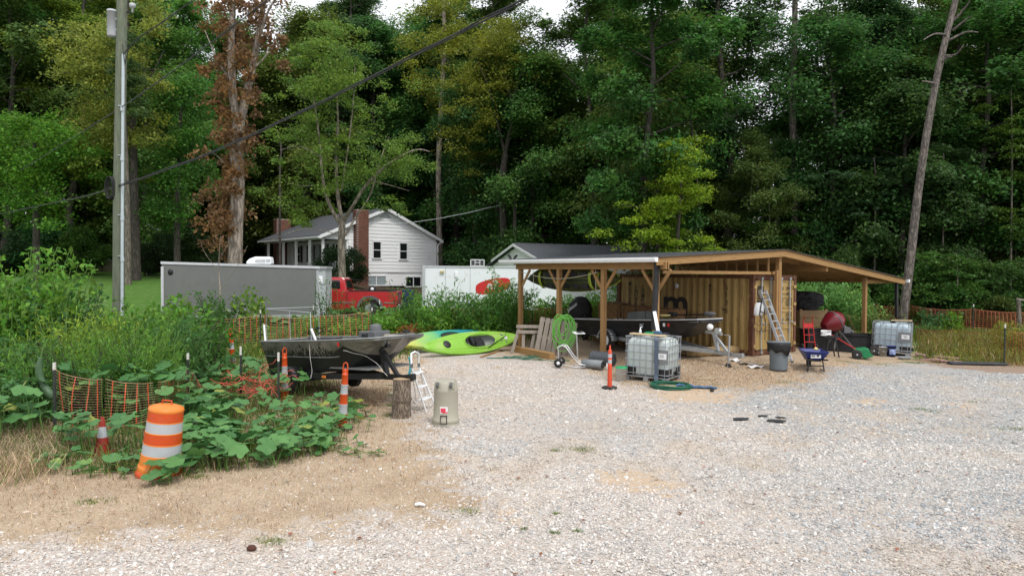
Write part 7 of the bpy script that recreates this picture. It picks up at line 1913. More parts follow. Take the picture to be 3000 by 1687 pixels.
# ================================================================ TRAFFIC DRUM, CHANNELISERS, CONES
MT['drum_orange'] = mat('drum_orange', (0.52, 0.065, 0.010), .4, var=.06, dirt=(0.45, 0.12, 0.04), dirtamt=.15, dscale=4)
MT['reflect'].node_tree.nodes['Principled BSDF'].inputs['Roughness'].default_value = .5
MT['drum_light'] = mat('drum_light_orange', (0.66, 0.20, 0.03), .45, var=.06, dirt=(0.5, 0.2, 0.06), dirtamt=.15, dscale=4)
def drum(label, loc, rot, s=1.0):
 t = thing('traffic_drum', label, 'traffic drum', loc, rot=rot); t.scale = (s, s, s)
 def ring(name, prof, mt):
  m = MB(); m.lathe(prof, 40); return m.build(name, mt, t)
 ring('base', [(.30, 0), (.31, .02), (.31, .06), (.285, .085)], MT['drum_orange'])
 ring('lower_rim', [(.285, .085), (.288, .12), (.284, .16), (.272, .17)], MT['drum_light'])
 ring('orange_band', [(.272, .17), (.262, .31)], MT['drum_light'])
 ring('step', [(.262, .31), (.265, .318), (.258, .326)], MT['drum_light'])
 ring('reflective_band', [(.256, .326), (.250, .47)], MT['reflect'])
 ring('step', [(.250, .47), (.253, .478), (.248, .486)], MT['drum_light'])
 ring('orange_band', [(.248, .486), (.243, .63)], MT['drum_orange'])
 ring('step', [(.243, .63), (.246, .638), (.241, .646)], MT['drum_light'])
 ring('reflective_band', [(.239, .646), (.234, .785)], MT['reflect'])
 ring('step', [(.234, .785), (.237, .793), (.234, .8)], MT['drum_light'])
 ring('orange_band', [(.233, .8), (.228, .93)], MT['drum_orange'])
 ring('top', [(.228, .93), (.236, .95), (.225, .985), (.15, 1.01), (.05, 1.03), (0, 1.032)], MT['drum_light'])
 m = MB(); m.tube([(-.07, 0, 1.01), (-.065, 0, 1.075), (.065, 0, 1.075), (.07, 0, 1.01)], .012, 7); m.build('handle', MT['drum_orange'], t)
 return t
q = G(466, 1390)
drum('large orange and white striped traffic drum in the squash vines', q + Vector((0, 0, -.02)), (0, R(6.5), R(0)), .95)
drum('orange and white traffic drum lying half hidden in the weeds', gp(520, 17.6) + Vector((0, 0, .0)), (R(-8), R(14), 0), .95)
def channelizer(label, loc, rot):
 t = thing('channelizer_post', label, 'channelizer', loc, rot=rot)
 def ring(name, prof, mt): m = MB(); m.lathe(prof, 20); m.build(name, mt, t)
 ring('base', [(.2, 0), (.21, .03), (.12, .05), (.085, .06)], MT['rubber'])
 zs = [.06, .28, .45, .63, .80, .98]
 for i in range(5):
  r0 = .082 - .006 * i; r1 = .078 - .006 * i
  ring('white_band' if i % 2 else 'orange_band', [(r0, zs[i]), (r1, zs[i + 1] - .012), (r1 + .004, zs[i + 1] - .006), (r1 - .003, zs[i + 1])], MT['reflect'] if i % 2 else MT['drum_orange'])
 ring('cap', [(.052, .98), (.04, 1.0), (.03, 1.02), (.036, 1.045), (.03, 1.07), (0, 1.08)], MT['drum_orange'])
 m = MB(); m.tube([(-.038, 0, 1.0), (-.04, 0, 1.12), (-.03, 0, 1.17), (0, 0, 1.19), (.03, 0, 1.17), (.04, 0, 1.12), (.038, 0, 1.0)], .012, 7); m.build('loop_handle', MT['drum_orange'], t)
 return t
q = gp(1003, 12.3); channelizer('tall orange channelizer nearest, tilted beside the tree stump', q, (0, R(3.0), 0))
q = gp(835, 14.6); channelizer('orange channelizer standing before the small boat stern', q, (0, R(-.5), R(40)))
q = gp(684, 19.0); channelizer('far orange channelizer behind the vines near the dead drum', q, (0, R(-4), R(10)))
t = thing('traffic_cone', 'small faded red and white traffic cone half covered by leaves', 'traffic cone', gp(298, 10.4))
MT['cone_red'] = mat('cone_red', (0.30, 0.03, 0.02), .5, var=.15)
m = MB(); m.box((0, 0, .015), (.3, .3, .03)); m.build('base', MT['cone_red'], t, bevel=.005)
for nm, z0, z1, mt in (('lower_cone', .03, .26, 'cone_red'), ('white_collar', .26, .42, 'reflect'), ('upper_cone', .42, .56, 'cone_red')):
 m = MB(); m.lathe([(.11 - .15 * z0, z0), (.11 - .15 * z1, z1)], 20); m.build(nm, MT[mt], t)
# stakes in the weeds
for px, D, h, lab in ((705, 14.6, 1.15, 'dark metal stake with white tip left of the boat stern'), (816, 14.0, 1.1, 'dark metal stake with white tip touching the middle channelizer'), (545, 17.2, 1.0, 'dark metal stake before the fallen drum'), (694, 24.6, 1.0, 'stake with pale top in bushes before the grey trailer'), (918, 27, 1.0, 'pale topped stake below the grey trailer nose'), (1112, 28, 1.1, 'white stake in front of the truck wheel'), (1266, 27, .9, 'pale wooden stake in the plants by the white trailer')):
 t = thing('garden_stake', lab, 'stake', gp(px, D)); m = MB(); m.beam((0, 0, -.1), (0, 0, h - .12), .035, .035); m.build('shaft', MT['stake'], t); m = MB(); m.beam((0, 0, h - .119), (0, 0, h + .06), .036, .036); m.build('tip', MT['stake_white'], t)
# ================================================================ SMALL BOAT ON ITS TRAILER
MT['boat_metal'] = mat('boat_metal', (0.26, 0.27, 0.27), .5, metal=.4, var=.2, dirt=(.14, .13, .11), dirtamt=.3, dscale=4)
def camo_hull():
 m, nt, b = nodes('hull_grass_camo'); L = nt.links; N = nt.nodes
 tc = N.new('ShaderNodeTexCoord'); sp_ = N.new('ShaderNodeSeparateXYZ'); L.new(tc.outputs['Object'], sp_.inputs[0])
 mp = N.new('ShaderNodeMapping'); mp.inputs['Scale'].default_value = (26, 26, 1.6); mp.inputs['Rotation'].default_value = (0, .25, 0); L.new(tc.outputs['Object'], mp.inputs['Vector'])
 n = N.new('ShaderNodeTexNoise'); n.inputs['Scale'].default_value = 1; n.inputs['Detail'].default_value = 3; L.new(mp.outputs[0], n.inputs['Vector'])
 n2 = N.new('ShaderNodeTexNoise'); n2.inputs['Scale'].default_value = 3; n2.inputs['Detail'].default_value = 6; L.new(tc.outputs['Object'], n2.inputs['Vector'])
 # height against ragged noise gives reed shapes climbing from the dark bottom
 a = N.new('ShaderNodeMath'); a.operation = 'MULTIPLY_ADD'; a.inputs[1].default_value = -1.15; L.new(n.outputs[0], a.inputs[0]); L.new(sp_.outputs[2], a.inputs[2])
 f = N.new('ShaderNodeMapRange'); f.inputs[1].default_value = -.13; f.inputs[2].default_value = -.09; L.new(a.outputs[0], f.inputs[0])
 x1 = N.new('ShaderNodeMapRange'); x1.inputs[1].default_value = 2.9; x1.inputs[2].default_value = 3.1; L.new(sp_.outputs[0], x1.inputs[0])
 low = N.new('ShaderNodeMapRange'); low.inputs[1].default_value = .31; low.inputs[2].default_value = .33; L.new(sp_.outputs[2], low.inputs[0])
 ab = N.new('ShaderNodeMath'); ab.operation = 'SUBTRACT'; ab.inputs[1].default_value = 3.15; L.new(sp_.outputs[0], ab.inputs[0]); a2 = N.new('ShaderNodeMath'); a2.operation = 'ABSOLUTE'; L.new(ab.outputs[0], a2.inputs[0])
 a3 = N.new('ShaderNodeMath'); a3.operation = 'MULTIPLY_ADD'; a3.inputs[1].default_value = .42; L.new(a2.outputs[0], a3.inputs[0]); L.new(sp_.outputs[2], a3.inputs[2]); a4 = N.new('ShaderNodeMath'); a4.operation = 'GREATER_THAN'; a4.inputs[1].default_value = .60; L.new(a3.outputs[0], a4.inputs[0])
 mn = N.new('ShaderNodeMath'); mn.operation = 'MAXIMUM'; L.new(f.outputs[0], mn.inputs[0]); L.new(x1.outputs[0], mn.inputs[1])
 ml = N.new('ShaderNodeMath'); ml.operation = 'MULTIPLY'; L.new(mn.outputs[0], ml.inputs[0]); L.new(low.outputs[0], ml.inputs[1])
 r = N.new('ShaderNodeValToRGB'); r.color_ramp.elements[0].color = (.13, .122, .10, 1); r.color_ramp.elements[1].color = (.24, .225, .19, 1); r.color_ramp.elements[0].position = .35; r.color_ramp.elements[1].position = .65; L.new(n2.outputs[0], r.inputs[0])
 mx = N.new('ShaderNodeMix'); mx.data_type = 'RGBA'; mx.inputs[6].default_value = (.018, .018, .017, 1); ml2 = N.new('ShaderNodeMath'); ml2.operation = 'MULTIPLY'; L.new(ml.outputs[0], ml2.inputs[0]); L.new(a4.outputs[0], ml2.inputs[1]); L.new(ml2.outputs[0], mx.inputs[0]); L.new(r.outputs[0], mx.inputs[7])
 L.new(mx.outputs[2], b.inputs['Base Color']); b.inputs['Roughness'].default_value = .45; b.inputs['Metallic'].default_value = .15
 return m
jb0 = Vector((-5.33, 16.76, tz(-5.33, 16.76) + .50)); ja = math.atan2(-.66, .75); jp = R(-3.4)
jb = thing('jon_boat', 'small grey and black camouflage jon boat perched on a black trailer', 'boat', jb0, rot=(0, jp, ja))
m = MB(); rg = jon_hull(m, 4.1, 1.6, 1.3, .66, .76, chine=.74, rake=.75, vee=.18, n=14);
# pointed bow plate in front
nose = Vector((4.28, 0, .78)); fr = rg[-1]
m.add([fr[0], fr[2], fr[3], fr[4], fr[5], fr[6], fr[8], nose], [(0, 7, 1), (1, 7, 2), (2, 7, 3), (3, 7, 4), (4, 7, 5), (5, 7, 6)], False)
m.build('hull', camo_hull(), jb, solid=.01)
m = MB()
for s in (0, 8): m.tube([r[s] for r in rg] + [nose], .02, 6)
m.tube([rg[0][0], rg[0][8]], .02, 6); m.build('gunwale', MT['boat_metal'], jb)
m = MB(); m.tube([r[2].lerp(r[3], .1) + Vector((0, -.01, 0)) for r in rg[:11]], .012, 5); m.tube([r[6].lerp(r[5], .1) + Vector((0, .01, 0)) for r in rg[:11]], .012, 5); m.build('spray_rail', MT['boat_metal'], jb)
m = MB(); m.prism([rg[10][0] + Vector((0, .02, -.02)), rg[14][0] + Vector((0, .03, -.02)), nose + Vector((-.03, 0, -.02)), rg[14][8] + Vector((0, -.03, -.02)), rg[10][8] + Vector((0, -.02, -.02))], (0, 0, -.03)); m.build('bow_deck', MT['boat_metal'], jb, fix=True)
m = MB(); m.box((2.0, 0, .12), (3.6, 1.2, .03)); m.box((.5, 0, .38), (.5, 1.4, .04)); m.build('floor', MT['deck_grey'], jb)
m = MB(); m.prism([(1.35, -.45, .15), (1.95, -.45, .15), (1.9, -.45, .72), (1.4, -.45, .70)], (0, .6, 0)); m.build('console', MT['black'], jb, fix=True, bevel=.02)
m = MB(); m.tube([(.19 * math.cos(a) * .5, .19 * math.sin(a), .19 * math.cos(a) * .4) for a in [2 * PI * i / 22 for i in range(22)]], .015, 6, closed=True)
for k in range(3): m.beam((0, 0, -.03), (.19 * math.cos(k * 2.1) * .5, .19 * math.sin(k * 2.1), .19 * math.cos(k * 2.1) * .4), .02, .01)
m.build('steering_wheel', MT['black'], jb, loc=(1.3, -.15, .86))
m = MB(); m.box((3.15, .1, .78), (.55, .42, .16)); m.lathe([(.13, 0), (.12, .12), (.05, .15), (0, .15)], 12, (3.2, .1, .86)); m.build('seat_box', MT['grey_plastic'], jb, bevel=.02)
m = MB(); m.box((.75, .1, .66), (.14, .12, .16)); m.cyl((.75, .1, .4), (.75, .1, .6), .03); m.build('throttle', MT['grey_plastic'], jb, bevel=.01)
m = MB(); m.box((3.9, .35, .80), (.12, .12, .12)); m.box((3.35, -.3, .78), (.1, .1, .1)); m.build('light_box', MT['black'], jb, bevel=.01)
# upright thin pipe frame
m = MB(); a, b_, c_, d_ = Vector((.15, -.72, .56)), Vector((.15, -.72, 1.42)), Vector((1.95, -.68, 1.30)), Vector((1.95, -.68, .56))
m.tube([a, b_, c_, d_], .008, 6); m.tube([a + Vector((.02, 1.4, 0)), b_ + Vector((.02, 1.4, 0)), b_], .008, 6); m.tube([b_.lerp(c_, .55), b_.lerp(c_, .55) + Vector((0, 0, -.75))], .006, 5)
m.build('canopy_frame', MT['lightgrey'], jb)
m = MB(); m.beam((.12, -.74, .58), (.04, -.72, 1.05), .04, .03); m.beam((2.15, -.66, .6), (1.96, -.68, .95), .04, .03); m.build('frame_brace', MT['white_plastic'], jb)
text_mesh('NC', .09, MT['ink'], 'lettering', jb, (2.35, -.815, .60), (R(82), 0, R(3.5)), .001, 1.0)
m = MB(); m.box((3.08, -.775, .63), (.07, .004, .08)); m.build('decal', MT['logo_red'], jb, rot=(0, 0, 0))
# trailer, black
org = jb0.copy(); kp = Vector((-1.90, 13.35, 0)); dvec = Vector((kp.x - org.x, kp.y - org.y, 0)); ja2 = math.atan2(dvec.y, dvec.x)
tl = trailer_frame('boat_trailer', 'black boat trailer with its coupler resting on a tree stump', (org.x, org.y, tz(org.x, org.y)), ja2, 3.9, 1.15, .42, MT['black'], 1.5, .28, dvec.length - 3.9, jack=False, pitch=math.atan2(-.33, dvec.length), winch_h=.62)
m = MB(); m.box((2.6, -.62, .42), (.12, .03, .05)); m.build('side_marker', MT['drum_light'], tl)
wl = jb.location + Matrix.Rotation(ja, 3, 'Z') @ Vector((4.5, -.12, .1)); wl.z = 1.02
m = MB(); m.sheet(lambda u, v: Vector(((v - .5) * .05 + .03 * math.sin(u * 5), .02 * math.sin(u * 7), .1 - u * .55)), 12, 2); o = m.build('winch_strap', mat('strap_teal', (.05, .30, .33), .7), solid=.008); o.location = wl; tag(o, 'teal strap hanging from the black trailer winch', 'strap')
wire('tie_rope', 'thin pale rope tied from the small boat bow to the trailer', [jb.location + Matrix.Rotation(ja, 3, 'Z') @ Vector((3.2, -.76, .7)), P(1085, 1050, 14.0), P(1135, 1102, 13.6)], .0045, mt=MT['stake_white'])
wire('tie_rope', 'pale rope hanging over the small boat side near its middle', [P(906, 1003, 14.9), P(909, 1050, 14.7), P(914, 1085, 14.7), P(910, 1108, 14.6)], .0045, mt=MT['stake_white'])
# stumps
MT['stump'] = barkmat('stump_bark', (0.30, 0.24, 0.18), (0.07, 0.05, 0.035), 16)
MT['stump_top'] = mat('stump_top', (0.38, 0.27, 0.16), .9, var=.25, scale=10)
sp0 = G(1176, 1222)
def stump(label, loc, r, h):
 t = thing('log_section', label, 'log', loc); q = random.Random(len(label)); n = 22
 off = [1 + .05 * q.uniform(-1, 1) for _ in range(n)]
 m = MB(); m.loft([[Vector((r * s_ * off[i] * math.cos(2 * PI * i / n), r * s_ * off[i] * math.sin(2 * PI * i / n), z)) for i in range(n)] for s_, z in ((1.03, 0), (1.0, h * .3), (.97, h * .7), (.98, h))], caps=False); m.build('bark', MT['stump'], t)
 m = MB(); m.add([Vector((r * .975 * off[i] * math.cos(2 * PI * i / n), r * .975 * off[i] * math.sin(2 * PI * i / n), h - .004)) for i in range(n)], [tuple(range(n))], False); m.build('cut_face', MT['stump_top'], t)
 return t
stump('lower log section of the stacked tree stump', sp0 + Vector((0, 0, -.02)), .185, .36)
stump('upper log section under the trailer coupler', sp0 + Vector((.01, 0, .345)), .172, .40)
wire('vine_rope', 'dark cord wrapped round the stacked log joint', [sp0 + Vector((.205 * math.cos(a), .205 * math.sin(a), .35 + .012 * math.sin(a))) for a in [2 * PI * i / 12 for i in range(13)]], .008, mt=MT['stump'])
# step ladder folded leaning: two rails, three treads
f1, f2 = G(1248, 1206), G(1272, 1196)
a1, a2 = P(1205, 1035, 13.5), P(1226, 1034, 13.9)
t = thing('step_ladder', 'narrow white step ladder standing by the stump', 'step ladder', f1)
B = Vector(f1)
m = MB(); m.tube([Vector(f1) - B, a1 - B + Vector((.0, 0, -.25)), a1 - B, (a1 + a2) / 2 - B + Vector((0, 0, .03)), a2 - B, a2 - B + Vector((0, 0, -.25)), Vector(f2) - B + Vector((.02, .1, 0))], .019, 8); m.build('front_rail', MT['white_plastic'], t)
for k, u in enumerate((.2, .42, .66)):
 pa_ = (Vector(f1) - B).lerp(a1 - B, u); pb2 = (Vector(f2) - B + Vector((.02, .1, 0))).lerp(a2 - B, u); c = (pa_ + pb2) / 2
 m = MB(); m.box(c + Vector((-.06, 0, 0)), ((pb2 - pa_).length * .85, .13, .025), (0, 0, math.atan2((pb2 - pa_).y, (pb2 - pa_).x))); m.build('tread', MT['white_plastic'], t, bevel=.004)
m = MB(); m.tube([a1 - B + Vector((0, 0, -.22)), G(1213, 1185) - B + Vector((0, .35, 0))], .011, 6); m.tube([a2 - B + Vector((0, 0, -.22)), G(1243, 1178) - B + Vector((0, .35, 0))], .011, 6); m.build('rear_leg', MT['alu'], t)
m = MB()
for a in (a1, a2): m.box(a - B + Vector((.01, -.02, -.24)), (.05, .04, .08))
m.build('hinge', MT['grey_plastic'], t, bevel=.005)
# cooler
MT['cooler'] = mat('cooler_beige', (0.35, 0.33, 0.265), .5, var=.04, bump=.05)
q = G(1306, 1243)
t = thing('upturned_cooler', 'beige round water cooler standing upside down on the gravel', 'cooler', q, R(-4))
m = MB(); m.lathe([(.245, .0), (.25, .03), (.235, .04), (.25, .055), (.252, .10), (.238, .13), (.232, .14), (.225, .30), (.218, .62), (.222, .63), (.216, .65), (.205, .78), (.18, .80), (0, .80)], 40); m.build('barrel', MT['cooler'], t)
m = MB(); m.prism([(-.19, -.18, .67), (.19, -.18, .67), (.18, -.17, .83), (-.18, -.17, .83)], (0, .30, 0)); m.build('foot_block', MT['cooler'], t, fix=True, bevel=.03)
for s in (-1, 1): m = MB(); m.lathe([(0, -.02), (.05, -.02), (.058, 0), (.05, .02), (0, .02)], 14, (s * .125, -.2, .755), 'X'); m.build('wheel', MT['grey_plastic'], t)
m = MB(); m.box((0, -.222, .30), (.14, .012, .12), (R(3), 0, 0)); a = m.build('sticker', MT['label_white'], t)
m = MB(); m.box((-.012, -.23, .30), (.09, .006, .075), (R(3), 0, 0)); m.box((.02, -.23, .262), (.1, .006, .02), (R(3), 0, 0)); m.build('sticker_print', mat('sticker_pink', (.62, .05, .09), .5), a)
m = MB(); m.tube([(-.055, -.235, .2), (-.06, -.262, .06), (.06, -.262, .06), (.055, -.235, .2)], .008, 6); m.cyl((-.06, -.235, .2), (.06, -.235, .2), .008); m.build('latch', MT['black'], t)
# ================================================================ KAYAKS on the ground
def kayak(label, c, rz, roll, pitch, L, W, H, body, cock, extras=True):
 t = thing('kayak', label, 'kayak', c, rot=(0, 0, 0))
 t.rotation_euler = (Matrix.Rotation(rz, 3, 'Z') @ Matrix.Rotation(pitch, 3, 'Y') @ Matrix.Rotation(roll, 3, 'X')).to_euler()
 m = MB(); kayak_hull(m, L, W, H); m.build('hull', body, t, solid=.008)
 m = MB(); kayak_top(m, L, W, H, cock, n=120, nv=40); m.build('deck', body, t, solid=.008)
 hz = H * .75 + .055
 if cock:
  cx, ca, cb = cock
  m = MB(); ring = [Vector((cx + ca * math.cos(a), cb * math.sin(a), hz + .018 - .05 * (math.sin(a) ** 2) * .5)) for a in [2 * PI * i / 40 for i in range(40)]]; m.tube(ring, .024, 8, closed=True); m.build('coaming', body, t)
  m = MB(); m.loft([[Vector((cx + ca * k * math.cos(a), cb * k * math.sin(a), z)) for a in [2 * PI * i / 30 for i in range(30)]] for k, z in ((1.0, hz), (.98, hz - .12), (.8, .06), (.3, .045))], caps=False); m.build('tub', MT['tub_grey'], t)
 return t, hz
MT['tub_grey'] = mat('tub_grey', (0.20, 0.22, 0.20), .5, var=.2)
MT['teal'] = mat('kayak_teal', (0.015, 0.24, 0.22), .4, var=.2, scale=1)
def kmat():
 m, nt, b = nodes('kayak_fade'); L = nt.links; tc = nt.nodes.new('ShaderNodeTexCoord'); s = nt.nodes.new('ShaderNodeSeparateXYZ'); L.new(tc.outputs['Object'], s.inputs[0])
 n = nt.nodes.new('ShaderNodeTexNoise'); n.inputs['Scale'].default_value = 2.5; n.inputs['Detail'].default_value = 4; L.new(tc.outputs['Object'], n.inputs['Vector'])
 a = nt.nodes.new('ShaderNodeMath'); a.operation = 'MULTIPLY_ADD'; a.inputs[1].default_value = .9; L.new(n.outputs[0], a.inputs[0]); L.new(s.outputs[0], a.inputs[2])
 r = nt.nodes.new('ShaderNodeValToRGB'); mr = nt.nodes.new('ShaderNodeMapRange'); mr.inputs[1].default_value = -1.5; mr.inputs[2].default_value = 1.9; L.new(a.outputs[0], mr.inputs[0]); L.new(mr.outputs[0], r.inputs[0])
 e = r.color_ramp.elements; e[0].color = (.50, .50, .10, 1); e[1].color = (.01, .20, .24, 1); e[0].position = .1; e[1].position = .85; x = e.new(.4); x.color = (.16, .42, .12, 1); x = e.new(.55); x.color = (.02, .30, .20, 1)
 L.new(r.outputs[0], b.inputs['Base Color']); b.inputs['Roughness'].default_value = .4; return m
l0, l1 = P(1228, 1015, 21.2), P(1506, 985, 23.6); c = (l0 + l1) / 2
KR = math.atan2(l1.y - l0.y, l1.x - l0.x); c.z = tz(c.x, c.y) + .20
k1, hz = kayak('bright lime green kayak with open cockpit tipped towards the camera', c, KR, R(50), R(-2), (l1 - l0).length * 1.0, .82, .33, MT['lime'], (.28, .62, .27))
m = MB(); m.loft([[Vector((.28 + x * .34, y * .2, z)) for x, y in ((-.6, -1), (.6, -.9), (.75, 0), (.6, .9), (-.6, 1), (-.2, 0))] for z in (.12, .19)], smooth=False); m.box((-.05, 0, .28), (.08, .34, .26), (0, R(-15), 0)); m.build('seat', MT['black_matte'], k1, bevel=.03, fix=True)
m = MB()
for q in (.55, .80):
 for s in (-1, 1): m.tube([((l1 - l0).length * (t / 40 - .5), s * q * .41 * max(.012, math.sin(PI * t / 40)) ** .62, .33 * (.75 + .25 * (2 * t / 40 - 1) ** 2) + .06 * (1 - q * q) * math.sin(PI * t / 40)) for t in range(2, 39)], .013, 6)
m.build('deck_ridge', MT['lime'], k1)
m = MB(); m.lathe([(.13, -.005), (.135, .02), (.12, .03), (.05, .04), (0, .04)], 22, (-1.02, 0, hz + .0)); m.build('hatch', MT['black'], k1)
m = MB(); n = 7; m.prism([Vector((1.30 + (.32 if i % 2 == 0 else .13) * math.cos(PI * i / n * 1.0 + .2) * 1.0, (.22 if i % 2 == 0 else .1) * math.sin(PI * i / n + .2), hz - .0)) for i in range(2 * n)], (0, 0, .012)); m.build('bungee_net', MT['grey_plastic'], k1)
m = MB(); m.lathe([(0, .0), (.07, .0), (.07, .004), (0, .004)], 14, (1.34, 0, hz + .014)); m.build('emblem', MT['label_white'], k1)
m = MB(); m.tube([(.45, -.3, hz + .05), (1.35, .05, hz + .06)], .014, 6); m.tube([(-1.5, 0, hz - .01), (-.9, -.24, hz - .03), (-.4, -.36, hz - .07)], .006, 5); m.tube([(-1.5, 0, hz - .01), (-.9, .24, hz - .03), (-.4, .36, hz - .07)], .006, 5); m.build('deck_line', MT['black'], k1)
l0, l1 = P(1150, 1020, 21.8), P(1420, 965, 24.6); c = (l0 + l1) / 2; c.z = tz(c.x, c.y) + .20
k2, hz = kayak('yellow to teal fading kayak lying behind the lime kayak', c, math.atan2(l1.y - l0.y, l1.x - l0.x), R(38), R(-1), (l1 - l0).length, .78, .33, kmat(), (.3, .5, .25))
l0, l1 = P(1200, 1032, 21.4), P(1385, 1015, 22.6); c = (l0 + l1) / 2 + Vector((0, .0, 0)); c.z = tz(c.x, c.y) + .02
# ================================================================ FOREGROUND PLANTS
# squash leaf: shallow-lobed disc, dished at the stalk
def squash_leaf(seed):
 r = random.Random(seed); n = 20; vs = [(0, 0, 0)];
 for ring, k in ((.5, .5), (1.0, 1.0)):
  for i in range(n):
   a = 2 * PI * i / n; lobe = 1 + .075 * math.cos(5 * a) + .045 * r.uniform(-1, 1); notch = 1 - .55 * math.exp(-((a - PI) / .28) ** 2)
   rr = .5 * k * (lobe if k == 1 else 1) * (notch if k == 1 else .9 + .1 * notch)
   z = .10 * k * k * (.6 if k < 1 else .35) + .035 * math.sin(5 * a + seed) * k - .05 * (k == 1) * (1 + math.cos(a)) * .8
   vs.append((rr * math.cos(a), rr * math.sin(a), z))
 fs = [(0, 1 + i, 1 + (i + 1) % n) for i in range(n)] + [(1 + i, 1 + n + i, 1 + n + (i + 1) % n, 1 + (i + 1) % n) for i in range(n)]
 me = bpy.data.meshes.new('leaf'); me.from_pydata(vs, [], fs); me.polygons.foreach_set('use_smooth', [True] * len(fs)); me.materials.append(MT['squash']); me.update(); return me
def squashmat():
 m, nt, b = nodes('squash_leaf'); L = nt.links; N = nt.nodes
 oi = N.new('ShaderNodeObjectInfo'); tc = N.new('ShaderNodeTexCoord')
 r = N.new('ShaderNodeValToRGB'); e = r.color_ramp.elements; e[0].color = (.05, .16, .045, 1); e[1].color = (.12, .28, .075, 1); e[1].position = .92
 x = e.new(.97); x.color = (.30, .33, .06, 1); L.new(oi.outputs['Random'], r.inputs[0])
 # pale speckle and radial veins
 v = N.new('ShaderNodeTexVoronoi'); v.inputs['Scale'].default_value = 22; L.new(tc.outputs['Object'], v.inputs['Vector'])
 vr = N.new('ShaderNodeValToRGB'); vr.color_ramp.elements[0].color = (1, 1, 1, 1); vr.color_ramp.elements[1].color = (0, 0, 0, 1); vr.color_ramp.elements[0].position = .12; vr.color_ramp.elements[1].position = .24; L.new(v.outputs['Distance'], vr.inputs[0])
 n = N.new('ShaderNodeTexNoise'); n.inputs['Scale'].default_value = 4; L.new(tc.outputs['Object'], n.inputs['Vector'])
 mu = N.new('ShaderNodeMath'); mu.operation = 'MULTIPLY'; L.new(vr.outputs[0], mu.inputs[0]); L.new(n.outputs[0], mu.inputs[1])
 mx = N.new('ShaderNodeMix'); mx.data_type = 'RGBA'; L.new(mu.outputs[0], mx.inputs[0]); L.new(r.outputs[0], mx.inputs[6]); mx.inputs[7].default_value = (.17, .28, .16, 1)
 gr = N.new('ShaderNodeTexGradient'); gr.gradient_type = 'RADIAL'; L.new(tc.outputs['Object'], gr.inputs[0])
 w = N.new('ShaderNodeMath'); w.operation = 'MULTIPLY'; w.inputs[1].default_value = 10; L.new(gr.outputs[1], w.inputs[0]); f = N.new('ShaderNodeMath'); f.operation = 'PINGPONG'; f.inputs[1].default_value = .5; L.new(w.outputs[0], f.inputs[0])
 l = N.new('ShaderNodeMath'); l.operation = 'LESS_THAN'; l.inputs[1].default_value = .035; L.new(f.outputs[0], l.inputs[0])
 m3 = N.new('ShaderNodeMath'); m3.operation = 'MULTIPLY'; m3.inputs[1].default_value = .45; L.new(l.outputs[0], m3.inputs[0])
 m2 = N.new('ShaderNodeMix'); m2.data_type = 'RGBA'; L.new(m3.outputs[0], m2.inputs[0]); L.new(mx.outputs[2], m2.inputs[6]); m2.inputs[7].default_value = (.16, .28, .11, 1)
 L.new(m2.outputs[2], b.inputs['Base Color']); b.inputs['Roughness'].default_value = .5; b.inputs['Specular IOR Level'].default_value = .35
 tr = N.new('ShaderNodeBsdfTranslucent'); L.new(m2.outputs[2], tr.inputs['Color']); ms = N.new('ShaderNodeMixShader'); ms.inputs[0].default_value = .25; L.new(b.outputs[0], ms.inputs[1]); L.new(tr.outputs[0], ms.inputs[2]); L.new(ms.outputs[0], N['Material Output'].inputs[0])
 return m
MT['squash'] = squashmat()
MT['stemg'] = mat('stem_green', (0.10, 0.20, 0.04), .6, var=.2)
SQ = [squash_leaf(i) for i in range(5)]
sr = random.Random(21)
def squash(label, poly, n, h0, h1, s0, s1, base=0.0):
 """poly in picture points of the ground; leaves held on stalks above it"""
 W = gpoly(poly); xs_ = [p[0] for p in W]; ys_ = [p[1] for p in W]; cx, cy = sum(xs_) / len(W), sum(ys_) / len(W)
 t = thing('squash_plant', label, 'squash plant', (cx, cy, tz(cx, cy)))
 st = MB(); k = 0; tries = 0; placed = []
 while k < n and tries < n * 40:
  tries += 1; x = sr.uniform(min(xs_), max(xs_)); y = sr.uniform(min(ys_), max(ys_))
  if not inpoly(np.array([x]), np.array([y]), W)[0]: continue
  s = sr.uniform(s0, s1); h = sr.uniform(h0, h1)
  if any(math.hypot(x - a, y - b) < (s + c) * .22 and abs(h - d) < .06 for a, b, c, d in placed): continue
  placed.append((x, y, s, h)); z = tz(x, y) + base + h
  o = bpy.data.objects.new('leaf', SQ[sr.randrange(5)]); col.objects.link(o); o.parent = t
  o.location = (x - cx, y - cy, z - t.location.z); o.scale = (s, s, s * 1.1); o.rotation_euler = (sr.gauss(0, .28) + .12, sr.gauss(0, .28), sr.uniform(0, 6.28))
  b0 = Vector((x - cx + sr.uniform(-.12, .12), y - cy + sr.uniform(-.12, .12), tz(x, y) - t.location.z)); p = Vector(o.location)
  st.tube([b0, b0.lerp(p, .6) + Vector((sr.uniform(-.03, .03), sr.uniform(-.03, .03), .03)), p], [.007, .006, .005], 4, False); k += 1
 # trailing vines
 for q in range(max(2, n // 14)):
  if len(placed) > 3:
   a, b, c = sr.sample(placed, 3); st.tube([Vector((u[0] - cx, u[1] - cy, tz(u[0], u[1]) - t.location.z + .03)) for u in (a, b, c)], .008, 4, False)
 s_ = st.build('stalks', MT['stemg'], t); s_['kind'] = 'stuff'
 return t
squash('squash vine mass directly right of the orange drum', [(470, 1395), (480, 1290), (640, 1270), (720, 1300), (740, 1360), (640, 1390)], 140, .14, .40, .17, .30)
squash('squash vines at the front edge left of the nearest channelizer', [(640, 1388), (740, 1362), (740, 1280), (960, 1260), (1010, 1300), (900, 1350), (760, 1380)], 114, .10, .36, .15, .28)
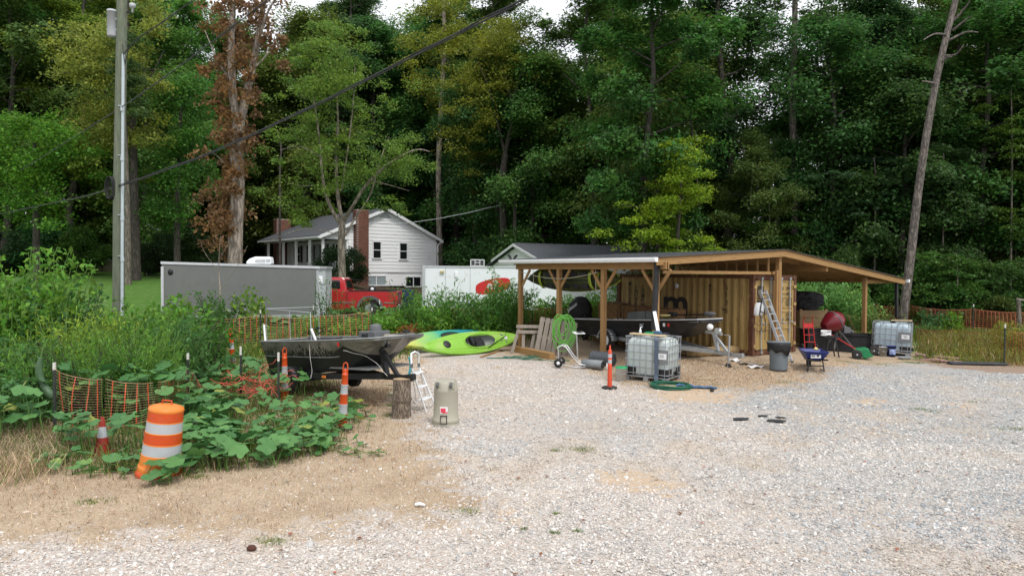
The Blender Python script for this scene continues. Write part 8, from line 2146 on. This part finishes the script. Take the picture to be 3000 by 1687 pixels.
squash('squash leaves spreading behind the orange drum', [(430, 1290), (440, 1200), (700, 1190), (720, 1270), (560, 1290)], 150, .2, .5, .17, .32)
squash('squash leaves at the foot of the nearest channelizer and stump', [(730, 1280), (740, 1200), (960, 1190), (1100, 1230), (1090, 1270), (950, 1275)], 94, .12, .40, .13, .25)
squash('squash leaves around the middle channelizer and red net heap', [(560, 1190), (580, 1130), (860, 1130), (900, 1190)], 94, .3, .65, .18, .30)
squash('tall squash leaves by the far orange channelizer', [(480, 1130), (500, 1085), (760, 1080), (800, 1125)], 56, .25, .6, .2, .32)
squash('high squash leaves climbing over the torn orange fence', [(160, 1270), (180, 1220), (480, 1210), (500, 1260)], 45, .62, 1.12, .22, .36)
squash('squash leaves over the torn fence and behind the drum', [(300, 1275), (310, 1215), (560, 1200), (560, 1270)], 40, .5, 1.0, .2, .36)
squash('squash leaves in front of the torn fence around the cone', [(170, 1345), (180, 1310), (420, 1305), (425, 1350)], 30, .25, .62, .18, .32)
squash('squash leaves at the far left edge above dry grass', [(-60, 1330), (-40, 1240), (150, 1230), (150, 1300)], 48, .45, .95, .22, .34)
squash('row of small squash seedlings before the traffic cone', [(80, 1395), (120, 1350), (470, 1345), (480, 1410), (300, 1405)], 45, .08, .24, .12, .24)
squash('two big squash leaves hiding the foot of the drum', [(440, 1425), (450, 1405), (530, 1395), (520, 1420)], 6, .1, .3, .24, .3)
squash('thin squash runner reaching right over the dead grass', [(900, 1330), (1000, 1290), (1140, 1318), (1130, 1345), (980, 1350)], 20, .04, .14, .08, .15)
squash('broad squash leaves on the bank below the truck', [(950, 985), (960, 955), (1330, 950), (1330, 975), (1180, 990)], 81, .3, .8, .25, .42)
squash('broad squash leaves below the grey trailer', [(600, 1000), (620, 965), (940, 955), (940, 985)], 54, .2, .6, .25, .42)
# hanging gourds on the torn fence
MT['gourd'] = mat('gourd_green', (0.055, 0.11, 0.05), .45, var=.25, scale=14)
t = thing('gourd', 'long curved green gourd hanging behind the torn fence post', 'gourd', P(120, 1110, 11.6))
m = MB(); m.tube([(0, 0, .36), (-.03, 0, .22), (-.02, 0, .05), (.03, 0, -.1), (.12, 0, -.22), (.2, 0, -.3), (.23, 0, -.33)], [.03, .055, .06, .06, .07, .075, .02], 12); m.build('fruit', MT['gourd'], t)
m = MB(); m.tube([(0, 0, .36), (.03, 0, .5), (.08, .02, .62)], .01, 5); m.build('stalk', MT['stemg'], t)
# stemmy plants: weeds, saplings
def stemplant_mesh(seed, nst, H, spread, leaf, aspect, per, arch=.25, branch=0, fill=.15, up=.35):
 r = random.Random(seed); st = MB(); C = []
 for k in range(nst):
  a = r.uniform(0, 6.28); d = spread * math.sqrt(r.random()); h = H * r.uniform(.6, 1.0)
  b = Vector((math.cos(a) * d * .45, math.sin(a) * d * .45, -.02)); tdir = Vector((math.cos(a), math.sin(a), 0))
  pts = [b + tdir * (d * .6 * u + arch * u * u * h * .4) + Vector((r.uniform(-.03, .03), r.uniform(-.03, .03), h * u * (1 - arch * .3 * u))) for u in [i / 6 for i in range(7)]]
  st.tube(pts, [.010 * H ** .5 * (1 - .75 * i / 6) + .001 for i in range(7)], 4, False)
  for i in range(per):
   u = fill + (1 - fill) * (i + r.random()) / per; j = min(5, int(u * 6)); p = pts[j].lerp(pts[j + 1], u * 6 - j)
   aa = r.uniform(0, 6.28); o = leaf * r.uniform(.35, .9) * (1 + branch * (1 - u) * 3)
   C.append((p.x + math.cos(aa) * o, p.y + math.sin(aa) * o, p.z + r.uniform(-.02, .05)))
 C = np.array(C);
 return st, C
def stemplant(name, label, cat, loc, seed, nst, H, spread, leaf, aspect, per, color, arch=.25, branch=0, fill=.15, up=.35, group=None, stem=None):
 t = thing(name, label, cat, loc, 0, group); st, C = stemplant_mesh(seed, nst, H, spread, leaf, aspect, per, arch, branch, fill, up)
 st.build('stem', stem or MT['stemg'], t)
 o = link('foliage', leaf_mesh('foliage', C, rng.uniform(leaf * .6, leaf * 1.3, len(C)), None, aspect, droop=.25, up=up), t); o.color = (*color, 1)
 return t
GL, YG, DG, BG = (.12, .29, .04), (.23, .37, .04), (.06, .165, .035), (.08, .20, .065)
W = [  # px, D, H, spread, nst, leaf, aspect, per, colour, label
 (30, 15.5, 3.6, .9, 26, .17, .5, 80, GL, 'tall bright shrub with arching shoots at the far left'),
 (125, 15.6, 3.6, .8, 16, .16, .5, 60, GL, 'light green bramble shoots standing above the goldenrod at left'),
 (190, 16, 2.8, .7, 16, .17, .55, 50, BG, 'leafy dark green bush left of the utility pole'),
 (240, 16.5, 3.0, .15, 3, .17, .5, 24, GL, 'slim single stemmed shrub in front of the lawn'),
 (185, 13.8, 2.3, .7, 44, .10, .24, 60, YG, 'yellow tipped goldenrod clump at left'),
 (290, 13.9, 2.15, .7, 44, .10, .24, 60, (.19, .30, .035), 'yellow green goldenrod clump just left of the pole foot'),
 (395, 14.6, 2.25, .7, 40, .11, .26, 60, GL, 'bright feathery weed clump in front of the pole foot'),
 (150, 12.8, 1.9, .7, 50, .09, .24, 60, GL, 'feathery green weeds below the goldenrod at left'),
 (260, 12.7, 1.75, .7, 50, .08, .24, 65, DG, 'dark feathery weeds behind the torn fence'),
 (350, 12.9, 2.0, .8, 60, .08, .24, 70, GL, 'dense narrow leaved weeds behind the drum'),
 (440, 13.3, 1.85, .7, 50, .08, .24, 65, GL, 'narrow leaved weeds above the drum at right'),
 (500, 14.8, 2.0, .8, 40, .14, .4, 50, BG, 'bushy plant with grey green leaves right of the pole'),
 (560, 16.4, 1.9, .8, 34, .15, .42, 48, DG, 'dark leafy bush left of the fallen drum'),
 (480, 17.5, 2.4, .9, 30, .15, .6, 60, GL, 'rounded vine covered bush left of the grey trailer'),
 (400, 18.5, 2.0, .9, 30, .14, .6, 60, GL, 'round leafy bush on the lawn edge'),
 (560, 19.5, 2.0, .9, 30, .14, .6, 50, DG, 'dark bush at the trailer lower left corner'),
 (20, 13.2, 1.7, .8, 36, .17, .6, 45, BG, 'broad leaved dark weeds at the left edge'),
 (70, 16.5, 2.9, 1.0, 30, .17, .6, 70, (.10, .25, .04), 'rounded leafy bush filling the left edge behind the shoots'),
 (-40, 12.2, 1.3, .8, 34, .15, .5, 45, DG, 'low weeds leaving the picture at left'),
 (90, 11.9, 1.1, .7, 34, .11, .4, 45, BG, 'low green weeds behind the gourd'),
 (640, 24.3, 2.0, .8, 30, .13, .5, 50, DG, 'low dark bush before the trailer body'),
 (620, 21.5, 1.0, .9, 34, .1, .4, 45, GL, 'low green weeds behind the orange fence, left part'),
 (720, 24.0, 2.1, .4, 8, .17, .6, 34, (.14, .27, .03), 'yellow green sapling against the grey trailer side'),
 (755, 24.3, 2.25, .35, 6, .16, .6, 30, (.12, .25, .03), 'taller lime leaved sapling against the grey trailer side'),
 (955, 26.5, 2.35, .25, 7, .14, .35, 46, DG, 'tall slim apple whip before the trailer nose'),
 (985, 26.0, 2.0, .3, 8, .13, .35, 36, (.10, .10, .03), 'reddish tipped slim sapling before the truck cab'),
 (1052, 26.5, 1.7, .2, 5, .13, .35, 32, (.12, .15, .03), 'thin sapling before the truck bed'),
 (900, 25.2, 1.1, .6, 24, .12, .45, 40, GL, 'green shrub below the trailer nose'),
 (1170, 25.5, 2.5, .22, 6, .14, .35, 50, DG, 'tall narrow whip tree before the blue bin'),
 (1195, 25.8, 2.3, .22, 6, .14, .35, 50, BG, 'second tall narrow whip tree beside the bin'),
 (1240, 25.6, 2.1, .5, 18, .22, .2, 44, (.09, .24, .035), 'corn like plants with long drooping leaves before the white trailer'),
 (1290, 25.2, 2.5, .55, 20, .20, .22, 50, (.08, .22, .04), 'tall willow leaved plant left of the logo'),
 (1425, 25.4, 2.0, .5, 16, .2, .22, 80, (.08, .22, .035), 'peach tree left limbs covering part of the red logo'),
 (1500, 25.2, 2.3, .5, 14, .2, .22, 80, (.08, .21, .035), 'peach tree limbs between the logo and the first post'),
 (1448, 24.8, 2.5, .6, 22, .19, .24, 80, (.07, .19, .035), 'full peach tree crown in front of the red logo'),
 (1375, 25.0, 1.7, .6, 24, .17, .3, 60, (.08, .2, .04), 'leafy weeds hiding the lower white trailer side'),
 (1285, 24.6, 1.5, .6, 30, .16, .4, 50, GL, 'broad weeds below the white trailer corner'),
 (1340, 25.6, 1.9, .6, 26, .2, .3, 46, BG, 'dense leafy plant under the trailer lamp'),
 (1390, 26, 1.8, .5, 10, .12, .3, 40, DG, 'sparse twiggy plant before the logo'),
 (1410, 24.9, 1.2, .7, 30, .14, .4, 44, GL, 'leafy low plant left of the peach tree'),
 (1460, 26, 2.2, .5, 16, .20, .2, 70, (.08, .23, .035), 'peach tree lower branches before the red logo'),
 (1475, 26.2, 3.0, .35, 12, .20, .2, 70, (.10, .28, .035), 'peach tree with drooping narrow leaves reaching over the gutter'),
 (1530, 26.5, 2.1, .5, 16, .18, .22, 60, (.07, .19, .04), 'peach tree right limb beside the first carport post'),
 (1560, 27, 1.5, .9, 34, .15, .45, 46, GL, 'weedy shrub seen through the carport, left bay'),
 (1640, 27.5, 1.6, .9, 34, .16, .45, 46, BG, 'weedy shrub seen through the carport, second bay'),
 (1720, 28, 1.6, .9, 34, .15, .45, 46, GL, 'weedy shrub seen through the carport, beside the bales'),
 (1780, 29, 1.8, .9, 34, .15, .45, 46, DG, 'shrub behind the container far corner'),
 (1130, 24.8, 1.3, .8, 30, .16, .5, 44, GL, 'leafy ground plants right of the orange fence end'),
 (1010, 25.6, .9, .8, 30, .16, .5, 44, GL, 'leafy ground plants before the truck wheel'),
 (2425, 34.3, 2.7, 1.6, 90, .24, .3, 60, (.15, .34, .09), 'big rounded green bush with long leaves behind the mixer'),
 (2490, 33.6, 2.0, 1.3, 60, .22, .3, 50, (.14, .31, .08), 'right flank of the long leaved bush behind the tub'),
 (2540, 31.5, 1.3, .9, 40, .15, .25, 40, (.10, .16, .04), 'tall mixed weeds behind the green spreader'),
 (2590, 30.5, 1.9, .4, 9, .3, .16, 14, (.15, .22, .06), 'corn stalks with pale drooping leaves by the right post'),
 (2470, 32.5, 1.1, .9, 40, .12, .25, 40, (.11, .17, .03), 'yellowish weeds behind the black tub'),
 (2740, 32.5, 1.4, .5, 16, .16, .45, 36, (.06, .16, .06), 'bluish green bush before the far orange fence'),
 (2775, 32, 1.2, .4, 14, .17, .45, 34, (.12, .25, .03), 'bright green bush before the far orange fence'),
 (2990, 24.5, 1.3, .7, 30, .13, .4, 40, (.22, .25, .03), 'yellow leaved weed clump at the right edge'),
 (2700, 30.5, .8, .8, 24, .12, .4, 36, (.07, .15, .04), 'low weeds right of the leaning pine foot'),
]
for j, (px, D, H, sprd, nst, lf, asp, per, colr, lab) in enumerate(W):
 stemplant('leafy_plant', lab, 'plant', gp(px, D), 300 + j, nst, H, sprd, lf, asp, per, colr, arch=.3 if asp < .3 else .2, branch=1.0 if asp < .3 else 1.6, stem=MT['bark_dark'] if 'dark' in lab or 'whip' in lab else None)
# peach tree trunk handled by its stems; dark evergreen at the left edge
t = thing('evergreen_shrub', 'dark conifer shrub low at the left edge', 'shrub', gp(25, 19)); cl = crown_clumps(0, 0, .9, 1.5, 1.0, .9, 40, .3, .55, .4)
f = link('foliage', leaf_mesh('foliage', clump_points(cl, 220, .7), rng.uniform(.05, .12, 40 * 220), None, .4), t); f.color = (.02, .045, .02, 1)
m = MB(); m.cyl((0, 0, -.1), (0, 0, 1.0), .06, .03, 6); m.build('stem', MT['bark_dark'], t)
# bare twiggy sapling before the grey trailer
D = 25.3; b0 = gp(642, D)
tree('dead_sapling', 'thin leafless sapling with fine twigs before the grey trailer', b0, [([b0, P(645, 860, D), P(641, 780, D), P(646, 690, D)], .03, .008), ([P(643, 850, D), P(690, 790, D), P(725, 720, D)], .012, .004), ([P(643, 800, D), P(600, 740, D), P(585, 700, D)], .01, .004), ([P(642, 760, D), P(670, 710, D), P(690, 670, D)], .008, .003)], [], 0, .1, (0, 0, 0), MT['bark_pale'])
# ---- grasses as masses
def inzone(n, x0, x1, y0, y1, fn):
 x = rng.uniform(x0, x1, n); y = rng.uniform(y0, y1, n); k = rng.uniform(0, 1, n) < fn(x, y); return x[k], y[k]
GREENP = gpoly([(-900, 1330), (0, 1345), (300, 1400), (560, 1400), (900, 1350), (1010, 1290), (900, 1180), (1000, 1130), (900, 1050), (540, 1060), (-900, 1060)])
def gz_(x, y): return np.clip(sdist(x, y, GREENP) / .5 + .4, 0, 1)
x, y = inzone(60000, -14, -1.5, 8.6, 21, lambda x, y: gz_(x, y)); n = len(x)
blades('weedy_grass', x, y, rng.uniform(.08, .34, n), rng.uniform(.006, .014, n), rng.uniform(.2, .9, n), [MT['grnblade'], MT['yelblade'], MT['tanblade']], rng.choice([0, 0, 0, 1, 2], n), kind='stuff')
# tall dry grass at the left edge
DP = gpoly([(-700, 1480), (0, 1440), (160, 1400), (200, 1330), (330, 1290), (150, 1240), (-700, 1240)])
x, y = inzone(45000, -14, -5, 8, 13.5, lambda x, y: np.clip(sdist(x, y, DP) / .5 + .3, 0, 1)); n = len(x)
blades('tall_dry_grass', x, y, rng.uniform(.12, .5, n), rng.uniform(.004, .009, n), rng.uniform(.5, 1.5, n), [MT['dryblade'], MT['tanblade'], MT['grnblade']], rng.choice([0, 0, 1, 2], n), kind='stuff')
# weedy cover behind the lot
def wz(x, y):
 lt, sw, sn, rd = zones(x, y); return (1 - lt) * (1 - sw * .9)
x, y = inzone(90000, -17, 3.5, 19.5, 31, lambda x, y: wz(x, y) * np.where((x > -2) & (y < 23), .3, 1) * np.where(x < -8.5, (y < 22.5) * 1.0, 1) * np.where(x < -6, (y < 27.2) * 1., 1)); n = len(x)
blades('bank_weeds', x, y, rng.uniform(.12, .5, n), rng.uniform(.02, .045, n), rng.uniform(.2, .9, n), [MT['grnblade'], MT['yelblade'], MT['rustblade']], rng.choice([0, 0, 0, 1, 2], n, p=[.3, .3, .2, .14, .06]), kind='stuff')
x, y = inzone(80000, 11.5, 32, 20, 38, lambda x, y: wz(x, y) ** 3 * np.where((x / y < .585) & (y < 26.8), 0, 1)); n = len(x)
pch = .5 + .5 * np.sin(x * 1.1 + np.sin(y * .9) * 2)
blades('field_grass', x, y, rng.uniform(.22, .6, n) * (.6 + .4 * pch) * np.clip((y - 21) / 3, .25, 1), rng.uniform(.015, .035, n), rng.uniform(.15, .7, n), [MT['yelblade'], MT['grnblade'], MT['rustblade'], MT['dryblade']], rng.choice([0, 1, 2, 3], n, p=[.47, .45, .04, .04]), kind='stuff')
# small green tufts in the gravel
tx, ty = [], []
for px, py, w, k in ((1700, 1318, .28, 260), (1628, 1322, .14, 90), (2700, 1200, .3, 150), (2740, 1208, .18, 60), (2965, 1258, .4, 220), (1690, 1562, .06, 60), (1628, 1508, .05, 40), (1625, 1565, .07, 60), (1535, 1552, .05, 40), (2850, 1178, .12, 60), (2480, 1060, .5, 260), (2580, 1068, .6, 260), (2300, 1120, .3, 120), (2100, 1128, .2, 60), (1370, 1500, .2, 120), (800, 1588, .2, 180), (270, 1470, .25, 150), (580, 1400, .25, 150)):
 g = G(px, py); tx.append(rng.normal(g.x, w * .45, k)); ty.append(rng.normal(g.y, w * .3, k))
x, y = np.concatenate(tx), np.concatenate(ty); n = len(x)
blades('grass_tufts', x, y, rng.uniform(.02, .07, n), rng.uniform(.005, .01, n), rng.uniform(.3, 1.3, n), [MT['grnblade'], MT['yelblade']], rng.choice([0, 0, 1], n), kind='stuff')
# loose straw under carport and round the boats
x, y = inzone(30000, -6, 11, 13, 25, lambda x, y: zones(x, y)[1] * np.where(y > 17, 1, .6)); n = len(x)
blades('loose_straw', x, y, rng.uniform(.02, .06, n), rng.uniform(.005, .010, n), rng.uniform(1, 2.5, n), [MT['dryblade'], MT['tanblade']], (rng.uniform(0, 1, n) < .5).astype(int), kind='stuff')
# dead weeds under the small boat trailer
x, y = inzone(5000, -6.4, -2.8, 13.8, 16.6, lambda x, y: np.ones_like(x) * .9); n = len(x)
blades('dead_weeds', x, y, rng.uniform(.06, .3, n), rng.uniform(.004, .008, n), rng.uniform(.4, 1.6, n), [MT['dryblade'], MT['tanblade']], (rng.uniform(0, 1, n) < .6).astype(int), kind='stuff')
# fallen leaves on the dry grass
MT['deadleaf'] = leafmat('dead_leaf', trans=.1, c=(0.22, 0.09, 0.04))
x, y = inzone(420, -7, 9, 6.2, 17, lambda x, y: np.ones_like(x) * .8); n = len(x)
me = leaf_mesh('fallen_leaves', np.stack([x, y, terr(x, y) + .025], -1), rng.uniform(.03, .075, n), None, .7, [MT['deadleaf']], up=.8)
o = bpy.data.objects.new('fallen_leaves', me); col.objects.link(o); o['kind'] = 'stuff'
m = MB(); m.tube([(0, 0, .02), (.05, .01, .03), (.12, -.01, .02)], [.02, .024, .015], 7); o = m.build('white_scrap', MT['label_white']); o.location = G(1216, 1485); tag(o, 'small white scrap lying on the dead grass', 'litter')
m = MB(); m.lathe([(0, 0), (.03, .01), (.04, .03), (.025, .055), (0, .06)], 10, sx=1.3); o = m.build('pine_cone', mat('cone_brown', (.08, .03, .02), .9)); o.location = G(737, 1619); tag(o, 'dark reddish pine cone on the gravel at the front', 'pine cone')
